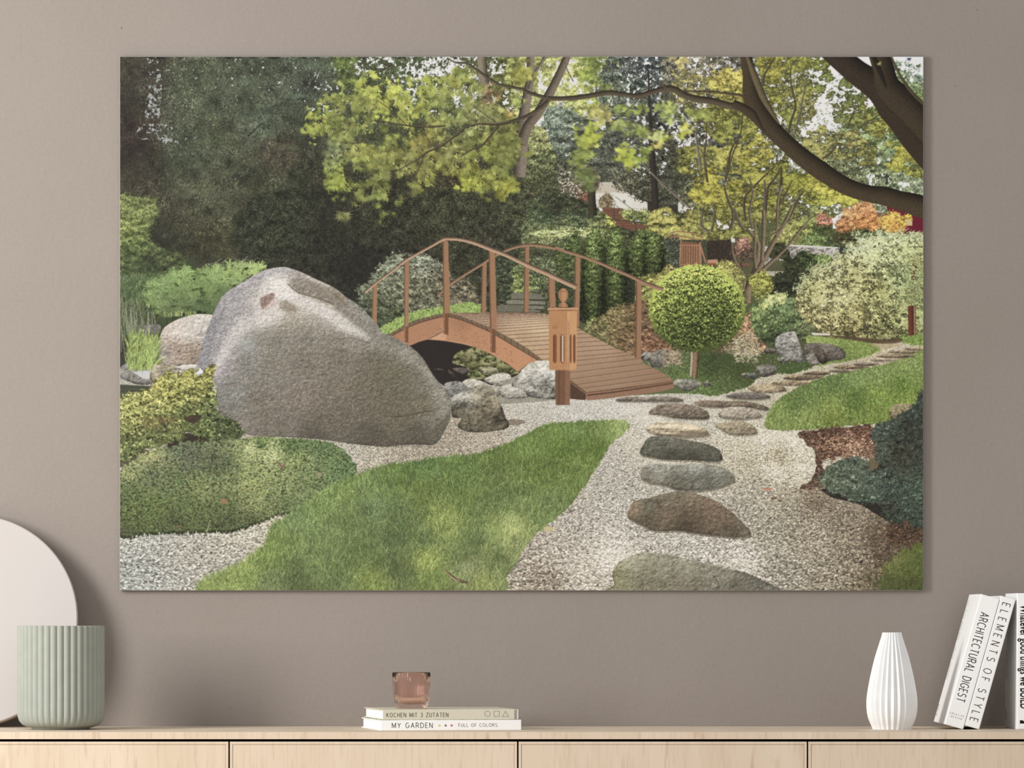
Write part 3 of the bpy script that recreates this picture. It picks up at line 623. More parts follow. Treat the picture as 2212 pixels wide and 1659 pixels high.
# slender stems of the multi-stem maple
for pts, w, c in [(Z4([(540, 1040), (470, 1110), (380, 1200), (270, 1320), (250, 1420), (265, 1560)]), [2, 3, 4, 5, 4], (86, 74, 58)),
                  (Z4([(520, 1180), (470, 1260), (450, 1400), (430, 1600)]), [3, 6, 8, 9], (92, 80, 64)), (Z4([(600, 1060), (590, 1250), (565, 1450), (555, 1659)]), [4, 5, 6, 8], (80, 70, 54)),
                  (Z4([(440, 1180), (450, 1400)]), [4, 4], (100, 90, 80)), (Z4([(470, 1260), (560, 1120), (600, 1040)]), [4, 3, 2], (84, 74, 60)), (Z4([(330, 1640), (300, 1480), (330, 1300), (300, 1150)]), [6, 5, 4, 3], (110, 100, 84)), (Z4([(120, 1640), (150, 1500), (90, 1330), (60, 1200)]), [7, 6, 5, 3], (96, 88, 70)), (Z4([(560, 1450), (640, 1300), (700, 1180)]), [5, 4, 2], (92, 84, 64)), (Z4([(250, 1640), (200, 1560), (160, 1440)]), [7, 6, 4], (104, 98, 80)), (Z3([(1800, 1480), (1790, 1600), (1860, 1659)]), [5, 6, 7], (112, 106, 88)), (Z3([(1920, 1460), (1900, 1600), (1880, 1659)]), [4, 5, 6], (100, 94, 78)), (Z4([(800, 1280), (700, 1450), (600, 1659)]), [3, 7, 10], (92, 84, 62)), (Z4([(820, 1490), (680, 1550), (560, 1620)]), [2, 3, 3], (80, 76, 54)),
                  (Z4([(900, 1510), (820, 1590), (770, 1659)]), [2, 3, 4], (110, 108, 84)), (Z4([(240, 540), (215, 750), (130, 900), (80, 1170)]), [2, 3, 4, 5], (80, 72, 56)),
                  (Z4([(760, 30), (690, 120), (690, 300), (730, 480), (690, 620), (660, 740)]), [1.5, 2, 3, 4, 5, 6], (84, 78, 60)), (Z4([(850, 180), (800, 400), (770, 560), (720, 750)]), [2, 3, 4, 5], (110, 104, 84)),
                  (Z4([(540, 30), (440, 200), (430, 300)]), [3, 4, 5], (84, 80, 62)), (Z4([(890, 240), (830, 300)]), [1.5, 2], (80, 76, 60)),
                  (Z4([(1590, 520), (1400, 640), (1300, 720)]), [2, 3, 2], (88, 90, 56)), (Z4([(1670, 610), (1430, 640), (1310, 700)]), [1.5, 2, 2.5], (88, 90, 60)), (Z4([(1280, 530), (1240, 620), (1210, 700)]), [4, 4, 3], (84, 80, 52)),
                  (Z4([(1130, 830), (1060, 920), (980, 980)]), [2, 4, 5], (90, 80, 60)), (Z4([(1480, 1030), (1300, 1080), (1170, 1100)]), [2, 3, 3], (80, 86, 66)), (Z4([(1580, 1120), (1580, 1220)]), [4, 5], (60, 70, 62)),
                  (Z3([(1830, 620), (1840, 760), (1820, 960), (1850, 1200)]), [2, 3, 4, 5], (86, 78, 62)), (Z3([(1700, 800), (1800, 920), (1840, 1050)]), [2, 3, 3], (104, 98, 84)), (Z3([(2140, 800), (2080, 950), (2020, 1180)]), [3, 3, 4], (84, 76, 62)),
                  (Z3([(1740, 740), (1760, 900), (1790, 1100)]), [5, 5, 5], (122, 116, 104)), (Z3([(1210, 970), (1300, 1080), (1420, 1200), (1520, 1290), (1600, 1360), (1680, 1430)]), [3, 4, 5, 5, 5], (120, 110, 98)),
                  (Z3([(1530, 1290), (1680, 1340)]), [2, 2], (100, 94, 80))]:
    limb(pts, w, c, .3)

# middle ground right: wall, shrubs, orange maple, red building
fill(Z8([(1160, 120), (1440, 180), (1440, 380), (1350, 380), (1350, 220), (1170, 190)]), (118, 34, 52), grain=.05)
fill(Z8([(1265, 190), (1440, 190), (1440, 380), (1260, 350)]), (116, 32, 52), grain=.05)
fill(Z8([(1295, 255), (1355, 240), (1355, 300), (1300, 300)]), (206, 176, 120))
for X in (1362, 1385, 1410, 1425): limb(Z8([(X, 225), (X, 375)]), [1, 1], (92, 24, 44))
fill(Z8([(1265, 318), (1310, 325), (1310, 332), (1265, 325)]), (232, 200, 190))
fill(Z8([(1060, 195), (1170, 205), (1160, 240), (1070, 240)]), (120, 96, 80))
fill(Z8([(200, 280), (760, 280), (760, 460), (200, 460)]), (90, 98, 62), grain=.2)
tree(Z8([(380, 280), (560, 250), (640, 300), (600, 460), (300, 460)]), [(1700, 500, (160, 160, 88)), (1740, 480, (140, 150, 76)), (1730, 520, (110, 116, 64))], .4, (2, 3), (1, 2.4), .22, 10, .6, 7, 80)
tree(Z8([(600, 290), (740, 285), (780, 340), (760, 380), (640, 370)]), [(1770, 490, (72, 84, 48)), (1790, 500, (78, 84, 50))], .4, (1, 3), (1, 2), .25, 10, .9, 7, 81)
tree(Z8([(560, 370), (820, 370), (900, 400), (900, 480), (560, 460)]), [(1760, 520, (120, 142, 80)), (1800, 525, (84, 96, 60)), (1830, 520, (60, 58, 40))], .4, (1, 3), (1, 2), .25, 10, .9, 7, 82)
tree(Z8([(790, 290), (860, 180), (950, 130), (1040, 140), (1080, 220), (1160, 260), (1100, 330), (980, 340), (860, 380), (790, 350)]),
     [(1840, 460, (222, 160, 104)), (1870, 445, (216, 148, 98)), (1860, 480, (196, 124, 70)), (1830, 495, (160, 108, 66)), (1900, 480, (204, 132, 74))], .45, (2, 4), (1, 2.6), .16, 10, .8, 7, 83, dark=.6)
tree(Z8([(1110, 250), (1180, 200), (1270, 200), (1290, 280), (1260, 340), (1160, 340)]), [(1930, 470, (230, 178, 78)), (1950, 480, (226, 170, 74)), (1940, 495, (190, 130, 56))], .45, (2, 4), (1, 2.6), .16, 10, .8, 7, 84, dark=.6)
tree(Z8([(1280, 230), (1360, 230), (1350, 290), (1290, 290)]), [(1965, 475, (196, 168, 60))], .4, (2, 3), (1, 2), .2, 8, .3, 5, 85)
tree(Z8([(630, 240), (700, 220), (760, 240), (740, 290), (640, 290)]), [(1780, 475, (190, 120, 98))], .4, (2, 3), (1, 2), .2, 8, .2, 6, 86)
tree(Z8([(770, 360), (900, 340), (1020, 340), (1120, 340), (1100, 420), (900, 440), (800, 420)]), [(1830, 510, (74, 74, 46)), (1880, 505, (70, 84, 46))], .4, (1, 3), (1, 2), .25, 10, .9, 7, 87)
# dry stone wall
mwall = mask(Z8([(250, 455), (430, 440), (640, 450), (830, 465), (830, 580), (640, 600), (500, 560), (300, 560), (250, 650)]), False)
lay(mwall, (178, 172, 164)); nn = noise(5, 3.4, 88, 2); lay(mwall * np.clip((nn - .1) * 4, 0, 1), (120, 114, 110)); lay(mwall * np.clip((-nn - .3) * 4, 0, 1), (212, 208, 202))
fill(Z8([(400, 440), (830, 462), (830, 472), (400, 452)]), (216, 214, 206))
fill(Z8([(200, 640), (390, 640), (390, 680), (200, 670)]), (176, 170, 152), grain=.12)
# dark yews and shrubs in front of the wall
tree(Z8([(330, 420), (430, 470), (480, 560), (540, 490), (640, 510), (650, 570), (600, 640), (500, 680), (520, 780), (420, 860), (330, 850), (290, 780), (300, 680), (390, 640), (380, 540), (300, 540), (280, 470)]),
     [(1690, 560, (62, 66, 44)), (1760, 555, (62, 76, 44)), (1700, 620, (48, 52, 38)), (1720, 650, (46, 50, 38))], .4, (1, 3), (1, 2), .3, 14, .9, 7, 89)
tree(Z8([(640, 520), (700, 510), (760, 570), (740, 610), (640, 600)]), [(1785, 562, (128, 150, 84))], .4, (1, 3), (1, 2), .2, 9, .9, 7, 90)
tree(Z8([(810, 450), (870, 440), (880, 520), (820, 520)]), [(1825, 535, (46, 56, 46))], .4, (1, 3), (1, 2), .2, 9, .9, 7, 91)
# reddish shrub behind, wooden gate, planter
fill(Z7([(880, 290), (1230, 290), (1230, 520), (900, 540)]), (70, 76, 58), grain=.25)
tree(Z7([(885, 300), (1010, 290), (1015, 500), (900, 530)]), [(1450, 550, (74, 82, 66))], .4, (1, 3), (1, 2.4), .26, 9, .9, 7, 92)
fill(Z7([(1020, 300), (1180, 320), (1180, 500), (1010, 510)]), (132, 92, 66))
for k in range(8): limb(Z7([(1035 + k * 20, 330), (1035 + k * 20, 495)]), [1.6, 1.6], (176, 128, 98))
for pts, w in [(Z7([(930, 245), (1000, 225), (1170, 250), (1200, 300)]), 3), (Z7([(930, 275), (1000, 262), (1170, 290)]), 3), (Z7([(1028, 280), (1018, 500)]), 3.6), (Z7([(1185, 310), (1190, 500)]), 4), (Z7([(1180, 320), (1230, 480)]), 4), (Z7([(1010, 330), (1180, 335)]), 3), (Z7([(1020, 492), (1190, 492)]), 3),
               (Z7([(945, 250), (950, 300)]), 1.6), (Z7([(970, 240), (975, 290)]), 1.6), (Z7([(995, 240), (1000, 290)]), 1.6)]:
    limb(pts, [w, w], (170, 122, 92), .3)
fill(Z7([(1235, 300), (1450, 290), (1450, 470), (1240, 470)]), (58, 50, 42), grain=.3)
fill(Z7([(1240, 455), (1320, 450), (1330, 480), (1240, 490)]), (190, 136, 110))
fill(Z7([(1230, 482), (1584, 482), (1584, 500), (1230, 500)]), (140, 90, 66))
for k in range(14): limb(Z7([(1240 + k * 26, 495), (1240 + k * 26, 530)]), [1.4, 1.4], (110, 70, 52))
tree(Z8([(15, 480), (30, 430), (90, 390), (150, 430), (175, 500), (160, 570), (100, 580), (40, 570)]), [(1605, 520, (196, 140, 122)), (1595, 545, (110, 84, 70)), (1620, 545, (96, 80, 64)), (1615, 560, (70, 60, 50))], .42, (2, 5), (1, 2), .24, 9, .9, 6, 93, ang=(1.2, .8), dark=.5)
tree(Z7([(1340, 350), (1380, 370), (1370, 410), (1340, 400)]), [(1560, 542, (190, 130, 110))], .42, (2, 4), (1, 2), .24, 9, .9, 6, 94)
fill(Z8([(0, 385), (30, 400), (30, 425), (0, 425)]), (222, 222, 222))
# multi-stem trunk base
for pts, w in [(Z8([(30, 600), (70, 670), (130, 730)]), [5, 6, 7]), (Z8([(120, 880), (120, 780), (160, 690), (190, 600), (200, 500), (200, 430), (130, 330)]), [14, 18, 16, 11, 9, 8, 5]),
               (Z8([(110, 800), (170, 680), (230, 580), (290, 470), (340, 380), (400, 280), (460, 150)]), [14, 12, 10, 10, 9, 8, 6]), (Z8([(150, 760), (210, 660), (290, 580), (380, 500), (450, 420), (520, 330), (600, 240)]), [9, 8, 7, 6, 5, 4, 3]),
               (Z8([(230, 560), (240, 400), (245, 250), (240, 180)]), [7, 8, 8, 7]), (Z8([(80, 790), (100, 700), (60, 620), (15, 520), (5, 420)]), [8, 6, 4, 4, 4]), (Z8([(185, 620), (175, 520), (180, 400), (178, 250)]), [7, 6, 5, 4]), (Z8([(340, 390), (345, 250), (350, 120), (375, 0)]), [5, 5, 5, 5]),
               (Z8([(430, 250), (340, 340), (240, 390)]), [2, 3, 3])]:
    limb(pts, w, (122, 106, 84), .4, .1)

# arborvitae columns
tree(Z7([(560, 560), (600, 540), (680, 570), (780, 540), (860, 510), (1000, 520), (900, 600), (780, 720), (760, 800), (600, 800)]), [(1380, 590, (150, 150, 74)), (1420, 590, (150, 148, 74)), (1370, 620, (128, 132, 72)), (1450, 580, (150, 140, 80))], .4, (2, 4), (1, 2), .2, 9, .9, 7, 95)
for i, (poly, sw) in enumerate([
    (Z7([(600, 330), (640, 260), (700, 215), (740, 210), (760, 260), (800, 230), (850, 260), (880, 340), (890, 470), (860, 530), (760, 560), (640, 590), (580, 560), (580, 420)]), [(1390, 500, (88, 100, 56)), (1420, 510, (84, 98, 54)), (1370, 570, (62, 76, 46)), (1410, 570, (62, 78, 44)), (1430, 560, (60, 76, 46))]),
    (Z7([(0, 480), (40, 350), (100, 300), (150, 260), (200, 310), (230, 400), (240, 600), (220, 800), (100, 800), (0, 760)]), [(1235, 520, (78, 94, 54)), (1220, 560, (92, 104, 60)), (1240, 600, (76, 84, 52))]),
    (Z7([(225, 400), (240, 300), (290, 220), (330, 215), (370, 260), (400, 360), (410, 600), (390, 940), (230, 950), (210, 880), (220, 600)]), [(1280, 510, (86, 102, 58)), (1285, 580, (66, 78, 48)), (1275, 650, (48, 54, 40)), (1290, 680, (50, 56, 40))]),
    (Z7([(400, 420), (420, 310), (450, 240), (490, 215), (540, 270), (570, 400), (580, 600), (590, 800), (520, 900), (400, 930), (380, 800)]), [(1328, 510, (84, 98, 54)), (1330, 580, (66, 80, 46)), (1325, 640, (54, 62, 42)), (1350, 620, (52, 58, 40))])]):
    tree(poly, sw, .4, (2, 5), (1, 2), .24, 9, .9, 7, 100 + i, ang=(-1.57, .6), depth=.45, rgh=4, dark=.6)
foliage(mask(Z7([(180, 430), (600, 430), (600, 930), (200, 950)])), field([(1300, 600, (50, 56, 40)), (1260, 560, (56, 64, 46)), (1300, 670, (40, 44, 34))]), .3, (1, 3), (1, 2), (0, 3), .25, 9, .3, .6, 119)
for i, (q, top, bot) in enumerate([([(70, 620), (60, 420), (100, 330), (165, 262), (205, 330), (225, 420), (230, 700), (215, 860), (120, 860)], 262, 860), ([(232, 500), (240, 370), (268, 280), (310, 212), (348, 262), (384, 350), (396, 520), (396, 760), (380, 900), (330, 946), (250, 940), (228, 860), (226, 640)], 212, 946), ([(412, 480), (424, 350), (452, 270), (490, 215), (528, 280), (560, 380), (574, 540), (580, 740), (560, 860), (480, 920), (414, 900), (404, 700)], 215, 920),
                              ([(588, 520), (596, 400), (636, 300), (700, 214), (740, 260), (752, 400), (748, 540), (700, 585), (610, 592)], 214, 592), ([(722, 480), (740, 350), (770, 280), (806, 236), (846, 280), (876, 360), (888, 470), (872, 540), (800, 556), (735, 548)], 236, 556)]):
    P_ = Z7(q); m_ = rough(mask(P_), 2, .3, 120 + i); window(m_); xs_ = [p[0] for p in P_]; cxm = (min(xs_) + max(xs_)) / 2 - PX0; hwm = (max(xs_) - min(xs_)) / 2
    ux_ = (np.arange(PW)[None, :] - cxm) / hwm; vy_ = np.clip((np.arange(PH)[:, None] + PY0 - 440 - top / 3.771) / ((bot - top) / 3.771), 0, 1)
    sh_ = np.clip(1.12 - .5 * np.abs(ux_ + .12) ** 1.6 - .5 * vy_, .3, 1.2)[..., None].astype(np.float32); WIN = FULL
    foliage(m_, np.float32([104, 122, 66]) * sh_, .4, (2, 5), (1, 2), (-1.57, .7), .22, 7, .4, .5, 120 + i)
tree(Z6([(1750, 420), (1790, 250), (1850, 180), (1900, 120), (1975, 110), (1975, 700), (1780, 720), (1760, 600)]), [(1235, 530, (84, 100, 56)), (1220, 570, (80, 92, 54)), (1240, 630, (60, 70, 48))], .4, (2, 5), (1, 2), .24, 9, .9, 7, 105, ang=(-1.57, .6), depth=.45, rgh=4)

# reed grass, steps, ivy trunk behind the bridge
tree(Z6([(1270, 300), (1340, 280), (1440, 320), (1450, 520), (1400, 600), (1380, 700), (1280, 700)]), [(1090, 580, (66, 74, 56)), (1100, 640, (64, 70, 50))], .4, (1, 3), (1, 2), .3, 8, .9, 6, 106, ang=(1.57, .7))
tree(Z6([(1440, 330), (1560, 300), (1760, 330), (1760, 520), (1600, 600), (1440, 600), (1400, 560)]), [(1120, 620, (126, 140, 78)), (1150, 580, (92, 104, 70)), (1180, 560, (100, 110, 78))], .4, (1, 3), (1, 2), .26, 8, .9, 6, 107)
for (x0, y0, x1, y1, c) in [(1400, 600, 1700, 662, 118), (1360, 660, 1690, 705, 132), (1330, 703, 1680, 745, 128), (1280, 700, 1500, 770, 112), (1560, 575, 1700, 600, 108), (1550, 740, 1640, 772, 120)]:
    fill(Z6([(x0, y0 + 8), (x0 + 30, y0), (x1, y0 + 14), (x1, y1), (x0, y1)]), (c, c - 2, c - 18), grain=.1)
    fill(Z6([(x0, y1 - 9), (x1, y1 - 6), (x1, y1 + 3), (x0, y1)]), (66, 64, 52), .8)
tree(Z6([(1640, 560), (1720, 560), (1720, 760), (1640, 740), (1690, 660)]), [(1175, 650, (80, 86, 60))], .4, (1, 3), (1, 2), .26, 8, .5, 6, 108)
# variegated shrub behind the bridge's left half
mv = rough(mask(Z6([(60, 660), (110, 560), (200, 470), (320, 320), (380, 280), (480, 300), (600, 260), (680, 280), (760, 340), (830, 300), (900, 480), (1000, 480), (1070, 540), (1110, 640), (1150, 720), (900, 780), (600, 840), (330, 900), (240, 880), (140, 780)])), 9, .4, 109)
foliage(mv, np.float32([.84, .86, .85]) * field([(800, 600, (132, 136, 112)), (840, 560, (150, 156, 130)), (870, 620, (134, 134, 108)), (920, 560, (158, 162, 140)), (900, 640, (124, 122, 98)), (960, 600, (120, 112, 92)), (1010, 640, (134, 122, 100)), (800, 680, (84, 92, 72)), (860, 690, (92, 100, 72)), (1000, 620, (128, 120, 98))]),
        .3, (3, 7), (1.4, 3), (.5, .9), .27, 12, .38, .36, 109)
mg = mask(Z6([(290, 910), (420, 840), (560, 780), (760, 740), (900, 720), (1000, 700), (1150, 720), (1150, 775), (870, 775), (700, 800), (520, 860), (360, 950), (310, 940)]))
x, y = pick(mg, 2200); o = np.argsort(y)
dabs(x[o], y[o], -1.57 + .45 * rng.standard_normal(2200), rng.uniform(5, 13, 2200), 1.6, tint(np.broadcast_to(np.float32([140, 168, 84]), C.shape), x, y, .17)[o], curv=rng.uniform(-.06, .06, 2200))

# ---- 5. dwarf maples and shrubs right of the bridge -------------------------------------------
tree(Z7([(200, 950), (350, 930), (450, 900), (600, 980), (660, 1100), (640, 1220), (500, 1160), (300, 1050)]), [(1280, 700, (120, 128, 74)), (1330, 700, (110, 104, 66))], .4, (2, 4), (1, 2), .2, 8, .9, 6, 110)
md = rough(mask(Z7([(280, 1000), (400, 900), (480, 840), (600, 810), (700, 790), (800, 860), (860, 1000), (950, 1150), (900, 1200), (780, 1210), (640, 1210), (500, 1160), (350, 1060)])), 5, .4, 111)
foliage(md, field([(1330, 680, (134, 120, 80)), (1350, 720, (124, 102, 70)), (1370, 690, (110, 92, 62)), (1400, 740, (136, 98, 76)), (1300, 710, (118, 112, 72)), (1420, 750, (122, 90, 68)), (1400, 680, (110, 88, 66))]), .4, (5, 11), (1, 1.6), (.5, .5), .24, 10, .35, .6, 111)
md2 = rough(mask(Z8([(80, 1000), (140, 960), (230, 1050), (310, 1130), (260, 1160), (250, 1290), (180, 1320), (60, 1250), (0, 1320), (-60, 1200)])), 5, .4, 112)
foliage(md2, field([(1620, 700, (170, 130, 96)), (1640, 730, (150, 118, 86)), (1600, 750, (120, 110, 80)), (1600, 770, (130, 124, 96))]), .4, (5, 10), (1, 1.6), (.6, .6), .26, 10, .35, .55, 112)
tree(Z8([(150, 920), (240, 860), (330, 830), (420, 840), (520, 900), (600, 1000), (630, 1130), (560, 1170), (500, 1130), (330, 1190), (230, 1180), (170, 1060)]),
     [(1640, 680, (110, 130, 76)), (1690, 660, (104, 124, 80)), (1700, 700, (92, 112, 68)), (1750, 710, (104, 114, 76)), (1740, 730, (84, 92, 62)), (1680, 740, (64, 76, 50))], .4, (3, 6), (1, 1.6), .2, 12, .9, 7, 113, ang=(-1.2, .7))
tree(Z8([(190, 900), (260, 840), (340, 800), (430, 830), (400, 880), (280, 900), (200, 940)]), [(1660, 650, (196, 206, 130)), (1640, 665, (170, 186, 100))], .3, (3, 5), (1, 3), .18, 9, .3, 7, 114)
tree(Z8([(150, 660), (230, 640), (300, 700), (300, 790), (200, 860), (160, 800)]), [(1640, 610, (158, 160, 70)), (1650, 640, (110, 116, 60))], .4, (2, 4), (1, 2), .2, 9, .7, 7, 115)
tree(Z7([(1290, 500), (1400, 450), (1500, 520), (1540, 600), (1500, 720), (1440, 640), (1350, 560)]), [(1575, 575, (164, 160, 82)), (1590, 600, (140, 138, 74))], .4, (2, 4), (1, 2), .2, 9, .5, 7, 116)
# big cream variegated bush
mb = rough(mask(Z8([(470, 860), (520, 760), (560, 680), (600, 620), (700, 600), (800, 560), (780, 510), (880, 500), (870, 440), (960, 460), (930, 350), (1040, 400), (1060, 360), (1120, 340), (1160, 380), (1260, 360), (1340, 370), (1440, 400), (1440, 1120), (1340, 1080), (1300, 1130), (1130, 1150), (900, 1130), (740, 1110), (620, 1060), (480, 930)])), 7, .4, 117)
Fb = field([(1750, 620, (176, 172, 120)), (1800, 580, (196, 194, 146)), (1860, 520, (206, 214, 176)), (1900, 510, (200, 210, 164)), (1960, 520, (192, 200, 148)), (1985, 560, (170, 174, 120)), (1900, 560, (190, 194, 146)), (1950, 600, (162, 176, 128)), (1850, 600, (186, 178, 124)), (1780, 660, (192, 184, 134)), (1820, 640, (200, 192, 144)), (1760, 690, (180, 170, 122)), (1850, 680, (176, 166, 114)), (1900, 660, (176, 174, 120)), (1960, 660, (160, 166, 116)), (1840, 710, (136, 124, 86)), (1900, 715, (136, 134, 92)), (1780, 700, (170, 156, 112)), (1980, 640, (150, 156, 106)), (1890, 620, (150, 144, 96))])
Fb = Fb * np.float32([.9, .92, .84])
foliage(mb, Fb, .16, (4, 9), (1.2, 3), (.3, 1.3), .22, 9, .5, .45, 117, order=.7)
x, y = pick(mb * np.clip(noise(22, 18, 118, 2) * 3, 0, 1), 1700); dabs(x, y, rng.uniform(-.6, 1.1, 1700), rng.uniform(4, 9, 1700), rng.uniform(1.5, 4, 1700), tint(Fb * 1.2 + 6, x, y, .1), chunks=5)
x, y = pick(mb * np.clip(noise(16, 12, 138, 2) * 3, 0, 1) * (np.arange(PH) > 560 - PY0)[:, None], 1500); dabs(x, y, rng.uniform(.2, 1.6, 1500), rng.uniform(3, 7, 1500), rng.uniform(1, 2.4, 1500), tint(Fb * .58, x, y, .12), chunks=5)
for px, py in Z8([(930, 360), (960, 420), (870, 450), (1040, 380), (1110, 350), (1170, 375), (1260, 365), (1340, 375), (1400, 390), (1000, 450), (790, 520), (700, 600), (610, 640), (540, 690), (500, 760)]):
    n = 34; x = px - PX0 + rng.normal(0, 6, n); y = py - PY0 + rng.normal(0, 6, n); dabs(x, y, rng.normal(-.3, .9, n), rng.uniform(4, 10, n), rng.uniform(1, 2.6, n), tint(np.broadcast_to(np.float32([186, 196, 146]), C.shape), x, y, .14), chunks=4)
for pts, w in [(Z8([(1375, 560), (1360, 720)]), 8), (Z8([(1345, 900), (1350, 1120)]), 12)]: limb(pts, [w, w], (104, 56, 42), .3)
limb(Z8([(1372, 900), (1375, 1120)]), [4, 4], (150, 110, 84))
x, y = pick(mb * (mask(Z8([(1280, 520), (1440, 500), (1440, 880), (1300, 880)]), False)), 700); dabs(x, y, rng.uniform(-.6, 1.1, 700), rng.uniform(3, 7, 700), 2, tint(Fb, x, y, .18), chunks=5)

# ---- 6. ground: gravel first, then everything that stands on it --------------------------------
mground = mask([(250, 800), (820, 860), (960, 850), (1250, 860), (1440, 850), (1560, 850), (1640, 800), (1760, 780), (1850, 745), (2000, 730), (2000, 1280), (250, 1280)], False)
Fg = field([(270, 1170, (176, 176, 166)), (300, 1230, (160, 162, 156)), (400, 1200, (178, 174, 162)), (520, 1150, (188, 182, 164)), (480, 1220, (170, 166, 152)), (270, 1260, (168, 172, 166)), (600, 1110, (196, 184, 160)),
    (760, 970, (186, 180, 164)), (800, 990, (176, 166, 148)), (900, 965, (172, 160, 142)), (980, 940, (168, 156, 138)), (1060, 950, (170, 158, 140)), (1100, 900, (190, 184, 170)), (1150, 890, (196, 192, 180)), (1250, 885, (206, 202, 192)), (1340, 880, (214, 210, 200)),
    (1400, 910, (216, 208, 192)), (1370, 950, (206, 196, 176)), (1330, 1000, (184, 178, 166)), (1320, 1080, (180, 176, 164)), (1400, 1110, (178, 174, 162)), (1260, 1140, (172, 166, 154)), (1220, 1190, (178, 168, 154)), (1280, 1180, (200, 190, 176)), (1310, 1195, (232, 222, 208)), (1260, 1230, (196, 184, 168)), (1180, 1260, (150, 138, 122)), (1290, 1260, (190, 178, 162)),
    (1500, 1000, (198, 188, 168)), (1440, 975, (206, 198, 176)), (1560, 910, (196, 190, 172)), (1600, 960, (200, 190, 162)), (1660, 950, (238, 228, 200)), (1720, 945, (236, 226, 198)), (1600, 935, (226, 216, 190)), (1620, 1000, (190, 180, 154)), (1680, 985, (168, 158, 132)), (1740, 1012, (230, 218, 190)), (1670, 1016, (232, 220, 192)), (1640, 1040, (166, 158, 140)), (1700, 1080, (158, 150, 130)), (1760, 1080, (132, 118, 100)),
    (1600, 1100, (166, 160, 146)), (1650, 1150, (160, 154, 138)), (1750, 1160, (156, 146, 128)), (1820, 1130, (138, 126, 108)), (1850, 1200, (142, 130, 112)), (1780, 1240, (150, 140, 122)), (1700, 1240, (152, 146, 132)), (1600, 1210, (206, 198, 186)), (1560, 1190, (178, 172, 160)), (1900, 1180, (104, 88, 72)), (1930, 1220, (96, 82, 66)), (1900, 1260, (110, 100, 76)),
    (1500, 1190, (196, 190, 178)), (1440, 1180, (186, 180, 168)), (1700, 830, (196, 186, 160)), (1620, 855, (186, 178, 154)), (1800, 790, (190, 180, 154)), (1900, 755, (190, 176, 146)), (1980, 745, (196, 186, 160)), (1480, 865, (206, 200, 186)), (1450, 860, (190, 184, 170)), (1660, 900, (196, 188, 168))])
gravel(mground, Fg * (1 + .07 * noise(60, 24, 120, 3))[..., None], 1)
fill([(985, 790), (1130, 800), (1205, 850), (1205, 864), (1000, 880)], (150, 146, 134), grain=.1)
# water at the far left and flat bank rocks
fill([(250, 830), (345, 835), (345, 860), (250, 900)], (72, 76, 58), grain=.05)
for k in range(12): limb([(258, 838 + k * 3.4), (330, 836 + k * 3.0)], [1, 1], (96 if k % 2 else 60, 98 if k % 2 else 64, 76))
fill([(250, 520), (420, 560), (470, 700), (440, 780), (250, 800)], field([(260, 620, (72, 88, 60)), (300, 720, (50, 56, 44)), (380, 700, (60, 72, 46)), (260, 780, (58, 58, 50))]), grain=.1)
stone(Z5([(30, 1250), (100, 1200), (200, 1230), (320, 1280), (310, 1370), (200, 1385), (110, 1360), (30, 1320)]), (138, 136, 130), 130, streak=.05)
fill(Z5([(150, 1278), (290, 1270), (290, 1330), (240, 1335), (180, 1300)]), (196, 200, 204), sm=True)
# tall reeds left
n = 1500; x = rng.uniform(0, 105, n); y = rng.uniform(475, 660, n); o = np.argsort(y)
dabs(x[o], y[o], -1.5 + .3 * rng.standard_normal(n), rng.uniform(30, 75, n), 1.4, tint(field([(260, 600, (96, 112, 76)), (300, 640, (88, 108, 66)), (270, 720, (84, 96, 66)), (330, 720, (66, 76, 50)), (270, 780, (64, 66, 52))]), x, y, .18)[o], curv=rng.uniform(-.012, .028, n))
x = rng.uniform(0, 75, 60); dabs(x, rng.uniform(520, 600, 60), 1.5 + .1 * rng.standard_normal(60), rng.uniform(40, 110, 60), 1, np.tile(np.float32([[136, 142, 116]]), (60, 1)))
# small maple top left
ml = rough(mask(Z1([(30, 1330), (130, 1315), (260, 1330), (380, 1340), (380, 1430), (340, 1560), (300, 1640), (330, 1750), (420, 1800), (560, 1850), (640, 1950), (600, 2050), (300, 2000), (30, 2000)])), 7, .4, 131)
foliage(ml, np.float32([.86, .86, .84]) * field([(280, 440, (134, 148, 84)), (320, 430, (128, 140, 82)), (270, 480, (140, 152, 84)), (300, 520, (116, 134, 74)), (340, 530, (100, 114, 72)), (380, 545, (88, 100, 64)), (280, 560, (92, 108, 66)), (320, 570, (70, 82, 56))]), .3, (3, 6), (1, 2.4), (.2, 1.2), .18, 14, .35, .6, 131)
# needle pine
mp = rough(mask(Z5([(240, 640), (300, 550), (380, 450), (550, 410), (700, 400), (900, 380), (1050, 365), (1200, 375), (1300, 400), (1200, 460), (1000, 560), (880, 690), (830, 780), (650, 790), (480, 810), (330, 770)])), 5, .4, 132)
Fp = field([(330, 600, (112, 140, 80)), (400, 590, (118, 146, 80)), (480, 590, (124, 150, 82)), (560, 580, (150, 176, 96)), (350, 650, (106, 128, 74)), (430, 630, (100, 124, 68)), (480, 640, (84, 104, 60)), (440, 670, (70, 86, 52)), (370, 670, (80, 96, 58)), (540, 610, (120, 140, 80))])
foliage(mp, Fp * .8, .25, (5, 10), (1, 1.5), (-1.5, .9), .22, 15, .6, .5, 132)
x, y = pick(mp, 230)
for px, py in zip(x, y):
    n = 22; th = rng.uniform(-3.0, -.14, n); c = tint(Fp * 1.12 + 6, np.full(n, px), np.full(n, py), .12)
    dabs(np.full(n, px), np.full(n, py), th, rng.uniform(8, 17, n), 1, c, chunks=1)
for px in range(0, 14):
    X = 440 + px * 8 + rng.uniform(-4, 4) - PX0; dabs(np.array([X]), np.array([575. - PY0]), np.array([-1.4 + rng.uniform(-.5, .7)]), np.array([rng.uniform(14, 28)]), 1, np.float32([[150, 158, 130]]), curv=.05)
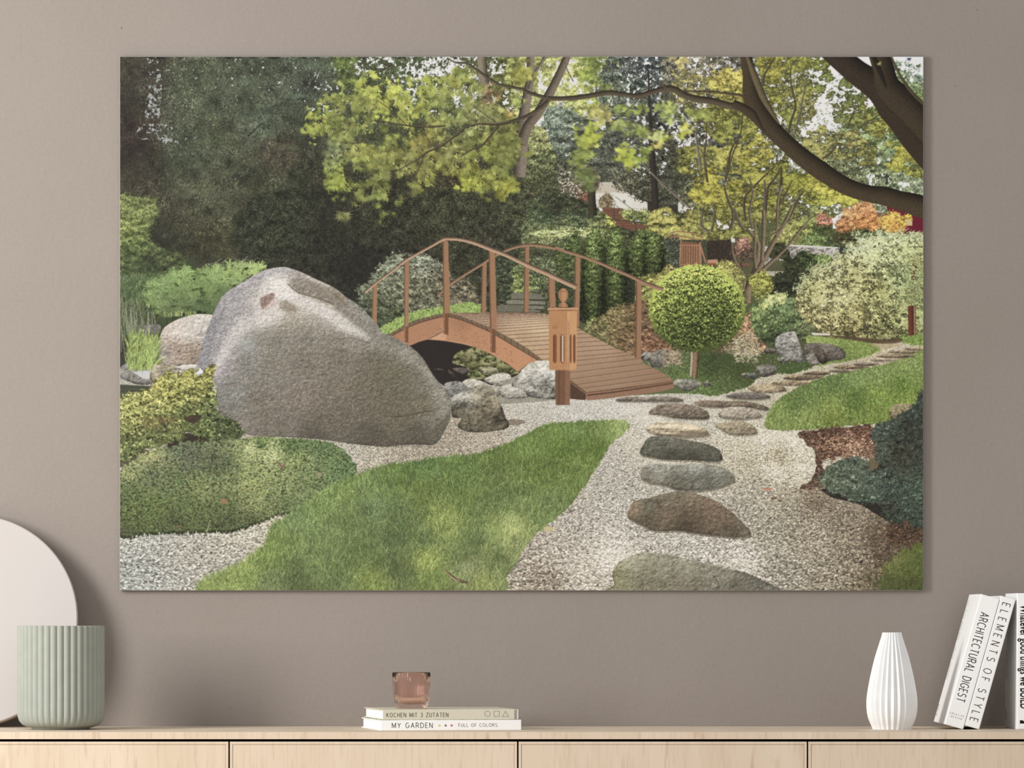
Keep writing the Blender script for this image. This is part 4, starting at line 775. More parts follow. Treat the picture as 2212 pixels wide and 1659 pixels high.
# rocks at the left of the boulder
stone(Z5([(110, 1060), (160, 970), (220, 890), (300, 872), (380, 880), (360, 960), (260, 1060), (160, 1100)]), (112, 108, 106), 133)
stone(Z5([(352, 1060), (380, 960), (420, 890), (520, 830), (640, 790), (740, 782), (840, 800), (820, 900), (760, 1100), (720, 1240), (560, 1230), (370, 1210)]),
      field([(370, 710, (206, 192, 180)), (430, 690, (214, 206, 198)), (400, 720, (204, 194, 186)), (450, 720, (190, 186, 180)), (380, 755, (168, 148, 134)), (420, 765, (158, 138, 120)), (350, 760, (164, 156, 148)), (430, 785, (150, 134, 118))]), 134, streak=.04, light=.1, fine=.05)
limb(Z5([(430, 1000), (520, 1040), (620, 1050), (740, 1010)]), [1.6, 1.6], (142, 122, 104))
n = 700; x = rng.uniform(275, 335, n) - PX0; y = rng.uniform(735, 800, n) - PY0; o = np.argsort(y)
dabs(x[o], y[o], -1.35 + .35 * rng.standard_normal(n), rng.uniform(16, 52, n), 1.5, tint(np.broadcast_to(np.float32([138, 160, 82]), C.shape), x, y, .17)[o], curv=rng.uniform(-.01, .015, n))
for k in range(22):
    X = rng.uniform(345, 425) - PX0; dabs(np.array([X]), np.array([682. - PY0]), np.array([-1.57 + rng.uniform(-.1, .1)]), np.array([rng.uniform(8, 22)]), 1.5, np.float32([[150, 168, 92]]))
stone(Z5([(290, 1290), (310, 1230), (380, 1205), (470, 1210), (530, 1240), (530, 1340), (400, 1380), (300, 1350)]), (148, 138, 116), 135, mott=.3)
stone(Z5([(500, 1240), (600, 1215), (700, 1220), (700, 1270), (600, 1280)]), (200, 196, 192), 136, mott=.2)
stone(Z5([(600, 1330), (660, 1325), (720, 1370), (690, 1420), (620, 1380)]), (200, 196, 190), 137, mott=.2)

# ---- 7. under the bridge ----------------------------------------------------------------------
fill(Z6([(500, 1060), (700, 960), (1000, 960), (1500, 1200), (1480, 1290), (1200, 1420), (850, 1420), (700, 1300)]), (44, 38, 36), sm=False, grain=.05)
mr = mask(Z6([(930, 1120), (1020, 1080), (1110, 1070), (1300, 1160), (1460, 1270), (1420, 1300), (1200, 1340), (1030, 1320), (1020, 1240), (900, 1200)]))
n1 = noise(9, 6, 140, 2); lay(mr, np.float32([96, 96, 64])); lay(mr * np.clip((n1 - .05) * 3, 0, 1), (156, 152, 108)); lay(mr * np.clip((-n1 - .15) * 4, 0, 1), (50, 48, 36)); lay(mr * np.clip((noise(5, 4, 141, 2) - .4) * 4, 0, 1), (120, 140, 70))
for pts, c in [([(1140, 1260), (1200, 1235), (1290, 1250), (1310, 1280), (1220, 1295), (1150, 1290)], (150, 146, 116)), ([(1290, 1220), (1360, 1210), (1410, 1250), (1370, 1275), (1290, 1265)], (120, 122, 78)), ([(1000, 1110), (1050, 1080), (1080, 1100), (1050, 1200), (1010, 1200), (960, 1180)], (128, 124, 84)), ([(1120, 1210), (1180, 1195), (1240, 1215), (1180, 1240)], (136, 136, 92)),
               ([(1040, 1200), (1100, 1190), (1120, 1240), (1060, 1260)], (104, 108, 66)), ([(740, 1255), (780, 1245), (830, 1260), (800, 1275), (750, 1275)], (72, 64, 60)), ([(900, 1250), (960, 1240), (1030, 1250), (1030, 1290), (980, 1300)], (92, 84, 78)), ([(860, 1260), (900, 1280), (960, 1330), (900, 1330)], (70, 62, 56))]:
    stone(Z6(pts), c, 142, mott=.25)
# bridge side beams, darker inner beam first
fill(Z6([(690, 1000), (830, 925), (880, 1015)]), (206, 152, 116), grain=.03)
fill(Z6([(700, 996), (860, 1005), (1000, 1020), (1060, 1045), (1095, 1068), (990, 1040), (850, 1015)]), (190, 138, 104))
Fbeam = field([(870, 730, (180, 134, 106)), (930, 700, (176, 132, 106)), (960, 725, (186, 140, 112)), (1020, 720, (186, 138, 110)), (1080, 750, (196, 144, 112)), (1130, 780, (198, 146, 114)), (1150, 790, (190, 138, 106)), (840, 735, (150, 118, 94)), (1000, 690, (166, 124, 100))]) * np.float32([1., .94, .86])
fill(np.vstack([smooth(Z6([(365, 966), (500, 900), (620, 852), (740, 818), (830, 800), (900, 808), (1000, 838), (1120, 888), (1240, 940), (1400, 1034), (1550, 1122), (1650, 1180)]), False),
                smooth(Z6([(1560, 1200), (1500, 1240), (1460, 1272), (1380, 1215), (1300, 1165), (1200, 1112), (1100, 1066), (1020, 1032), (930, 1016), (840, 1008)]), False),
                smooth(Z6([(850, 935), (820, 930), (760, 965), (700, 996), (620, 1018), (530, 1052), (480, 1030), (420, 1000)]), False)]), Fbeam, grain=.035)
limb(Z6([(700, 994), (760, 962), (822, 930)]), [1.6, 1.6], (112, 84, 66))
x, y = pick(mask(Z6([(540, 1000), (820, 860), (1000, 880), (1400, 1100), (1450, 1220), (1200, 1090), (900, 980), (700, 960)]), False), 90); dabs(x, y, 0, 2, 1.5, np.tile(np.float32([[128, 92, 70]]), (90, 1)), a=.6)
# plank ends along the arch
top = smooth(Z6([(360, 952), (490, 880), (600, 832), (720, 798), (815, 778), (880, 772), (960, 792), (1100, 850), (1220, 896), (1400, 990), (1550, 1082), (1665, 1172)]), False)
bot = smooth(Z6([(372, 972), (500, 905), (620, 856), (740, 822), (830, 804), (900, 812), (1000, 842), (1120, 892), (1240, 946), (1400, 1042), (1550, 1130), (1640, 1185)]), False)
fill(np.vstack([top, bot[::-1]]), (126, 102, 78), grain=.06)
for i in range(2, len(top) - 1, 2): limb([tuple(top[i]), tuple(bot[min(i, len(bot) - 1)])], [1.1, 1.1], (78, 62, 48))
limb([tuple(p) for p in bot[::3]], [1.4, 1.2], (84, 60, 46))
# deck
deck = np.vstack([np.array(Z6([(870, 773), (1280, 768), (1590, 770), (1700, 782), (1800, 815)])), np.array(Z7([(180, 1008), (300, 1075), (480, 1170), (640, 1235), (760, 1300), (960, 1430), (972, 1440), (950, 1448), (250, 1536)])), np.array(Z7([(125, 1440), (0, 1330)])),
                  np.array(Z6([(1665, 1172), (1550, 1082), (1400, 990), (1220, 896), (1100, 850), (960, 792)]))])
Fd = field([(990, 685, (166, 140, 118)), (1060, 684, (176, 150, 128)), (1130, 690, (204, 176, 148)), (1160, 695, (206, 180, 150)), (1060, 710, (156, 130, 110)), (1130, 730, (166, 138, 116)), (1150, 750, (178, 148, 122)), (1120, 745, (190, 162, 134)), (1260, 720, (160, 132, 112)), (1300, 750, (164, 136, 116)), (1280, 790, (152, 126, 106)), (1360, 790, (146, 120, 100)), (1300, 820, (146, 120, 100)), (1400, 820, (144, 116, 96)), (1430, 825, (138, 110, 90)), (1260, 830, (146, 118, 98)), (1170, 770, (176, 146, 120))])
Fd = Fd * np.float32([1.09, 1.06, .99])
fill(deck, Fd, grain=.035)
# plank joints: left rim point to right rim point, spacing opening towards the viewer
Lr = smooth(Z6([(900, 776), (960, 792), (1100, 850), (1220, 896), (1400, 990), (1550, 1082), (1665, 1172)]) + Z7([(125, 1440), (185, 1490), (250, 1536)]), False, 24)
Rr = smooth(Z6([(1500, 770), (1590, 772), (1700, 784), (1800, 815)]) + Z7([(180, 1008), (300, 1075), (480, 1170), (640, 1235), (760, 1300), (960, 1430)]), False, 24)
def along(P, t):
    d = np.r_[0, np.cumsum(np.linalg.norm(np.diff(P, axis=0), axis=1))]; return np.interp(t * d[-1], d, P[:, 0]), np.interp(t * d[-1], d, P[:, 1])
# joints measured by their heights on the two rims
yl = [775, 784, 795, 807, 820, 835, 852, 870, 890, 912, 936, 962, 992, 1022, 1056, 1092, 1130, 1170]
def atY(P, y): o = np.argsort(P[:, 1]); return np.interp(y, P[o, 1], P[o, 0])
jl = [480 + v / 3.95 for v in yl] + [440 + v / 3.771 for v in (1300, 1340, 1385, 1430, 1474, 1506)]
jr = [480 + v / 3.95 for v in (771, 775, 780, 787, 795, 805, 817, 831, 847, 864, 882)] + [440 + v / 3.771 for v in (1028, 1055, 1085, 1117, 1150, 1180, 1210)] + [440 + v / 3.771 for v in (1232, 1262, 1298, 1336, 1375, 1412)]
for a, b in zip(jl, jr):
    limb([(atY(Lr, a), a), (atY(Rr, b), b)], [1.1, 1.1], (112, 84, 68), .1)
    limb([(atY(Lr, a) + 1, a + 1.6), (atY(Rr, b), b + 1.6)], [.9, .9], (186, 158, 134), .1)
fill(Z7([(245, 1560), (250, 1536), (600, 1496), (950, 1446), (972, 1442), (975, 1465), (965, 1500), (860, 1530), (600, 1565), (400, 1590), (270, 1603), (240, 1590)]), (150, 112, 88), grain=.04)
limb(Z7([(262, 1560), (500, 1532), (860, 1478), (960, 1462)]), [2.6, 2.2], (84, 58, 44))
limb(Z7([(262, 1540), (500, 1512), (860, 1465), (960, 1446)]), [2.8, 2.4], (128, 94, 74))
fill(Z7([(125, 1440), (250, 1536), (245, 1600), (125, 1590)]), (86, 62, 48), grain=.06)
limb(Z7([(60, 1400), (150, 1470), (250, 1545)]), [3, 3], (134, 100, 78))
# white rocks by the lantern
stone(Z6([(980, 1370), (1040, 1335), (1100, 1340), (1160, 1360), (1230, 1390), (1300, 1390), (1300, 1480), (1180, 1500), (1000, 1480)]), (176, 172, 160), 150, mott=.25)
stone(Z6([(1170, 1350), (1220, 1310), (1290, 1290), (1370, 1290), (1400, 1330), (1340, 1370), (1310, 1400), (1230, 1380)]), (196, 192, 178), 151, mott=.12)
stone(Z6([(830, 1380), (880, 1360), (960, 1358), (1010, 1390), (1050, 1430), (1000, 1500), (900, 1500), (840, 1440)]), (142, 142, 138), 152, mott=.3)
stone(Z6([(1300, 1440), (1330, 1395), (1400, 1380), (1480, 1390), (1540, 1430), (1560, 1480), (1480, 1505), (1340, 1500)]), (192, 188, 176), 153, mott=.18)
stone(Z6([(1405, 1400), (1440, 1330), (1500, 1250), (1560, 1200), (1640, 1180), (1720, 1185), (1790, 1230), (1790, 1480), (1740, 1508), (1620, 1500), (1540, 1480), (1500, 1420)]), field([(1130, 810, (190, 186, 176)), (1160, 790, (200, 196, 184)), (1180, 800, (186, 184, 178)), (1150, 840, (160, 158, 152)), (1185, 850, (150, 146, 138))]), 154, mott=.3, fine=.16)
ms2 = [(890, 1500), (960, 1470), (1060, 1420), (1180, 1410), (1250, 1430), (1300, 1540), (1340, 1640)]
stone(Z6([(880, 1500), (980, 1450), (1080, 1400), (1200, 1390), (1260, 1440), (1290, 1520)]) + Z10([(1120, 60), (1150, 150), (1180, 200), (1150, 245), (960, 272), (830, 262), (770, 220), (800, 160), (730, 150), (716, 40)]),
      field([(1000, 860, (150, 150, 142)), (1040, 850, (150, 142, 124)), (1060, 880, (136, 124, 104)), (1030, 900, (118, 110, 92)), (1080, 905, (112, 104, 86)), (1010, 925, (110, 106, 88)), (985, 890, (104, 98, 84))]), 155, mott=.3, fine=.16)
fill(Z10([(1180, 170), (1260, 170), (1310, 190), (1250, 215), (1180, 215)]), (104, 88, 70), .6, sm=True)

# posts and rails
def post(pts, c, split=.22, dk=.72):
    a, b, c2, d = [np.array(p) for p in pts]   # top-left, top-right, bottom-right, bottom-left
    fill([a, b, c2, d], c, grain=.03)
    fill([a, a + (b - a) * split, d + (c2 - d) * split, d], np.array(c) * dk)
far = smooth(Z6([(770, 628), (870, 535), (1000, 448), (1140, 362), (1260, 284), (1400, 222), (1540, 193), (1700, 205), (1850, 240)]) + Z7([(0, 362), (150, 405), (300, 455), (450, 518), (600, 582), (700, 630), (800, 672), (882, 698)]), False, 8)
for q in [Z6([(1150, 345), (1193, 345), (1185, 768), (1142, 766)]), Z6([(1514, 208), (1556, 208), (1550, 768), (1505, 766)]), Z7([(158, 425), (205, 440), (195, 1000), (150, 1000)]), Z7([(658, 630), (703, 645), (700, 1266), (650, 1252)])]: post(q, (158, 116, 86))
limb([tuple(p) for p in far[::4]] + [tuple(far[-1])], [5.5, 5.5, 6, 6.5, 7, 7], (156, 118, 92), .3, .04)
for q in [Z6([(216, 520), (258, 515), (252, 868), (210, 832)]), Z6([(486, 305), (530, 300), (522, 885), (488, 905)]), Z6([(815, 158), (862, 156), (880, 772), (820, 782)]), Z6([(1207, 232), (1262, 250), (1280, 915), (1220, 905)]), Z6([(1713, 460), (1773, 485), (1782, 722), (1722, 726)])]: post(q, (162, 118, 86), .18)
for q in [Z6([(487, 900), (522, 882), (522, 1030), (487, 1020)]), Z6([(820, 780), (864, 776), (864, 962), (822, 950)]), Z6([(1222, 905), (1266, 915), (1266, 1112), (1224, 1108)])]: post(q, (124, 82, 56), .3, 1.25)
for px, py in [(490, 915), (490, 1000), (825, 830), (825, 910), (1230, 960), (1230, 1045)]: fill([(750 + (px + math.cos(t) * 6) / 3.95, 480 + (py + math.sin(t) * 6) / 3.95) for t in np.arange(0, 6.28, .6)], (150, 140, 130))
near = Z6([(152, 594), (240, 522), (380, 417), (500, 322), (620, 254), (740, 188), (820, 143), (870, 138), (970, 145), (1090, 175), (1220, 225), (1340, 270), (1470, 330), (1600, 390), (1740, 450), (1860, 508), (1958, 550)])
limb(near, [4.5, 5, 5.5, 6, 6.5, 7, 8, 8.5, 9, 9.5, 10], (168, 134, 108), .42, .04)

# lantern post
Fl = (196, 138, 96)
fill(Z6([(1775, 1262), (1905, 1262), (1900, 1560), (1780, 1560)]), (122, 86, 64), grain=.06)
fill(Z6([(1860, 1262), (1905, 1262), (1900, 1560), (1862, 1560)]), (142, 100, 74), grain=.05)
fill(Z6([(1805, 1262), (1812, 1262), (1812, 1560), (1805, 1560)]), (96, 66, 50))
body = Z6([(1722, 755), (1962, 755), (1956, 1262), (1724, 1262)])
fill(body, (186, 130, 84), grain=.035)
fill(Z6([(1886, 755), (1962, 755), (1958, 1250), (1890, 1266)]), (206, 146, 96), grain=.03)
limb(Z6([(1886, 760), (1888, 1262)]), [1.2, 1.2], (232, 184, 150)); limb(Z6([(1893, 840), (1893, 1262)]), [1, 1], (140, 94, 66))
fill([(750 + (1778 + math.cos(t) * 26) / 3.95, 480 + (895 + math.sin(t) * 18) / 3.95) for t in np.arange(0, 6.28, .4)], (160, 106, 74), .5)
for x0, x1 in [(1758, 1788), (1820, 1856), (1902, 1916), (1930, 1950)]:
    pts = [(x0, 975), ((x0 * 3 + x1) / 4, 955), ((x0 + x1 * 3) / 4, 955), (x1, 975), (x1, 1180), ((x0 + x1 * 3) / 4, 1202), ((x0 * 3 + x1) / 4, 1202), (x0, 1180)]
    fill(Z6(pts), (132, 82, 52)); fill(Z6([(x0, 975), (x0 + 7, 965), (x0 + 7, 1195), (x0, 1180)]), (104, 64, 42))
fill(Z6([(1834, 962), (1846, 962), (1846, 1190), (1834, 1190)]), (224, 214, 196))
for k in range(22): fill(Z6([(1834, 966 + k * 10), (1846, 968 + k * 10), (1846, 971 + k * 10), (1834, 969 + k * 10)]), (160, 140, 116))
fill(Z6([(1708, 735), (1725, 728), (1960, 726), (1975, 735), (1972, 750), (1712, 752)]), (200, 144, 102))
limb(Z6([(1712, 752), (1972, 750)]), [1.4, 1.4], (140, 96, 66))
prof = [(562, 12), (575, 28), (582, 40), (590, 36), (600, 42), (630, 42), (655, 34), (670, 20), (680, 16), (690, 26), (705, 40), (722, 42)]
Lq = [(1845 - w, y) for y, w in prof]; Rq = [(1845 + w, y) for y, w in prof][::-1]
fill(Z6(Lq + Rq), (172, 118, 80), grain=.03); fill(Z6([(1845 - w * .3, y) for y, w in prof] + [(1845 + w * .6, y) for y, w in prof][::-1]), (202, 146, 104), .6)
for y, w in [(582, 38), (592, 36), (684, 22), (706, 40)]: limb(Z6([(1845 - w, y), (1845 + w, y)]), [1, 1], (140, 92, 62))

# ---- 8. the big boulder -------------------------------------------------------------------------
boulder = Z5([(700, 1215), (712, 1130), (735, 1050), (790, 880), (870, 690), (940, 600), (1050, 530), (1180, 450), (1290, 400), (1390, 382), (1450, 382), (1560, 415), (1700, 480), (1830, 540), (1900, 580), (1970, 640), (2050, 690), (2110, 760), (2160, 830)]) + \
    Z6([(100, 700), (180, 790), (250, 860), (300, 935), (400, 980), (540, 1060), (640, 1150), (700, 1250), (770, 1350), (850, 1440), (885, 1520), (885, 1600)]) + Z10([(716, 70), (708, 170), (660, 270), (610, 350), (560, 376), (480, 370), (330, 375), (200, 387), (0, 372)]) + \
    Z9([(1900, 372), (1700, 345), (1400, 325), (1200, 320), (1050, 290), (950, 200), (880, 140), (840, 60)]) + Z5([(850, 1500), (860, 1400), (800, 1330)])
Fr = field([(p[0], p[1], c) for p, c in [
    (Z5([(1000, 600)])[0], (156, 150, 148)), (Z5([(1200, 480)])[0], (160, 154, 148)), (Z5([(1400, 430)])[0], (178, 170, 162)), (Z5([(1380, 520)])[0], (214, 206, 194)), (Z5([(1300, 560)])[0], (206, 198, 186)), (Z5([(1450, 600)])[0], (210, 200, 184)),
    (Z5([(1600, 470)])[0], (146, 134, 122)), (Z5([(1550, 560)])[0], (150, 138, 122)), (Z5([(1700, 560)])[0], (136, 124, 108)), (Z5([(1750, 640)])[0], (136, 122, 98)), (Z5([(1900, 640)])[0], (134, 124, 106)), (Z5([(2000, 720)])[0], (142, 136, 124)), (Z5([(1650, 640)])[0], (192, 180, 162)), (Z5([(1800, 760)])[0], (196, 184, 166)), (Z5([(1950, 900)])[0], (176, 166, 146)), (Z5([(1600, 740)])[0], (184, 172, 152)),
    (Z5([(2050, 800)])[0], (140, 134, 120)), (Z5([(2100, 900)])[0], (138, 132, 118)), (Z5([(1280, 690)])[0], (138, 116, 98)), (Z5([(1320, 650)])[0], (170, 140, 126)), (Z5([(1450, 700)])[0], (148, 136, 112)), (Z5([(1350, 760)])[0], (190, 180, 158)), (Z5([(1200, 660)])[0], (186, 176, 160)), (Z5([(1150, 760)])[0], (168, 158, 150)),
    (Z5([(900, 750)])[0], (146, 140, 138)), (Z5([(1000, 720)])[0], (162, 154, 150)), (Z5([(850, 900)])[0], (142, 138, 138)), (Z5([(950, 900)])[0], (150, 144, 140)), (Z5([(1080, 880)])[0], (176, 166, 156)), (Z5([(1300, 860)])[0], (176, 166, 148)), (Z5([(1500, 860)])[0], (160, 150, 130)), (Z5([(1750, 860)])[0], (158, 148, 132)), (Z5([(1250, 940)])[0], (156, 148, 132)),
    (Z5([(780, 1050)])[0], (140, 134, 134)), (Z5([(1000, 1020)])[0], (166, 156, 148)), (Z5([(1140, 1040)])[0], (146, 148, 140)), (Z5([(880, 1150)])[0], (160, 150, 146)), (Z5([(760, 1180)])[0], (136, 132, 132)), (Z5([(880, 1260)])[0], (156, 146, 142)), (Z5([(1350, 1020)])[0], (124, 118, 104)), (Z5([(1600, 1000)])[0], (132, 124, 108)), (Z5([(1900, 1000)])[0], (128, 118, 102)),
    (Z5([(1100, 1200)])[0], (124, 120, 108)), (Z5([(1300, 1250)])[0], (122, 114, 98)), (Z5([(1600, 1200)])[0], (116, 108, 92)), (Z5([(1900, 1150)])[0], (112, 102, 86)), (Z5([(1000, 1400)])[0], (124, 118, 106)), (Z5([(1200, 1500)])[0], (118, 108, 92)), (Z5([(1600, 1500)])[0], (126, 114, 98)), (Z5([(1900, 1400)])[0], (116, 106, 88)), (Z5([(950, 1600)])[0], (122, 116, 104)), (Z5([(1000, 1450)])[0], (130, 130, 120)),
    (Z6([(200, 1000)])[0], (126, 120, 106)), (Z6([(400, 1060)])[0], (122, 116, 98)), (Z6([(500, 1100)])[0], (134, 128, 112)), (Z6([(250, 900)])[0], (138, 130, 116)), (Z6([(200, 1250)])[0], (108, 100, 82)), (Z6([(400, 1300)])[0], (110, 104, 82)), (Z6([(600, 1250)])[0], (120, 116, 98)), (Z6([(350, 1500)])[0], (106, 98, 78)), (Z6([(650, 1400)])[0], (122, 118, 100)), (Z6([(760, 1500)])[0], (132, 126, 108)), (Z6([(850, 1560)])[0], (128, 124, 108)), (Z6([(650, 1560)])[0], (112, 104, 84)),
    ((700, 900), (108, 100, 82)), ((600, 920), (114, 106, 90)), ((560, 900), (122, 112, 96)), ((850, 900), (106, 98, 78)), ((940, 900), (122, 116, 98)), ((950, 930), (104, 98, 82)), ((800, 940), (92, 84, 70)), ((900, 945), (92, 84, 70)), ((680, 940), (96, 88, 74)), ((960, 880), (118, 114, 96))]])
Fr = Fr * np.float32([1.03, 1.05, 1.11])
mbd = stone(boulder, Fr, 160, .06, light=0, edge=.1, mott=.03, fine=.03, emb=.2)
for q, c, so, a_ in [
    (Z5([(1000, 560), (1180, 460), (1380, 392), (1500, 402), (1430, 470), (1300, 520), (1180, 620), (1080, 760), (960, 900), (820, 1180), (740, 1180), (800, 920), (900, 700)]), (152, 147, 143), 9, .5),
    (Z5([(1290, 470), (1400, 440), (1480, 480), (1500, 560), (1620, 630), (1780, 690), (1900, 780), (2060, 900), (2170, 990), (2100, 1000), (1900, 900), (1750, 800), (1560, 730), (1480, 760), (1380, 830), (1250, 900), (1180, 840), (1180, 700), (1230, 560)]), (214, 204, 190), 7, .7),
    (Z5([(1330, 480), (1450, 500), (1480, 580), (1560, 630), (1440, 660), (1330, 590)]), (232, 222, 208), 5, .8),
    (Z5([(1480, 500), (1560, 480), (1700, 520), (1850, 600), (2000, 720), (2140, 880), (2060, 870), (1900, 740), (1750, 660), (1600, 620), (1520, 570)]), (134, 124, 108), 5, .8),
    (Z5([(1560, 420), (1700, 480), (1850, 550), (1780, 550), (1640, 490)]), (164, 154, 142), 3, .6),
    (Z5([(1840, 590), (1900, 620), (1990, 720), (1950, 700), (1880, 640)]), (120, 106, 80), 3, .7),
    (Z5([(980, 900), (1120, 800), (1180, 860), (1090, 960), (980, 1100), (880, 1280), (820, 1330), (860, 1180)]), (194, 184, 175), 6, .7),
    (Z5([(720, 1200), (760, 1000), (860, 800), (920, 780), (860, 960), (800, 1180), (760, 1250)]), (132, 128, 128), 6, .6),
    (Z5([(1180, 950), (1400, 890), (1700, 880), (1950, 960), (2172, 1060), (2172, 1300), (1600, 1350), (1300, 1200), (1150, 1050)]), (124, 116, 100), 10, .45),
    (Z6([(0, 960), (180, 970), (400, 1040), (560, 1100), (700, 1290), (640, 1290), (480, 1160), (250, 1080), (0, 1080)]), (146, 138, 122), 6, .5),
    (Z6([(180, 1080), (420, 1150), (600, 1300), (700, 1480), (720, 1659), (200, 1659), (60, 1300)]), (108, 100, 80), 14, .5),
    (Z6([(640, 1200), (760, 1360), (850, 1470), (870, 1600), (800, 1659), (760, 1500), (690, 1360)]), (140, 134, 118), 5, .6),
    (Z10([(0, 280), (300, 300), (560, 300), (640, 180), (700, 100), (690, 180), (640, 280), (560, 376), (330, 376), (0, 372)]), (94, 86, 70), 5, .45),
    (Z5([(1230, 650), (1290, 620), (1345, 600), (1350, 640), (1300, 700), (1250, 740)]), (126, 98, 82), 2, .75), (Z5([(1400, 680), (1460, 670), (1550, 730), (1480, 770), (1400, 740)]), (130, 116, 94), 4, .7), (Z5([(1290, 700), (1350, 650), (1370, 700), (1310, 740)]), (190, 156, 144), 2, .6)]:
    veil(q, tuple(v * w_ for v, w_ in zip(c, (1.03, 1.05, 1.1))), so * .62, a_)
nn = noise(2.2, 1.8, 161, 2) * .13 + noise(16, 5, 162, 2) * .04; C *= 1 + (mbd * nn)[..., None]
x, y = pick(mbd * (np.arange(PH) > 740 - PY0)[:, None], 2600); dabs(x, y, 0, rng.uniform(1, 2, 2600), 1, tint(C * 1.35, x, y, .1), a=.5)
x, y = pick(mbd, 2600); dabs(x, y, 0, rng.uniform(1, 2, 2600), 1, tint(C * .75, x, y, .1), a=.5)
for pts, w, c, a in [(Z5([(1460, 520), (1560, 600), (1700, 640), (1860, 700)]), 2, (112, 100, 84), 1),
                     (Z9([(1900, 260), (1900, 260)]), 1, (90, 80, 64), 1), (Z10([(230, 150), (330, 145), (420, 128), (500, 108), (580, 100)]), 1.6, (76, 68, 54), 1), (Z5([(1900, 1000), (2000, 985), (2100, 1010), (2172, 1040)]), 1.5, (104, 94, 80), 1)]:
    limb(pts, [w, w], c)
for px, py, rx, ry, c in [(1130, 1040, 60, 50, (152, 156, 148)), (1030, 1440, 36, 30, (138, 142, 134)), (1985, 750, 20, 14, (170, 168, 158)), (1100, 1240, 24, 20, (136, 138, 128))]:
    q = Z5([(px + math.cos(t) * rx, py + math.sin(t) * ry) for t in np.arange(0, 6.28, .35)]); lay(rough(mask(q), 3, .5, int(px)), c, .45)

# ---- 9. foreground planting ---------------------------------------------------------------------
# yellow shrub lower left
Fy = field([(280, 830, (160, 160, 96)), (340, 830, (188, 180, 96)), (400, 810, (180, 172, 92)), (450, 800, (170, 160, 90)), (300, 860, (190, 184, 104)), (370, 860, (176, 172, 92)), (430, 850, (156, 152, 84)), (450, 870, (132, 140, 84)), (280, 900, (176, 174, 98)), (340, 900, (150, 152, 86)), (400, 895, (120, 128, 76)), (450, 910, (112, 122, 76)), (290, 940, (122, 124, 76)), (350, 930, (112, 116, 72)), (420, 930, (108, 118, 72)), (270, 970, (112, 120, 74)), (330, 960, (122, 130, 78)), (480, 920, (88, 98, 66)), (470, 880, (110, 120, 78))])
Fy = Fy * np.float32([.86, .89, .84])
my = rough(mask(Z5([(30, 1500), (120, 1460), (200, 1440), (270, 1420), (320, 1380), (360, 1330), (400, 1340), (440, 1240), (500, 1290), (570, 1290), (640, 1250), (690, 1330), (740, 1290), (800, 1215), (835, 1230), (820, 1380), (860, 1500), (850, 1640)]) + Z9([(850, 120), (930, 180), (1010, 220), (1060, 290), (1000, 340), (850, 350), (700, 320), (600, 290), (500, 330), (400, 390), (200, 440), (30, 500)])), 6, .35, 170)
fill(Z9([(450, 330), (600, 290), (760, 310), (980, 350), (960, 420), (400, 430)]), (58, 46, 40), grain=.1)
fill(Z9([(30, 440), (300, 430), (200, 530), (30, 580)]), (92, 82, 66), grain=.15)
foliage(my, Fy, .1, (4, 8), (2, 4), (.3, 1.1), .22, 16, .5, .36, 170, order=.6)
x, y = pick(my, 1500); o = np.argsort(y)
c = tint(Fy * 1.05, x, y, .22)
for i in o:
    s = rng.uniform(4, 8.5) * (1 + .25 * ((y[i] + PY0) > 880)); th = rng.uniform(-.7, .9) + (math.pi if rng.random() < .45 else 0)
    cx, cy = x[i] + PX0, y[i] + PY0; u = np.array([math.cos(th), math.sin(th)]); v = np.array([-u[1], u[0]]) * s * .3
    p = np.array([cx, cy]); fill([p, p + u * s * .5 + v, p + u * s, p + u * s * .5 - v], np.clip(c[i], 0, 255), .92)
    fill([p, p + u * s * .5 + v * .1, p + u * s * .9, p + u * s * .5 - v], np.clip(c[i] * .82, 0, 255), .6)
x, y = pick(mask(Z9([(180, 180), (450, 160), (480, 220), (250, 250)])), 90); dabs(x, y, -1.57 + .5 * rng.standard_normal(90), 9, 1, np.tile(np.float32([[112, 78, 56]]), (90, 1)), a=.6)
fill(Z9([(560, 170), (640, 140), (710, 150), (690, 190), (640, 210)]), (62, 44, 38), .8, sm=True)

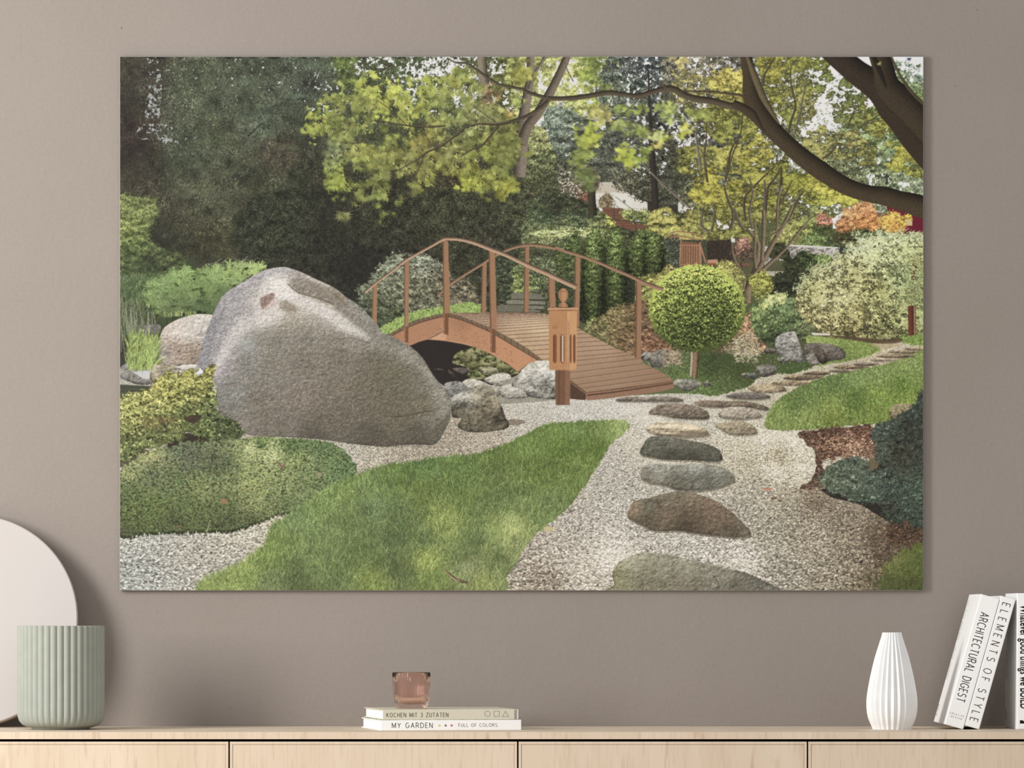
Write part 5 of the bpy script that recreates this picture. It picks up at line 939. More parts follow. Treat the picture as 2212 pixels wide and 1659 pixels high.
# sedum mat
sed = Z9([(30, 620), (130, 530), (250, 450), (450, 400), (600, 360), (850, 360), (1050, 340), (1200, 325), (1400, 335), (1700, 355), (1850, 400), (1950, 500), (2010, 600), (1900, 680), (1750, 780), (1600, 870), (1500, 930), (1300, 980), (1150, 1040), (1000, 1090), (700, 1105), (300, 1115), (30, 1135), (-40, 900)])
mse = rough(mask(sed), 3, .3, 171)
Fs = field([(p[0], p[1], c) for p, c in [(Z9([(100, 600)])[0], (136, 144, 92)), (Z9([(300, 470)])[0], (146, 150, 96)), (Z9([(500, 420)])[0], (100, 112, 80)), (Z9([(600, 480)])[0], (92, 98, 76)), (Z9([(800, 420)])[0], (108, 118, 80)), (Z9([(800, 520)])[0], (84, 94, 66)), (Z9([(900, 560)])[0], (88, 100, 66)), (Z9([(1150, 440)])[0], (176, 184, 122)), (Z9([(1300, 470)])[0], (172, 180, 120)), (Z9([(1200, 400)])[0], (86, 106, 58)), (Z9([(1450, 400)])[0], (84, 106, 62)), (Z9([(1700, 400)])[0], (88, 110, 68)),
    (Z9([(1500, 520)])[0], (124, 138, 84)), (Z9([(1700, 560)])[0], (104, 122, 76)), (Z9([(1900, 600)])[0], (92, 116, 72)), (Z9([(1300, 620)])[0], (128, 140, 86)), (Z9([(1150, 560)])[0], (126, 138, 84)), (Z9([(300, 650)])[0], (92, 104, 70)), (Z9([(100, 800)])[0], (90, 104, 62)), (Z9([(500, 700)])[0], (96, 110, 70)), (Z9([(700, 750)])[0], (112, 124, 74)), (Z9([(900, 700)])[0], (112, 124, 78)), (Z9([(1100, 750)])[0], (134, 144, 86)), (Z9([(1400, 760)])[0], (118, 132, 82)), (Z9([(1600, 740)])[0], (104, 120, 74)),
    (Z9([(300, 900)])[0], (92, 108, 58)), (Z9([(600, 900)])[0], (92, 106, 60)), (Z9([(900, 900)])[0], (92, 106, 62)), (Z9([(1150, 880)])[0], (124, 134, 82)), (Z9([(1400, 900)])[0], (96, 110, 68)), (Z9([(100, 1000)])[0], (92, 106, 58)), (Z9([(500, 1040)])[0], (78, 88, 54)), (Z9([(900, 1030)])[0], (76, 86, 54)), (Z9([(1100, 1000)])[0], (84, 94, 58)), (Z9([(60, 1110)])[0], (74, 82, 54))]])
lay(mse, Fs * .62)
x, y = pick(mse, 15000); o = np.argsort(y); x, y = x[o], y[o]; n = len(x)
cs = tint(Fs, x, y, .16, 4)
for s in np.array_split(np.arange(n), 60):   # each sprig: a dark stem with a lighter rosette on top
    k = len(s); h = rng.uniform(3, 8, k) * (1 + .5 * (y[s] / PH - .7))
    dabs(x[s], y[s] + h, -1.57 + .15 * rng.standard_normal(k), h, 3, cs[s] * .66, chunks=1, taper=False)
    dabs(x[s] - 1.5, y[s] - .5, 0, 3.2, 3, cs[s] * .98, chunks=1, taper=False)
    dabs(x[s] - 1, y[s] - 1.5, 0, rng.uniform(1, 2.6, k), 1, cs[s] * 1.2 + 6, chunks=1)
for px, py, c in [(1370, 560, (150, 128, 104)), (895, 860, (160, 112, 84)), (1690, 640, (150, 140, 110))]:
    q = Z9([(px - 30, py - 30), (px + 5, py - 8), (px + 35, py - 22), (px + 28, py + 6), (px + 5, py + 30), (px - 14, py + 10)]); fill(q, c)
limb(Z9([(1345, 520), (1385, 575), (1410, 550)]), [2.4, 1.4], (110, 92, 74)); limb(Z9([(1385, 575), (1385, 605)]), [2, 1.4], (80, 66, 50))
limb(Z9([(778, 1045), (755, 1130)]), [1, 1.6], (200, 196, 160)); limb(Z9([(540, 1060), (480, 1090)]), [1, 1], (190, 130, 100))

# lawn in the middle
law = Z10([(0, 600), (200, 540), (400, 510), (600, 480), (900, 450), (1100, 390), (1300, 300), (1440, 222), (1600, 200), (1800, 182), (2080, 178), (2140, 225), (2090, 290), (1990, 370), (1900, 520), (1780, 700), (1650, 870), (1500, 1000), (1350, 1130), (1240, 1300), (1150, 1440), (1080, 1545)]) + \
    Z9([(2122, 1640), (780, 1640), (740, 1530), (900, 1460), (1080, 1370), (1230, 1230), (1310, 1060), (1480, 960), (1600, 860), (1800, 730), (2000, 650)])
ml = rough(mask(law), 3, .35, 172)
Fw = field([(p[0], p[1], c) for p, c in [(Z10([(2050, 230)])[0], (142, 160, 84)), (Z10([(1900, 230)])[0], (116, 138, 68)), (Z10([(1700, 240)])[0], (108, 134, 66)), (Z10([(1500, 270)])[0], (112, 136, 62)), (Z10([(1850, 400)])[0], (102, 124, 52)), (Z10([(1600, 400)])[0], (98, 120, 50)), (Z10([(1300, 380)])[0], (108, 132, 60)), (Z10([(1100, 460)])[0], (98, 118, 54)), (Z10([(1700, 600)])[0], (108, 128, 60)), (Z10([(1400, 600)])[0], (100, 120, 54)), (Z10([(1150, 640)])[0], (108, 126, 62)), (Z10([(800, 560)])[0], (98, 122, 58)), (Z10([(500, 560)])[0], (96, 122, 60)), (Z10([(250, 600)])[0], (104, 128, 60)),
    (Z10([(100, 700)])[0], (112, 134, 70)), (Z10([(500, 750)])[0], (104, 122, 56)), (Z10([(800, 780)])[0], (98, 118, 56)), (Z10([(1150, 800)])[0], (100, 120, 64)), (Z10([(1500, 850)])[0], (112, 130, 70)), (Z10([(300, 950)])[0], (100, 120, 66)), (Z10([(100, 900)])[0], (108, 128, 74)), (Z10([(650, 950)])[0], (134, 150, 72)), (Z10([(700, 1000)])[0], (132, 148, 70)), (Z10([(950, 950)])[0], (112, 132, 68)), (Z10([(1200, 1080)])[0], (176, 188, 104)), (Z10([(1100, 1050)])[0], (140, 156, 80)), (Z10([(1300, 1080)])[0], (150, 164, 86)), (Z10([(1400, 950)])[0], (110, 130, 68)), (Z10([(900, 1150)])[0], (98, 116, 62)), (Z10([(500, 1150)])[0], (100, 118, 66)), (Z10([(250, 1150)])[0], (96, 112, 64)), (Z10([(50, 1200)])[0], (100, 118, 62)),
    (Z10([(520, 1290)])[0], (146, 160, 72)), (Z10([(800, 1300)])[0], (100, 116, 62)), (Z10([(1100, 1300)])[0], (108, 122, 68)), (Z10([(850, 1370)])[0], (150, 158, 100)), (Z10([(300, 1400)])[0], (96, 110, 62)), (Z10([(600, 1450)])[0], (112, 130, 62)), (Z10([(100, 1480)])[0], (124, 140, 64)), (Z10([(950, 1470)])[0], (134, 144, 74)), (Z9([(1700, 900)])[0], (118, 140, 72)), (Z9([(1900, 780)])[0], (120, 142, 70)), (Z9([(1500, 1050)])[0], (112, 134, 74)), (Z9([(1400, 1200)])[0], (116, 136, 66)), (Z9([(1250, 1300)])[0], (116, 138, 64)), (Z9([(1050, 1450)])[0], (134, 152, 72)), (Z9([(900, 1520)])[0], (130, 148, 72)), (Z9([(1500, 1500)])[0], (92, 106, 60)), (Z9([(1700, 1300)])[0], (112, 130, 70)), (Z9([(1800, 1500)])[0], (104, 122, 66)), (Z9([(1300, 1580)])[0], (116, 132, 76)), (Z10([(1250, 1150)])[0], (132, 142, 84))]])
Fw = Fw * np.float32([1., 1.01, 1.08])
grass(ml, Fw * (1 + .1 * noise(34, 22, 173, 3))[..., None], .3, 5, 15, 1, .42, .15, 1.)
n = 700; x, y = pick(ml * (np.arange(PH) > 990 - PY0)[:, None], n); dabs(x, y, -1.57 + .8 * rng.standard_normal(n), rng.uniform(10, 26, n), 1., a=.7, col=tint(Fw * 1.28 + 6, x, y, .12), curv=rng.uniform(-.03, .03, n))
x, y = pick(ml * (np.arange(PH) > 1000 - PY0)[:, None], n * 2); dabs(x, y, -1.57 + .9 * rng.standard_normal(n * 2), rng.uniform(6, 16, n * 2), 1., tint(Fw * .6, x, y, .12), curv=rng.uniform(-.05, .05, n * 2), a=.5)
limb(Z10([(675, 1375), (720, 1420), (770, 1450), (850, 1470)]), [3, 5, 4, 3], (140, 108, 84), .5)
limb(Z10([(720, 1425), (760, 1455)]), [2.4, 2.4], (196, 156, 130)); limb(Z10([(780, 1465), (850, 1475)]), [2, 2], (70, 50, 40))
fill(Z10([(1458, 1030), (1490, 1022), (1545, 1040), (1520, 1055), (1465, 1062)]), (196, 178, 128), sm=True)
fill(Z10([(1650, 880), (1700, 900), (1670, 915)]), (96, 78, 62), .7)

# right lawn
rl = Z12([(60, 345), (55, 270), (110, 165), (200, 85), (330, 10)]) + Z8([(430, 1540), (600, 1465), (800, 1405), (1000, 1365), (1150, 1335), (1300, 1285), (1445, 1222), (1445, 1659)]) + Z12([(1290, 200), (1280, 300), (900, 312), (700, 322), (450, 350), (200, 358)])
mr2 = rough(mask(rl), 2, .3, 174)
Fr2 = field([(1680, 890, (128, 150, 78)), (1660, 910, (124, 144, 74)), (1720, 870, (98, 122, 62)), (1760, 850, (108, 132, 70)), (1740, 900, (132, 150, 78)), (1800, 880, (134, 154, 74)), (1800, 830, (100, 124, 66)), (1850, 860, (92, 116, 54)), (1900, 850, (124, 150, 66)), (1900, 890, (118, 138, 62)), (1960, 860, (124, 146, 62)), (1850, 820, (124, 148, 84)), (1900, 810, (126, 146, 82)), (1960, 790, (132, 152, 84)), (1980, 820, (120, 142, 72)), (1720, 830, (110, 128, 70)), (1800, 905, (112, 128, 58)), (1950, 835, (100, 126, 54))])
grass(mr2, Fr2, .22, 3, 9, 2, .5, .14, 1.5)
# small lawns right of the round tree
mr3 = rough(mask(Z8([(560, 1140), (640, 1125), (850, 1150), (1050, 1180), (1115, 1225), (1050, 1265), (940, 1300), (850, 1318), (740, 1330), (640, 1340)])), 2, .3, 175)
grass(mr3, field([(1780, 735, (146, 166, 84)), (1850, 745, (130, 152, 74)), (1830, 770, (118, 138, 70))]), .25, 3, 5, 3, .5, .12, 1.4)
mr3 = rough(mask(Z8([(1260, 1130), (1445, 1120), (1445, 1190), (1330, 1190), (1270, 1160)])), 2, .3, 176); grass(mr3, field([(1970, 735, (122, 148, 70))]), .25, 3, 4, 4)
fill(Z8([(740, 1120), (900, 1130), (1130, 1150), (1260, 1140), (1270, 1170), (1120, 1185), (900, 1150)]), (92, 72, 54), .85, sm=True, grain=.15)
fill(Z8([(1020, 1180), (1300, 1180), (1200, 1215), (1120, 1230)]), (168, 152, 116), .6, grain=.1)
fill(Z8([(600, 1100), (740, 1108), (740, 1120), (610, 1118)]), (222, 214, 206))
mr4 = rough(mask(Z7([(700, 1280), (860, 1220), (1100, 1200), (1584, 1240)]) + Z8([(250, 1250), (420, 1290), (620, 1340), (600, 1360), (480, 1400), (340, 1410), (200, 1440), (140, 1500), (0, 1540)]) + Z7([(1300, 1562), (1100, 1545), (1000, 1500), (960, 1430), (850, 1360)])), 3, .3, 177)
grass(mr4, field([(1450, 800, (92, 114, 62)), (1480, 820, (98, 120, 66)), (1540, 790, (66, 80, 46)), (1560, 830, (92, 110, 64)), (1520, 850, (104, 126, 70)), (1600, 800, (72, 84, 48)), (1590, 840, (88, 104, 60)), (1700, 790, (80, 100, 56)), (1650, 790, (88, 98, 62)), (1440, 780, (120, 118, 96))]), .25, 3, 6, 5, .5, .16, 1.4)
# rocks and dry growth behind the round tree
for i, (pts, c) in enumerate([(Z7([(700, 1230), (740, 1205), (780, 1225), (760, 1280), (710, 1270)]), (146, 144, 136)), (Z7([(770, 1230), (840, 1190), (900, 1200), (920, 1280), (860, 1330), (780, 1320)]), (124, 120, 110)), (Z7([(900, 1220), (1000, 1200), (1020, 1260), (940, 1290)]), (166, 150, 120)),
    (Z7([(970, 1440), (1040, 1425), (1160, 1440), (1190, 1470), (1160, 1500), (1080, 1530), (980, 1490)]), (130, 128, 118)), (Z7([(1210, 1470), (1240, 1440), (1270, 1480), (1230, 1490)]), (140, 140, 126)), (Z7([(1520, 1390), (1584, 1380), (1584, 1420), (1540, 1420)]), (130, 130, 120)),
    (Z8([(330, 1170), (345, 1130), (400, 1100), (470, 1090), (490, 1120), (520, 1200), (550, 1260), (555, 1310), (480, 1320), (400, 1290), (335, 1240)]), (158, 156, 150)), (Z8([(340, 1290), (400, 1285), (430, 1310), (390, 1340)]), (146, 146, 128)),
    (Z8([(550, 1190), (640, 1175), (760, 1190), (840, 1230), (850, 1290), (760, 1310), (640, 1320), (570, 1260)]), (112, 104, 96)), (Z8([(560, 1270), (600, 1258), (640, 1270), (665, 1330), (610, 1345), (565, 1310)]), (140, 134, 124)), (Z8([(610, 1230), (650, 1200), (700, 1240), (720, 1310), (680, 1335), (640, 1290)]), (98, 88, 78)),
    (Z8([(190, 1360), (240, 1340), (330, 1345), (335, 1400), (300, 1420), (220, 1430)]), (124, 120, 112)), (Z8([(140, 1410), (170, 1398), (195, 1425), (180, 1445), (140, 1440)]), (112, 116, 110)), (Z8([(250, 1220), (320, 1220), (330, 1250), (260, 1255)]), (110, 104, 98)), (Z8([(75, 1410), (110, 1400), (125, 1425), (90, 1435)]), (124, 122, 110))]):
    stone(pts, c, 180 + i, mott=.22, fine=.14)
x, y = pick(mask(Z7([(860, 1180), (1020, 1180), (1020, 1320), (860, 1320)]), False), 160); dabs(x, y, rng.uniform(-1, 1, 160), rng.uniform(4, 9, 160), 1, tint(np.broadcast_to(np.float32([170, 150, 124]), C.shape), x, y, .25))
x, y = pick(mask(Z8([(0, 1160), (140, 1080), (220, 1200), (180, 1320), (20, 1320)]), False), 380); dabs(x, y, rng.uniform(-1, 1, 380), rng.uniform(4, 9, 380), 1, tint(np.broadcast_to(np.float32([190, 180, 150]), C.shape), x, y, .25), a=.8)
# round lollipop tree
limb(Z7([(1118, 1170), (1115, 1300), (1105, 1410)]), [6, 6, 5], (176, 156, 136), .2)
limb(Z7([(1155, 1160), (1150, 1300), (1140, 1420)]), [10, 10, 9], (132, 102, 78), .4)
cx, cy, rx, ry = 1506, 665, 103, 93
yy, xx = np.mgrid[0:PH, 0:PW]; ux = (xx + PX0 - cx) / rx; uy = (yy + PY0 - cy) / ry
rr = np.sqrt(ux ** 2 + uy ** 2); mt = (rr + .035 * noise(7, 7, 190, 2) < 1).astype(np.float32)
lit = np.clip(.34 - .55 * uy - .14 * ux + .1 * noise(30, 26, 191, 2), 0, 1)
rim = np.clip((rr - .62) * 2.0, 0, 1) * np.clip(.75 - .6 * uy, 0, 1)
k3 = np.clip(lit * .72 + rim * .55, 0, 1)[..., None]
k3 = np.clip(k3 * 1.08 - .04, 0, 1); Ft = np.float32([74, 86, 42]) * (1 - k3) + np.float32([192, 212, 88]) * k3
foliage(mt, Ft.astype(np.float32), .3, (2, 4), (1, 2), (-1.3, 1.1), .26, 7, .4, .42, 190, order=.85)
th = rng.uniform(0, 6.283, 1500); r_ = rng.uniform(.93, 1.01, 1500)
x = cx - PX0 + np.cos(th) * rx * r_; y = cy - PY0 + np.sin(th) * ry * r_; dabs(x, y, th + .5 * rng.standard_normal(1500), rng.uniform(2, 6, 1500), 1.4, tint(Ft.astype(np.float32), x, y, .14))
limb(Z7([(700, 630), (800, 672), (882, 695)]), [8, 8], (154, 118, 92), .3, .04)

# ---- 10. stepping stones, mulch, blue spruce, corner grass ----------------------------------------
steps = [([(110, 120), (190, 98), (350, 95), (560, 98), (635, 120), (600, 135), (350, 135), (150, 135)], (134, 124, 112)), ([(970, 92), (1050, 68), (1180, 62), (1290, 80), (1315, 105), (1200, 118), (1050, 112)], (120, 112, 106)), ([(720, 140), (800, 125), (1000, 130), (1150, 135), (1290, 175), (1290, 203), (1150, 185), (960, 182), (780, 172)], (126, 112, 96)),
         ([(910, 235), (960, 190), (1030, 175), (1160, 185), (1240, 225), (1245, 255), (1150, 270), (1050, 278), (940, 260)], (168, 158, 142)), ([(365, 225), (420, 175), (480, 155), (600, 150), (720, 165), (800, 195), (838, 230), (825, 270), (700, 272), (560, 262), (470, 242)], (134, 120, 106)), ([(885, 322), (960, 298), (1080, 285), (1160, 310), (1205, 345), (1210, 385), (1120, 398), (1000, 390), (930, 350)], (152, 140, 116)),
         ([(340, 345), (400, 310), (520, 290), (700, 315), (800, 345), (835, 375), (830, 400), (700, 415), (560, 410), (430, 395)], (184, 168, 140))]
for i, (p, c) in enumerate(steps):
    q = Z11(p); sh = [(x + 1, y + 3) for x, y in q]; fill(sh, (112, 104, 90), .6, sm=True)
    stone(q, c, 200 + i, streak=.05 if i != 6 else .3, light=.25, edge=.2, mott=.12)
fill(Z11([(560, 408), (600, 380), (720, 355), (830, 380), (830, 402), (700, 416)]), (126, 112, 92), .6, sm=True)
for p, c in [([(298, 530), (330, 460), (380, 412), (500, 405), (640, 430), (800, 460), (900, 500), (942, 560), (935, 592), (870, 605), (700, 592), (500, 590), (420, 575), (330, 555)], [(1400, 960, (106, 102, 88)), (1450, 950, (116, 108, 96)), (1500, 960, (110, 104, 90)), (1540, 975, (98, 92, 78)), (1450, 980, (80, 74, 62)), (1500, 988, (72, 66, 56)), (1400, 980, (92, 86, 74))]),
             ([(302, 690), (330, 640), (430, 622), (600, 628), (800, 625), (950, 650), (1030, 710), (1030, 755), (900, 810), (760, 828), (600, 825), (500, 790), (370, 765), (310, 725)], [(1420, 1010, (150, 142, 130)), (1500, 1012, (152, 146, 134)), (1560, 1018, (142, 134, 122)), (1400, 1030, (124, 112, 98)), (1470, 1050, (98, 90, 76)), (1490, 1035, (112, 104, 92)), (1530, 1040, (108, 102, 90)), (1570, 1030, (112, 104, 90))]),
             ([(205, 1040), (215, 970), (260, 910), (380, 885), (520, 845), (650, 838), (760, 860), (880, 905), (980, 970), (1060, 1040), (1130, 1110), (1165, 1150), (1150, 1185), (1060, 1195), (900, 1182), (720, 1162), (600, 1142), (420, 1145), (300, 1090)], [(1370, 1095, (138, 112, 90)), (1400, 1090, (104, 96, 80)), (1450, 1075, (118, 104, 86)), (1500, 1075, (124, 106, 86)), (1540, 1090, (130, 104, 86)), (1440, 1110, (120, 100, 82)), (1500, 1120, (98, 82, 66)), (1560, 1120, (120, 98, 80)), (1400, 1130, (96, 82, 66)), (1480, 1142, (84, 70, 56)), (1580, 1150, (96, 82, 68)), (1610, 1150, (122, 106, 90))]),
             ([(85, 1500), (100, 1430), (180, 1360), (300, 1318), (420, 1318), (560, 1340), (700, 1370), (850, 1410), (1000, 1440), (1150, 1480), (1280, 1540), (1390, 1600), (1400, 1640), (120, 1640), (100, 1560)], [(1330, 1245, (134, 126, 92)), (1370, 1210, (144, 136, 112)), (1430, 1205, (134, 126, 106)), (1480, 1220, (138, 130, 110)), (1560, 1235, (132, 122, 106)), (1640, 1255, (112, 104, 92)), (1400, 1250, (126, 116, 94)), (1480, 1260, (122, 110, 92)), (1600, 1270, (110, 100, 86))])]:
    q = Z11(p); fill([(x + 1, y + 4) for x, y in q], (92, 86, 74), .6, sm=True)
    stone(q, field(c) * np.float32([1.04, 1.1, 1.12]), int(c[0][0]) + len(p), .05, streak=.03, light=.06, edge=.16, mott=.07, fine=.07)
for pts, w, c in [(Z11([(870, 1490), (910, 1550), (915, 1600)]), 1.8, (84, 72, 58)), (Z11([(430, 900), (460, 960), (490, 1000)]), 1.6, (80, 70, 56)), (Z11([(620, 910), (700, 918)]), 1, (96, 82, 66)), (Z11([(700, 820), (715, 760), (740, 740)]), 2.4, (84, 76, 64)), (Z11([(780, 1040), (900, 1080), (1050, 1120)]), 1.4, (96, 80, 64)), (Z11([(480, 1050), (640, 1030), (760, 1050)]), 1.4, (100, 84, 68))]: limb(pts, [w, w * .6], c)
fill(Z11([(920, 560), (935, 545), (942, 590), (925, 590)]), (50, 44, 36), .7)
fill(Z11([(1255, 815), (1290, 803), (1330, 815), (1300, 830)]), (196, 122, 96)); fill(Z11([(1320, 885), (1350, 878), (1375, 890), (1330, 905)]), (118, 94, 74))
for i, (p, c) in enumerate([([(130, 1500), (330, 1470), (400, 1510), (400, 1540), (200, 1548)], (160, 142, 116)), ([(300, 1478), (420, 1455), (600, 1455), (540, 1490), (400, 1495)], (150, 132, 106)), ([(390, 1440), (450, 1415), (510, 1420), (520, 1452), (430, 1450)], (140, 122, 96)), ([(470, 1450), (560, 1405), (700, 1412), (660, 1440), (560, 1455)], (136, 118, 96)), ([(540, 1410), (620, 1388), (740, 1395), (700, 1415)], (128, 112, 92)),
    ([(730, 1385), (820, 1372), (920, 1375), (880, 1395), (780, 1397)], (140, 128, 110)), ([(770, 1362), (830, 1338), (960, 1342), (1030, 1358), (900, 1372)], (146, 126, 100)), ([(910, 1332), (980, 1322), (1100, 1322), (1080, 1342), (960, 1350)], (124, 114, 100)), ([(1040, 1302), (1130, 1285), (1260, 1290), (1200, 1312), (1100, 1315)], (150, 138, 116)), ([(1088, 1278), (1180, 1258), (1330, 1265), (1380, 1275), (1250, 1290)], (128, 112, 92)), ([(1165, 1245), (1260, 1232), (1390, 1235), (1340, 1258)], (140, 124, 100)), ([(1300, 1215), (1440, 1205), (1440, 1228), (1330, 1230)], (150, 134, 108))]):
    q = Z8(p); fill([(x, y + 1.5) for x, y in q], (110, 98, 78), .5, sm=True); stone(q, tuple(v * 1.08 for v in c), 220 + i, light=.3, edge=.25, mott=.2)
# mulch
mm = rough(mask(Z12([(310, 372), (450, 355), (700, 330), (900, 330), (930, 480), (900, 590), (760, 560), (560, 580), (480, 600), (520, 700), (500, 800), (360, 810), (260, 830), (400, 760), (440, 640), (440, 540), (380, 470)])), 4, .5, 230)
Fm = field([(1740, 940, (96, 72, 60)), (1800, 930, (88, 64, 52)), (1860, 930, (92, 66, 54)), (1800, 960, (150, 116, 92)), (1840, 960, (166, 130, 104)), (1870, 950, (150, 112, 90)), (1770, 960, (110, 82, 66)), (1850, 985, (150, 118, 96)), (1810, 985, (120, 88, 70)), (1780, 1000, (96, 72, 60)), (1770, 1050, (100, 80, 66)), (1880, 990, (120, 96, 78))])
lay(mm, Fm * .62); x, y = pick(mm, 2600); dabs(x, y, rng.normal(0, .6, 2600), rng.uniform(3, 9, 2600), rng.uniform(1, 2, 2600), tint(Fm * 1.08, x, y, .34), curv=rng.uniform(-.1, .1, 2600))
fill(Z12([(940, 330), (1290, 200), (1290, 1200), (1040, 1090), (800, 940), (560, 880), (480, 820), (600, 800), (900, 600)]), (46, 42, 38), sm=False)
ms3 = rough(mask(Z12([(1040, 170), (1100, 155), (1210, 165), (1210, 220), (1100, 300), (1030, 250)])), 1, .1, 231)
stone(Z12([(1025, 190), (1060, 160), (1130, 152), (1215, 165), (1200, 260), (1040, 280)]), (150, 138, 104), 232)
fill(Z12([(860, 590), (920, 570), (960, 590), (900, 670), (850, 660)]), (112, 100, 76), sm=True)
# blue spruce: whorled sprigs
mbs = rough(mask(Z12([(1300, 100), (1210, 165), (1150, 200), (1060, 270), (960, 300), (880, 370), (880, 440), (930, 490), (910, 580), (960, 620), (1000, 650), (880, 680), (820, 590), (740, 565), (660, 580), (560, 630), (480, 710), (470, 760), (540, 830), (640, 860), (720, 910), (860, 915), (960, 950), (960, 1000), (1040, 1070), (1160, 1110), (1300, 1130)])), 4, .35, 233)
Fsp = field([(1770 + 0, 1030, (100, 118, 96)), (1800, 1020, (96, 112, 94)), (1840, 1000, (92, 108, 92)), (1850, 1040, (100, 116, 98)), (1900, 930, (84, 100, 90)), (1930, 900, (72, 86, 78)), (1970, 880, (66, 80, 72)), (1960, 930, (58, 66, 58)), (1900, 970, (78, 92, 80)), (1950, 980, (62, 64, 54)), (1880, 1050, (86, 106, 94)), (1920, 1060, (72, 90, 80)), (1980, 1060, (78, 98, 84)), (1960, 1110, (68, 84, 74)), (1920, 1100, (62, 70, 60)), (1860, 1075, (84, 104, 88)), (1980, 1000, (66, 76, 66))])
Fsp = Fsp * np.float32([.97, .93, .92])
foliage(mbs, Fsp, .22, (3, 6), (1, 2), (-1.2, 1.4), .18, 14, .4, .5, 233)
x, y = pick(mbs, 1500); o = np.argsort(y)
for i in o:
    n = 9; c = tint(Fsp * rng.uniform(.75, 1.2), np.full(n, x[i]), np.full(n, y[i]), .12)
    dabs(np.full(n, x[i]), np.full(n, y[i]), rng.uniform(-3.4, .3, n), rng.uniform(2.5, 5.5, n), 1.6, c, chunks=1)
# litter on the gravel at the right, corner grass
mlit = rough(mask(Z12([(1000, 1080), (1280, 1120), (1290, 1300), (1160, 1280), (1000, 1200)])), 7, .5, 234)
x, y = pick(mlit, 1300); dabs(x, y, rng.normal(0, .6, 1300), rng.uniform(3, 8, 1300), 1.6, tint(np.broadcast_to(np.float32([84, 64, 50]), C.shape), x, y, .3))
x, y = pick(mask([(1560, 930), (1980, 930), (1980, 1275), (1750, 1275)], False), 700); dabs(x, y, rng.normal(0, .5, 700), rng.uniform(2, 7, 700), 1, tint(np.broadcast_to(np.float32([108, 92, 74]), C.shape), x, y, .25), a=.7)
mcg = rough(mask(Z12([(940, 1640), (960, 1480), (1020, 1380), (1120, 1310), (1200, 1280), (1300, 1260), (1300, 1640)])), 8, .4, 235)
lay(np.clip(mcg * .7, 0, 1), (84, 92, 48)); x, y = pick(mcg, 1500); dabs(x, y, -1.2 + .8 * rng.standard_normal(1500), rng.uniform(5, 16, 1500), 2, tint(field([(1930, 1220, (110, 116, 62)), (1970, 1230, (92, 104, 50)), (1980, 1265, (74, 82, 42)), (1930, 1265, (80, 86, 50))]), x, y, .17), a=.7)
# dappled sun over the gravel
for px, py, rx, ry, a in [(1310, 1200, 60, 26, .35), (1600, 1212, 36, 14, .4), (1680, 945, 70, 12, .45), (1700, 1012, 70, 8, .4), (1400, 905, 60, 14, .35), (1340, 880, 60, 10, .3), (1470, 995, 60, 8, .35), (1380, 960, 30, 14, .3), (1360, 1190, 30, 16, .3)]:
    g = np.exp(-((xx + PX0 - px) / rx) ** 2 - ((yy + PY0 - py) / ry) ** 2) * (mground > .5) * (C.mean(2) > 120)
    lay(np.clip(g, 0, 1), np.float32([238, 228, 208]), a * .8)

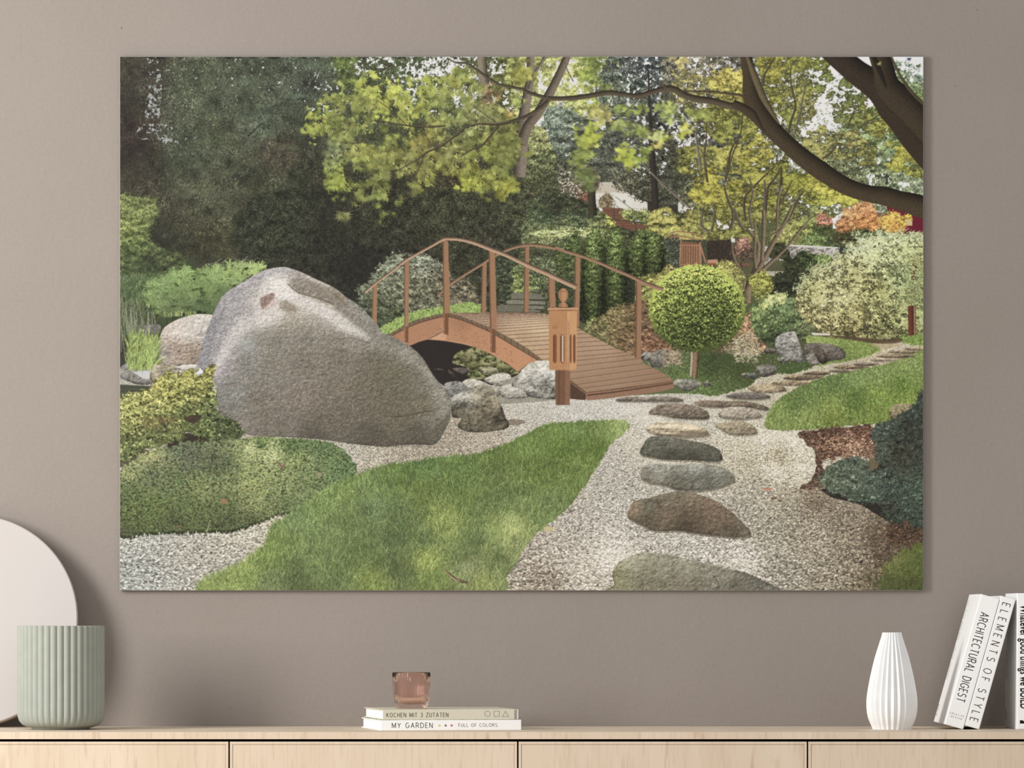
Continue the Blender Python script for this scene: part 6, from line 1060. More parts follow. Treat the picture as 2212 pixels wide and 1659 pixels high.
# ---- 11. the big maple boughs overhead ---------------------------------------------------------------
# leaves behind the limbs, left spray
spray = Z2([(10, 700), (90, 560), (180, 540), (180, 380), (260, 330), (400, 300), (480, 210), (560, 190), (680, 190), (800, 240), (960, 220), (1100, 180), (1240, 250), (1400, 180), (1640, 150), (1700, 400), (1900, 520), (2030, 760), (2000, 950), (1960, 1100), (2130, 1180), (1960, 1290), (1720, 1340), (1640, 1260), (1500, 1300), (1420, 1080), (1240, 1080), (1240, 1240), (1060, 1280), (1000, 1370), (860, 1380), (760, 1340), (600, 1400), (480, 1560), (380, 1600), (400, 1480), (480, 1340), (240, 1310), (190, 1100), (200, 900), (240, 780), (60, 780)])
msp = mask(spray)
Fsy = field([(p[0], p[1], c) for p, c in [(Z2([(80, 650)])[0], (160, 172, 72)), (Z2([(220, 450)])[0], (150, 160, 70)), (Z2([(400, 420)])[0], (134, 144, 72)), (Z2([(600, 250)])[0], (176, 190, 76)), (Z2([(750, 300)])[0], (206, 214, 88)), (Z2([(820, 440)])[0], (188, 200, 76)), (Z2([(960, 300)])[0], (200, 210, 88)), (Z2([(1150, 270)])[0], (170, 182, 80)), (Z2([(1100, 480)])[0], (156, 166, 70)), (Z2([(1400, 270)])[0], (160, 166, 76)), (Z2([(1550, 220)])[0], (150, 162, 78)), (Z2([(1350, 450)])[0], (128, 140, 74)), (Z2([(900, 560)])[0], (150, 158, 72)), (Z2([(500, 600)])[0], (118, 126, 62)), (Z2([(300, 700)])[0], (128, 136, 66)),
    (Z2([(650, 540)])[0], (138, 146, 72)), (Z2([(280, 900)])[0], (124, 138, 92)), (Z2([(500, 780)])[0], (144, 152, 84)), (Z2([(600, 900)])[0], (156, 162, 72)), (Z2([(850, 800)])[0], (142, 152, 72)), (Z2([(1150, 820)])[0], (156, 148, 72)), (Z2([(1350, 850)])[0], (144, 146, 82)), (Z2([(1700, 880)])[0], (150, 158, 68)), (Z2([(1900, 800)])[0], (128, 132, 66)), (Z2([(1650, 600)])[0], (150, 152, 92)), (Z2([(1500, 700)])[0], (130, 140, 80)), (Z2([(400, 1150)])[0], (144, 154, 62)), (Z2([(280, 1250)])[0], (134, 146, 60)), (Z2([(700, 1150)])[0], (124, 132, 68)), (Z2([(600, 1300)])[0], (120, 130, 66)), (Z2([(460, 1480)])[0], (128, 134, 76)),
    (Z2([(800, 1500)])[0], (134, 146, 66)), (Z2([(1000, 1300)])[0], (128, 128, 72)), (Z2([(1150, 1230)])[0], (140, 146, 66)), (Z2([(1350, 1080)])[0], (150, 156, 74)), (Z2([(1490, 1260)])[0], (164, 172, 62)), (Z2([(1600, 1230)])[0], (158, 166, 62)), (Z2([(1900, 1000)])[0], (124, 132, 66)), (Z2([(1900, 1260)])[0], (160, 164, 62)), (Z2([(1720, 1320)])[0], (122, 130, 62)), (Z2([(1100, 1000)])[0], (130, 132, 72)), (Z2([(850, 1000)])[0], (140, 144, 72))]])
mm2 = rough(msp, 14, .5, 240) * (noise(24, 20, 241, 2) > -.3)
foliage(mm2.astype(np.float32), Fsy * .86, .08, (6, 12), (1.5, 3.5), (1.2, 1.0), .2, 20, .35, .62, 240, base=False, order=.7)
rl_ = np.random.default_rng(9)
x, y = pick(mm2.astype(np.float32), 1500, rl_); o = rl_.permutation(1500)
o = sorted(o, key=lambda i: Fsy[int(y[i]), int(x[i])].sum() + rl_.normal(0, 70))
for i in o:
    c = Fsy[int(y[i]), int(x[i])] * (1 + .17 * rl_.standard_normal()) + 3 * rl_.standard_normal(3)
    leaf(x[i] + PX0, y[i] + PY0, rl_.uniform(7, 14), math.pi / 2 + rl_.normal(0, .8), c * .97, 7, rl_.uniform(.6, .95), rl_.uniform(.2, .42))
for px, py, s, ang, c in [(745, 455, 30, 1.9, (128, 134, 76)), (780, 420, 24, 1.8, (140, 148, 74)), (833, 455, 24, 1.6, (136, 150, 66)), (995, 400, 18, 1.6, (170, 178, 60)), (1020, 395, 18, 1.5, (164, 172, 64)), (1095, 405, 20, 1.2, (166, 168, 60)), (1050, 420, 20, 1.6, (122, 130, 62)), (665, 280, 22, 2.4, (164, 176, 72)), (680, 250, 20, 2.6, (156, 170, 72)), (675, 295, 16, 1.8, (166, 176, 80)),
                          (700, 215, 22, 2.2, (166, 176, 72)), (825, 245, 24, .9, (192, 206, 78)), (865, 190, 22, .9, (204, 214, 84)), (925, 175, 24, 1.5, (172, 186, 76)), (785, 175, 24, 1.2, (176, 190, 80))]:
    for q in range(7): leaf(px + rl_.normal(0, s * .42), py + rl_.normal(0, s * .45), s * rl_.uniform(.4, .62), ang + rl_.normal(0, .5), np.array(c) * (1 + .13 * rl_.standard_normal()), 7, .85, rl_.uniform(.2, .4))
# blurred wind-blown leaves, right spray: strokes with the wind
blob = [(1265, 300, 26, 40, (160, 172, 66), 1.2), (1250, 350, 22, 34, (136, 152, 70), 1.3), (1270, 385, 26, 26, (112, 126, 70), 1.4), (1280, 290, 18, 30, (170, 184, 60), 1.1), (1300, 245, 30, 16, (164, 156, 82), .4), (1350, 235, 22, 14, (146, 164, 74), .5), (1345, 270, 30, 18, (150, 164, 84), .4), (1385, 235, 18, 12, (146, 162, 72), .9), (1385, 285, 26, 18, (140, 156, 70), .4),
        (1440, 230, 26, 14, (162, 178, 80), .6), (1445, 250, 24, 14, (142, 160, 84), .6), (1505, 245, 26, 14, (150, 164, 74), .4), (1345, 330, 20, 24, (184, 198, 70), .9), (1365, 340, 18, 22, (172, 186, 60), 1.0), (1390, 325, 18, 14, (140, 160, 66), .4), (1420, 290, 22, 12, (206, 216, 130), .5), (1435, 300, 16, 10, (182, 196, 84), .8), (1420, 310, 14, 9, (206, 196, 84), .6), (1485, 275, 16, 14, (196, 200, 80), .9), (1475, 290, 9, 14, (190, 200, 66), 1.3), (1375, 345, 12, 10, (150, 170, 70), .8),
        (1130, 150, 30, 20, (150, 150, 66), 1.4), (1280, 130, 26, 20, (118, 136, 62), 1.2), (1280, 165, 22, 18, (116, 130, 74), .8), (1305, 185, 20, 10, (112, 120, 66), .4), (1265, 155, 22, 20, (146, 164, 70), 1.2), (1120, 170, 14, 16, (150, 150, 66), 1.4), (1116, 220, 14, 9, (160, 176, 78), .2), (1100, 245, 18, 12, (176, 156, 76), .5), (1470, 130, 20, 14, (200, 186, 104), 1.2), (740, 135, 30, 24, (112, 132, 62), 1.2), (745, 165, 28, 16, (96, 112, 62), .8), (1060, 200, 22, 20, (150, 128, 82), 1.2)]
for px, py, rx, ry, c, an in blob:
    for q in range(max(int(rx * ry / 13), 8)):
        leaf(px + rl_.normal(0, rx * .5), py + rl_.normal(0, ry * .5), rl_.uniform(5, 12), an + rl_.normal(0, .7), np.array(c) * (1 + .2 * rl_.standard_normal()), 5, rl_.uniform(.5, .9), rl_.uniform(.35, .6))
w = (slice(190 - PY0, 420 - PY0), slice(1225 - PX0, 1540 - PX0))   # wind: leaves smeared a little along the breeze
S_ = sum(np.roll(np.roll(C[w], k, 1), int(k * .6), 0) for k in range(-2, 3)) / 5
mb_ = np.zeros((PH, PW), np.float32)
for px, py, rx, ry, c, an in blob: mb_ = np.maximum(mb_, np.exp(-((xx + PX0 - px) / rx) ** 2 - ((yy + PY0 - py) / ry) ** 2).astype(np.float32))
k_ = np.clip(mb_[w] * 1.6, 0, 1)[..., None]; C[w] = C[w] * (1 - k_) + S_ * k_
# limbs
LB = (84, 74, 58)
for pts, w in [(Z2([(2150, 565), (2000, 620), (1840, 655), (1650, 655), (1540, 690)]), [6, 7, 6, 4, 3]), (Z2([(1840, 670), (1760, 770), (1680, 860), (1600, 890), (1480, 960)]), [5, 4, 4, 3, 2]), (Z2([(1540, 680), (1430, 770), (1300, 860), (1170, 920), (1080, 990), (1000, 1030)]), [4, 4, 4, 3, 2]),
               (Z2([(1350, 670), (1200, 680), (1050, 675), (900, 655), (700, 620)]), [3, 4, 4, 3, 2]), (Z2([(980, 660), (880, 560), (780, 480), (700, 430)]), [2, 2, 1.5]), (Z2([(1150, 940), (1100, 1060), (1040, 1180), (950, 1220)]), [2, 2, 1.5]), (Z2([(1000, 1030), (900, 1090), (820, 1130)]), [2, 1.5]),
               (Z2([(1820, 640), (1720, 570), (1600, 480)]), [2, 1.5]), (Z2([(590, 780), (540, 830), (460, 830)]), [2.5, 2]), (Z2([(330, 640), (200, 610), (130, 640)]), [1.5, 1]), (Z2([(740, 170), (800, 130), (860, 110)]), [4, 3]), (Z2([(1870, 310), (1780, 360), (1700, 400)]), [1.5, 1]),
               (Z2([(1370, 40), (1440, 80), (1550, 90), (1640, 150), (1740, 220), (1840, 280), (1960, 310), (2070, 330)]) + Z3([(140, 345), (240, 380), (350, 410)]), [2, 4, 5, 5, 5, 6, 6, 7, 8]),
               (Z3([(0, 635), (120, 600), (220, 550), (310, 490), (370, 430)]), [5, 6, 7, 8, 8]),
               (Z3([(360, 415), (500, 415), (650, 405), (800, 380), (930, 362), (1080, 378), (1200, 390), (1330, 355), (1450, 325), (1540, 330), (1650, 390), (1760, 420), (1900, 440), (2050, 480), (2180, 500)]) + Z4([(230, 500)]), [9, 9, 10, 10, 10, 9, 10, 11, 13, 13, 14, 14, 14, 15, 16]),
               (Z3([(1600, 345), (1750, 350), (1900, 355), (2040, 370), (2150, 385)]) + Z4([(260, 405)]), [2, 4, 4, 5, 6]),
               (Z3([(1210, 410), (1150, 480), (1050, 570), (900, 680)]), [2, 2, 1.6, 1.2]), (Z3([(1225, 410), (1245, 490), (1265, 560)]), [2, 1.6]), (Z3([(530, 115), (560, 190), (600, 260)]), [2, 2]), (Z3([(1430, 285), (1470, 320)]), [4, 8]), (Z3([(1330, 300), (1240, 350)]), [1.5, 2])]:
    limb(pts, w, LB, .42, .09)
limb(Z4([(262, -40), (300, 200), (330, 400), (410, 560), (520, 700), (640, 820), (800, 960), (950, 1070), (1100, 1170), (1250, 1250), (1420, 1300), (1560, 1320), (1700, 1360), (1850, 1400), (2060, 1470)]), [22, 26, 36, 38, 36, 34, 36, 38, 36, 34, 34, 38, 38, 44, 46], (68, 57, 41), .36, .1)
limb(Z4([(150, 460), (240, 500), (320, 560), (380, 640), (440, 740)]), [16, 17, 20, 12, 2], (70, 58, 44), .3, .08)
limb(Z4([(280, 20), (350, 200), (430, 400), (520, 560), (580, 650)]), [6, 14, 14, 8, 3], (104, 92, 66), .3, .1)
limb(Z4([(1040, -60), (1300, 160), (1450, 260), (1560, 360), (1640, 500), (1750, 640), (1840, 780), (2050, 1010)]), [44, 50, 56, 60, 58, 56, 54, 60], (56, 46, 36), .3, .1)
limb(Z4([(1510, -50), (1560, 150), (1600, 300), (1720, 420), (1860, 560), (2060, 800)]), [46, 42, 50, 56, 56, 50], (60, 50, 37), .4, .1)
limb(Z4([(1440, -30), (1500, 120), (1540, 220), (1580, 330)]), [8, 10, 8, 1], (40, 33, 27), .2, .08)
limb(Z4([(1600, -30), (1690, 170), (1800, 340), (1960, 500)]), [4, 5, 7, 6], (82, 74, 54), .2, .1)
# a few bright near leaves over the limbs
for px, py, s, ang, c in [(1140, 330, 16, 1.2, (140, 146, 66)), (1900, 135, 8, 1, (160, 160, 90)), (1965, 125, 8, 1.5, (60, 76, 110)), (1985, 140, 9, 1.2, (90, 100, 60)), (1968, 138, 5, 1.6, (80, 120, 130))]: leaf(px, py, s, ang, c)

# ---- 12. soften like the print, slight haze on the left ------------------------------------------------
C = np.clip(C, 0, 255)
C = C * .35 + blur(C, .75) * .65
C += 2.2 * noise(2, 2, 250)[..., None]
L_ = (C @ np.float32([.3, .59, .11]))[..., None]
C = (L_ + (C - L_) * .87) * np.float32([1.012, 1.0, .965])
gx_ = np.linspace(0, 1, PW)[None, :, None]
C = C * .955 + 9 * (1 - .6 * gx_)
C = C + 17 * np.clip((L_ - 95) / 80, 0, 1) * np.clip((262 - C) / 90, 0, 1)
INK = np.clip(C, 0, 255)

# ---------------------------------------------------------------- the setting
w = box('wall_back', -3.2, 3.2, 0, .12, 0, 2.9, M['wall']); w['kind'] = 'structure'
w = box('floor', -3.2, 3.2, -4.2, .12, -.05, 0, M['floor']); w['kind'] = 'structure'
w = box('baseboard_back', -3.2, 3.2, -.014, 0, 0, .07, M['cover_white'], bevel=.002); w['kind'] = 'structure'

# ---------------------------------------------------------------- wall print with the garden picture
p0, p1 = pt(258, 1276, .012), pt(1995.5, 121.5, .012)
wp = empty('wall_print', ((p0.x + p1.x) / 2, 0, (p0.z + p1.z) / 2), 'large frameless print of a garden with a wooden arched bridge and boulder, on the wall', 'wall print')
hw, hh = (p1.x - p0.x) / 2, (p1.z - p0.z) / 2
panel = box('backing_panel', -hw, hw, -.0095, -.0025, -hh, hh, M['panel'], wp, bevel=.0008)
box('hanging_rail', -hw * .7, hw * .7, -.003, .001, hh * .6, hh * .6 + .03, M['panel'], wp)
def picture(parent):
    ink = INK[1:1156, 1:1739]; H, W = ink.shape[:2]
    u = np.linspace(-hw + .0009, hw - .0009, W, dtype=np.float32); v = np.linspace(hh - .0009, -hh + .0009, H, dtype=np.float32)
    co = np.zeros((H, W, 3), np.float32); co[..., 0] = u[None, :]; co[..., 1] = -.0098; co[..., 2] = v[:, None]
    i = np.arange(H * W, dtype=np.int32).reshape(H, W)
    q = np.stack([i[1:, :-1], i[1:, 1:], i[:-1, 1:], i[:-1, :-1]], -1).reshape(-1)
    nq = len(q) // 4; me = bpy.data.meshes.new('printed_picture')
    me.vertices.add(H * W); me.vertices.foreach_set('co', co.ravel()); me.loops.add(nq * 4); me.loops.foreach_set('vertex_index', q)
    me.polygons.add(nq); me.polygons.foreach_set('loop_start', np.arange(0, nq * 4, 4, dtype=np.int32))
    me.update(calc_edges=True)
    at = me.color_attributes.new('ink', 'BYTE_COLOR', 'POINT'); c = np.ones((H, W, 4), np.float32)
    lin = (np.clip(ink, 0, 255) / 255) ** 2.2 / LIGHT_FALLOFF(np.linspace(0, 1, W, dtype=np.float32))[None, :, :] / (1 - .1 * np.clip(np.linspace(-.6, 1, H), 0, 1).astype(np.float32))[:, None, None]; c[..., :3] = np.clip(lin, 0, 1) ** (1 / 2.2)  # inks offset the room light's falloff, rightwards and towards the bottom
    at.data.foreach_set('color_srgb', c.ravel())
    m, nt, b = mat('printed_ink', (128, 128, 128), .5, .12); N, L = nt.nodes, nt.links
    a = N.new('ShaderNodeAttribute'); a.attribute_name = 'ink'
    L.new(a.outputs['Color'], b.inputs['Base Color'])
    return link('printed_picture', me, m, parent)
LIGHT_FALLOFF = lambda t: 1.09 * (1.40 - .42 * t)[:, None] * np.float32([1, .985, .955])   # room-light falloff from left to right, divided out of the ink colours
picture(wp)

# ---------------------------------------------------------------- sideboard
TOP_Z = .75
sb = empty('sideboard', (0, -.225, 0), 'long light oak sideboard with flush framed doors under the print', 'sideboard')
sb_x0, sb_x1 = (-133 - CX) / 1219., (2372 - CX) / 1219.
def sbox(name, x0, x1, y0, y1, z0, z1, m, bevel=.0, parent=None):
    bm = bmesh.new(); box_into(bm, x0, x1, y0 + .225, y1 + .225, z0, z1, bevel); return from_bm(name, bm, m, parent or sb)
sbox('top_panel', sb_x0 - .004, sb_x1 + .004, -.45, -.001, TOP_Z - .0127, TOP_Z, M['oak_top'], .0007)
sbox('carcass', sb_x0, sb_x1, -.425, -.006, .13, TOP_Z - .0128, M['dark'])
for x0, x1 in ((sb_x0 - .003, sb_x0 + .015), (sb_x1 - .015, sb_x1 + .003)): sbox('side_panel', x0 - .001, x1 + .001, -.448, -.002, .12, TOP_Z - .0127, M['oak_top'])
edges = [-130, 494.8, 1118.6, 1744.6, 2369]
for i in range(4):
    x0 = (edges[i] - CX) / 1219. + .0014; x1 = (edges[i + 1] - CX) / 1219. - .0014; z0, z1 = .13, TOP_Z - .0171
    om = oak('light_oak_door', True, 1.7 * i + .4)
    f = .0047; bm = bmesh.new()
    for a in ((x0, x1, z1 - f, z1), (x0, x1, z0, z0 + f), (x0, x0 + f, z0 + f, z1 - f), (x1 - f, x1, z0 + f, z1 - f)): box_into(bm, a[0], a[1], -.449 + .225, -.43 + .225, a[2], a[3], .0003, 1)
    door = from_bm('door', bm, om, sb)
    sbox('door_panel', x0 + f + .0004, x1 - f - .0004, -.4483, -.432, z0 + f + .0004, z1 - f - .0004, om, .0005, door)
for x in (sb_x0 + .12, sb_x1 - .12, 0.):
    for y in (-.4, -.05): sbox('leg', x - .02, x + .02, y - .02, y + .02, .0, .131, M['oak_top'], .003)

# ---------------------------------------------------------------- pale disc leaning on the wall
DS = FPX / (CAM_D - .06)
R = 235.2 / DS; tilt = math.radians(12.5)
dc = pt(-65, 1334, .05)
disc = empty('round_disc', (dc.x, -.112, TOP_Z + .0005), 'large round cream disc leaning on the wall behind the green pot', 'decorative disc', rot=(-tilt, 0, 0))
def disc_part(name, prof, m, smooth=True):
    bm = bmesh.new(); n = 160; V = []
    for r, y in prof: V.append([bm.verts.new((r * math.cos(2 * math.pi * k / n), y, R + r * math.sin(2 * math.pi * k / n))) for k in range(n)])
    for a, b in zip(V, V[1:]):
        for k in range(n): bm.faces.new((a[k], a[(k + 1) % n], b[(k + 1) % n], b[k]))
    bm.faces.new(V[0]); bm.faces.new(V[-1]); return from_bm(name, bm, m, disc)
disc_part('face', [(R - .0022, -.0012), (R - .0016, -.0006), (R - .0014, .010)], M['disc'])
disc_part('rim', [(R - .0013, 0.), (R - .0004, 0.), (R, .0006), (R, .012), (R - .001, .013)], M['rim'])

# ---------------------------------------------------------------- fluted green pot
K = 1191.; pc = pt(131.5, 1577, .25); rp = 94.3 / K
NF = 40
def pot_flute(th, r, z):
    if r < rp * .72: return r
    k = min(max((z - .004) / .02, 0), 1); u = (th * NF / (2 * math.pi)) % 1
    return r - .0034 * k * (1 - abs(math.sin(math.pi * u)) ** .7)
H = .1877
pot = empty('fluted_pot', (pc.x, -.25, TOP_Z), 'sage green fluted cylindrical pot standing before the round cream disc', 'plant pot')
outer = [(.0, .0015), (.046, .0015), (.0505, .0), (.0525, .0008), (.053, .003), (.0605, .0045), (.0695, .0085), (.0755, .0155), (.0783, .024), (rp, .034)] + [(rp, .034 + (H - .034) * k / 8) for k in range(1, 9)]
lathe('body', outer[1:], NF * 12, M['sage'], pot, True, close_bottom=True, flute=pot_flute)
def pot_in(th, r, z): return pot_flute(th, rp, z) if z > H - .0004 and r > rp - .0005 else r
lathe('inner_wall', [(rp - .0001, H), (rp - .004, H - .0002), (rp - .0052, H - .002), (rp - .0058, .02), (rp - .02, .012), (.003, .011)], NF * 12, M['sage'], pot, True, close_bottom=False, close_top=True, flute=pot_in)

# ---------------------------------------------------------------- pleated white vase
vc = pt(1926.5, 1576, .24); KV = FPX / (CAM_D - .24)
prof = [(41.3, 1576), (43.5, 1570), (50, 1558), (54, 1543), (55.6, 1525), (55.0, 1508), (52.7, 1492), (48, 1467), (42.5, 1442), (36, 1417), (28, 1392), (20, 1367)]
def pr(z):
    for (r0, y0), (r1, y1) in zip(prof, prof[1:]):
        z0, z1 = (1576 - y0) / KV, (1576 - y1) / KV
        if z0 <= z <= z1: t = (z - z0) / (z1 - z0); return (r0 + (r1 - r0) * t) / KV
    return prof[-1][0] / KV
HV = (1576 - 1367) / KV; NV = 25
def pleat(th, r, z):
    u = (th * NV / (2 * math.pi) + .25) % 1; t = abs(2 * u - 1)
    return r * (1 - .115 * (1 - t) * min(1, .55 + z / HV))
zs = [HV * k / 40 for k in range(41)]
rs = [sum(pr(min(max(z + dz, 0), HV)) for dz in (-.006, -.003, 0, .003, .006)) / 5 for z in zs]
vase = empty('pleated_vase', (vc.x, -.24, TOP_Z), 'white pleated teardrop vase standing left of the leaning books', 'vase')
lathe('body', list(zip(rs, zs)), NV * 4, M['white_ceramic'], vase, False, flute=pleat)
def pleat_in(th, r, z): return pleat(th, r + .0001, z) if z > HV - .0002 and r > rs[-1] - .0006 else r
lathe('inner_neck', [(rs[-1], HV), (rs[-1] * .84, HV - .001), (rs[-6] * .8, HV * .86), (rs[-12] * .8, HV * .7), (.03, .03), (.002, .006)], NV * 4, M['white_ceramic'], vase, False, close_bottom=False, close_top=True, flute=pleat_in)

# ---------------------------------------------------------------- hardcover books
def book(root, W, D, T, cover, board=.0016, pages='paper', inset=.003, parts=('spine', 'front_board', 'back_board')):
    """lying book: x along the spine, y away from the viewer, z thickness; spine towards the viewer"""
    c = M[cover]
    bm = bmesh.new(); box_into(bm, 0, W, 0, .0022, 0, T, .0007, 3); from_bm('spine', bm, c, root)
    box('back_board', 0, W, .0015, D, 0, board, c, root, .0003, 1)
    box('front_board', 0, W, .0015, D, T - board, T, c, root, .0003, 1)
    box('page_block', inset, W - inset, .0022, D - inset, board, T - board, M[pages], root)

# bottom of the stack
ang = math.radians(10)
fl = pt(823.3, 1578, .34); TB = 22.2 / 1203
b1 = empty('book', (fl.x, fl.y, TOP_Z), 'white hardcover with three coloured dots on its spine, lying beneath the cream book', 'book', rot=(0, 0, ang))
book(b1, .2555, .245, TB, 'cover_white')
def spine1(p): return Vector((p[0], -.00025, p[1]))
k1 = .2555 / 302.3
def sx(px): return (px - 823.3) * k1
lettering('title', [('MY GARDEN', sx(846.8), .0046, .0088, (933.5 - 846.8) * k1)], M['ink'], b1, spine1, .10)
lettering('subtitle', [('FULL OF COLORS', sx(990), .0062, .0059, (1073 - 990) * k1)], M['brown_ink'], b1, spine1, .09)
for px, mm in ((948.5, 'yellow'), (962, 'slate'), (975, 'red')):
    bm = bmesh.new(); vs = [bm.verts.new((sx(px) + .0019 * math.cos(t * math.pi / 10), -.00025, .0086 + .0019 * math.sin(t * math.pi / 10))) for t in range(20)]; bm.faces.new(vs); from_bm('dot', bm, M[mm], b1)
# printed jacket edge showing between the two books
box('printed_jacket', .0, .2545, .0026, .2448, TB, TB + .0006, M['garden_print'], b1)
# upper book of the stack
fl2 = pt(826.8, 1555, .337); TT = 21.6 / 1203; Z2_ = TOP_Z + TB + .0007
b2 = empty('book', (fl2.x, fl2.y, Z2_), 'cream hardcover with outlined circle, square and triangle on its spine, lying under the glass', 'book', rot=(0, 0, math.radians(9.6)))
W2 = .2470; book(b2, W2, .242, TT, 'cover_cream')
k2 = W2 / 292.2
def sx2(px): return (px - 826.8) * k2
def spine2(p): return Vector((p[0], -.00025, p[1]))
lettering('title', [('KOCHEN MIT 3 ZUTATEN', sx2(835), .0048, .0075, (967.3 - 835) * k2)], M['brown_ink'], b2, spine2, .1, .84)
bm = bmesh.new(); ci = [(sx2(1052.2) + .0050 * math.cos(t * math.pi / 14), .0102 + .0050 * math.sin(t * math.pi / 14)) for t in range(29)]; ribbon(bm, ci, .00045, spine2)
q0, q1 = sx2(1066.4), sx2(1077.6); ribbon(bm, [(q0, .0054), (q1, .0054), (q1, .0150), (q0, .0150), (q0, .0052)], .00045, spine2)
t0, t1 = sx2(1084.4), sx2(1097.8); ribbon(bm, [(t0, .0050), (t1, .0050), ((t0 + t1) / 2, .0148), (t0, .0049)], .00045, spine2)
me = bpy.data.meshes.new('printed_symbols'); bm.to_mesh(me); bm.free(); link('printed_symbols', me, M['brown_ink'], b2)
box('grey_band', sx2(1110.3), sx2(1115.6), -.0003, .0003, .0006, TT - .0006, M['band'], b2)
box('pale_band', sx2(1115.9), W2 - .0002, -.00025, .0003, .0004, TT - .0004, M['cover_grey'], b2)

# ---------------------------------------------------------------- ribbed rosy glass
gc = pt(888.6, 1529, .225); gz = Z2_ + TT; KG = FPX / (CAM_D - .225); HG = (gc.z - 0) * 0 + (1529.2 - 1451) / KG
def glass_material():
    m, nt, b = mat('rosy_glass', (214, 160, 146), .06, .5)
    b.inputs['Transmission Weight'].default_value = 1; b.inputs['IOR'].default_value = 1.28; b.inputs['Base Color'].default_value = (*srgb((251, 229, 221)), 1); return m
gl = empty('drinking_glass', (gc.x, -.225, gz), 'small rosy ribbed glass standing on the cream book', 'glass')
NG = 44
def rib(th, r, z):
    k = min(max((z - .006) / .01, 0), 1) * min(max((HG - z) / .003, 0), 1)
    return r + .0007 * k * math.cos(th * NG)
gp = [(0.0, .0), (.024, .0), (.0275, .0006), (.0292, .003), (.0305, .010), (.0322, .026), (.0338, .045), (41.3 / KG - .0003, HG - .001), (41.3 / KG - .0009, HG), (41.3 / KG - .0017, HG - .0005), (.0318, .045), (.0300, .026), (.0280, .012), (.024, .0085), (.001, .0080)]
def rib2(th, r, z):
    return rib(th, r, z)
bm = bmesh.new(); n = NG * 8; V = []
for j, (r, z) in enumerate(gp[1:]):
    V.append([bm.verts.new(((rib(2 * math.pi * k / n, r, z) if j < 7 else r) * math.cos(2 * math.pi * k / n), (rib(2 * math.pi * k / n, r, z) if j < 7 else r) * math.sin(2 * math.pi * k / n), z + .0002)) for k in range(n)])
for a, b in zip(V, V[1:]):
    for k in range(n): bm.faces.new((a[k], a[(k + 1) % n], b[(k + 1) % n], b[k]))
bm.faces.new(V[0]); bm.faces.new(V[-1]); from_bm('glass_body', bm, glass_material(), gl, True)

# ---------------------------------------------------------------- upright books on the right
YS = -.267   # the spines' distance from the wall
def standing(name_label, px, W, T, D, lean, cover='cover_white'):
    """book stood on end: local x along the thickness to the left, z along the spine's height; pivot at its lower right front edge"""
    p = pt(px, 1576, .267)
    r = empty('book', (p.x, YS, TOP_Z + .0002), name_label, 'book', rot=(0, math.radians(lean), 0))
    c = M[cover]
    bm = bmesh.new(); box_into(bm, -T, 0, 0, .004, 0, W, .0017, 4); from_bm('spine', bm, c, r, False)
    box('front_board', -T, -T + .0022, .0025, D, 0, W, c, r, .0004, 1); box('back_board', -.0022, 0, .0025, D, 0, W, c, r, .0004, 1)
    box('page_block', -T + .0022, -.0022, .004, D - .003, .003, W - .003, M['paper'], r)
    return r
def down(T, off, W):
    """lettering running down a spine: text x = distance from the top, text y = from the left edge of the spine"""
    return lambda p: Vector((-T + off + p[1], -.0002, W - p[0]))
def bars(name, root, T, D, W, rows, m, x0, x1):
    rnd = random.Random(5); bm = bmesh.new()
    for a, b in rows:
        u = a
        while u < b:
            e = x1 - rnd.uniform(0, .45) * (x1 - x0)
            vs = [bm.verts.new(v) for v in ((-T - .0002, D - e, W - u), (-T - .0002, D - x0, W - u), (-T - .0002, D - x0, W - u - .0008), (-T - .0002, D - e, W - u - .0008))]; bm.faces.new(vs)
            u += .0024 * rnd.choice((1, 1, 1, 1.6))
    me = bpy.data.meshes.new(name); bm.to_mesh(me); bm.free(); link(name, me, m, root)
T1, W1 = .0350, .2450
s1 = standing('thicker white leaning book with closely set thin capitals, nearest the pleated vase', 2080.7, W1, T1, .226, 15.7)
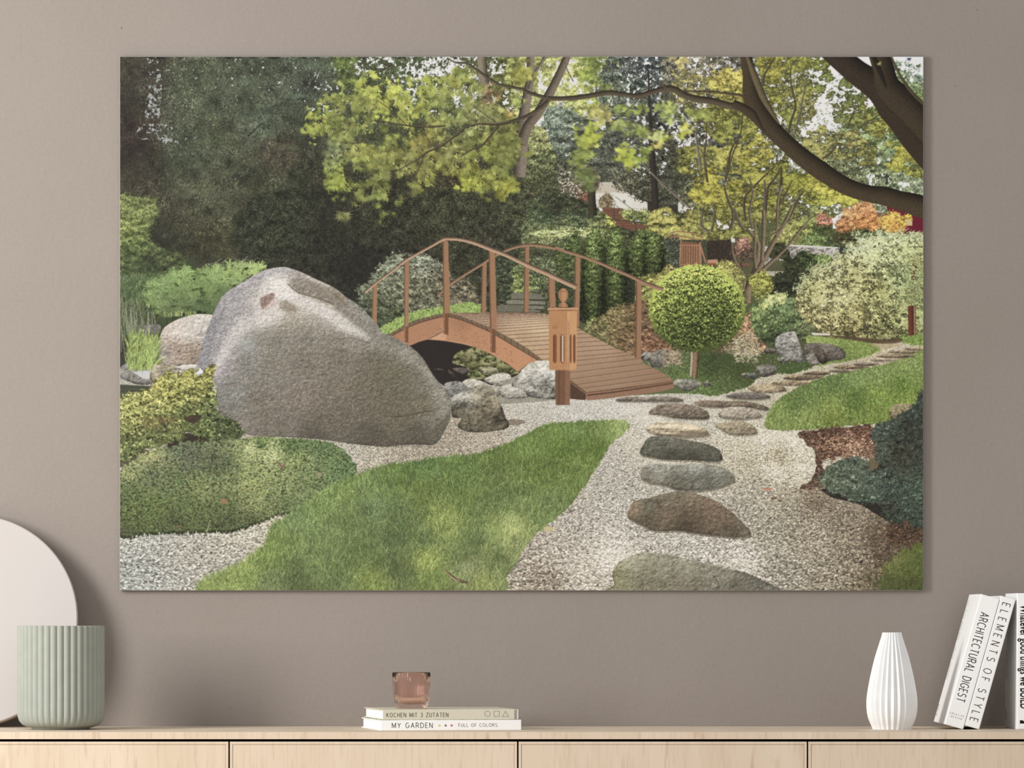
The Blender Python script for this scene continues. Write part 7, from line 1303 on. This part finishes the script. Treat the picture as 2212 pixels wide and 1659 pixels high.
lettering('title', [('ARCHITECTURAL DIGEST', .0315, 0, .0150, .1660)], M['ink'], s1, down(T1, .0085, W1), .09, .69)
lettering('imprint', [('CREATIVE', -T1 + .0035, .0215, .0027, .0265), ('DESIGN', -T1 + .0075, .0160, .0027, .0195)], M['ink'], s1, lambda p: Vector((p[0], -.0002, p[1])), .11)
bars('blurb_text', s1, T1, .226, W1, [(.011, .046), (.052, .088), (.1, .124), (.130, .165)], M['grey_ink'], .004, .040)
bars('small_print', s1, T1, .226, W1, [(.212, .232)], M['ink'], .004, .030)
T2_, W2_ = .0271, .2440
s2 = standing('slimmer white leaning book with widely spaced capitals, resting against the upright book', 2115.2, W2_, T2_, .222, 15.7)
lettering('title', [('ELEMENTS', .0110, 0, .0142, .1080), ('OF', .1340, 0, .0142, .0220), ('STYLE', .1720, 0, .0142, .0600)], M['ink'], s2, down(T2_, .0060, W2_), .085, .8)
T3_, W3_ = .052, .2467
s3 = standing('thick white upright book at the right edge with bold black lettering', 2196.9 + T3_ * 1193.4, W3_, T3_, .205, 0)
tc = bpy.data.curves.new('title', 'FONT'); tc.body = 'Whatever good things we BUILD'; tc.size = .02; tc.offset = .0004; tc.space_character = 1.02
to = bpy.data.objects.new('title_text', tc); COL.objects.link(to)
dg = bpy.context.evaluated_depsgraph_get(); dg.update(); me = bpy.data.meshes.new_from_object(to.evaluated_get(dg)); bpy.data.objects.remove(to)
xs = [v.co.x for v in me.vertices]; x_lo, x_hi = min(xs), max(xs); f3 = down(T3_, .0062, W3_)
for v in me.vertices: v.co = f3(((v.co.x - x_lo) / (x_hi - x_lo) * .1880 + .0210, v.co.y * 1.12))
me.name = 'title'; link('title', me, M['ink'], s3)
bm = bmesh.new(); bm.faces.new([bm.verts.new(f3(p)) for p in ((.2300, -.001), (.2360, -.001), (.2360, .012), (.2300, .004))]); from_bm('spine_logo', bm, M['ink'], s3)
bars('blurb_text', s3, T3_, .205, W3_, [(.104, .160)], M['band'], .006, .040); bars('small_print', s3, T3_, .205, W3_, [(.214, .232)], M['ink'], .004, .030)
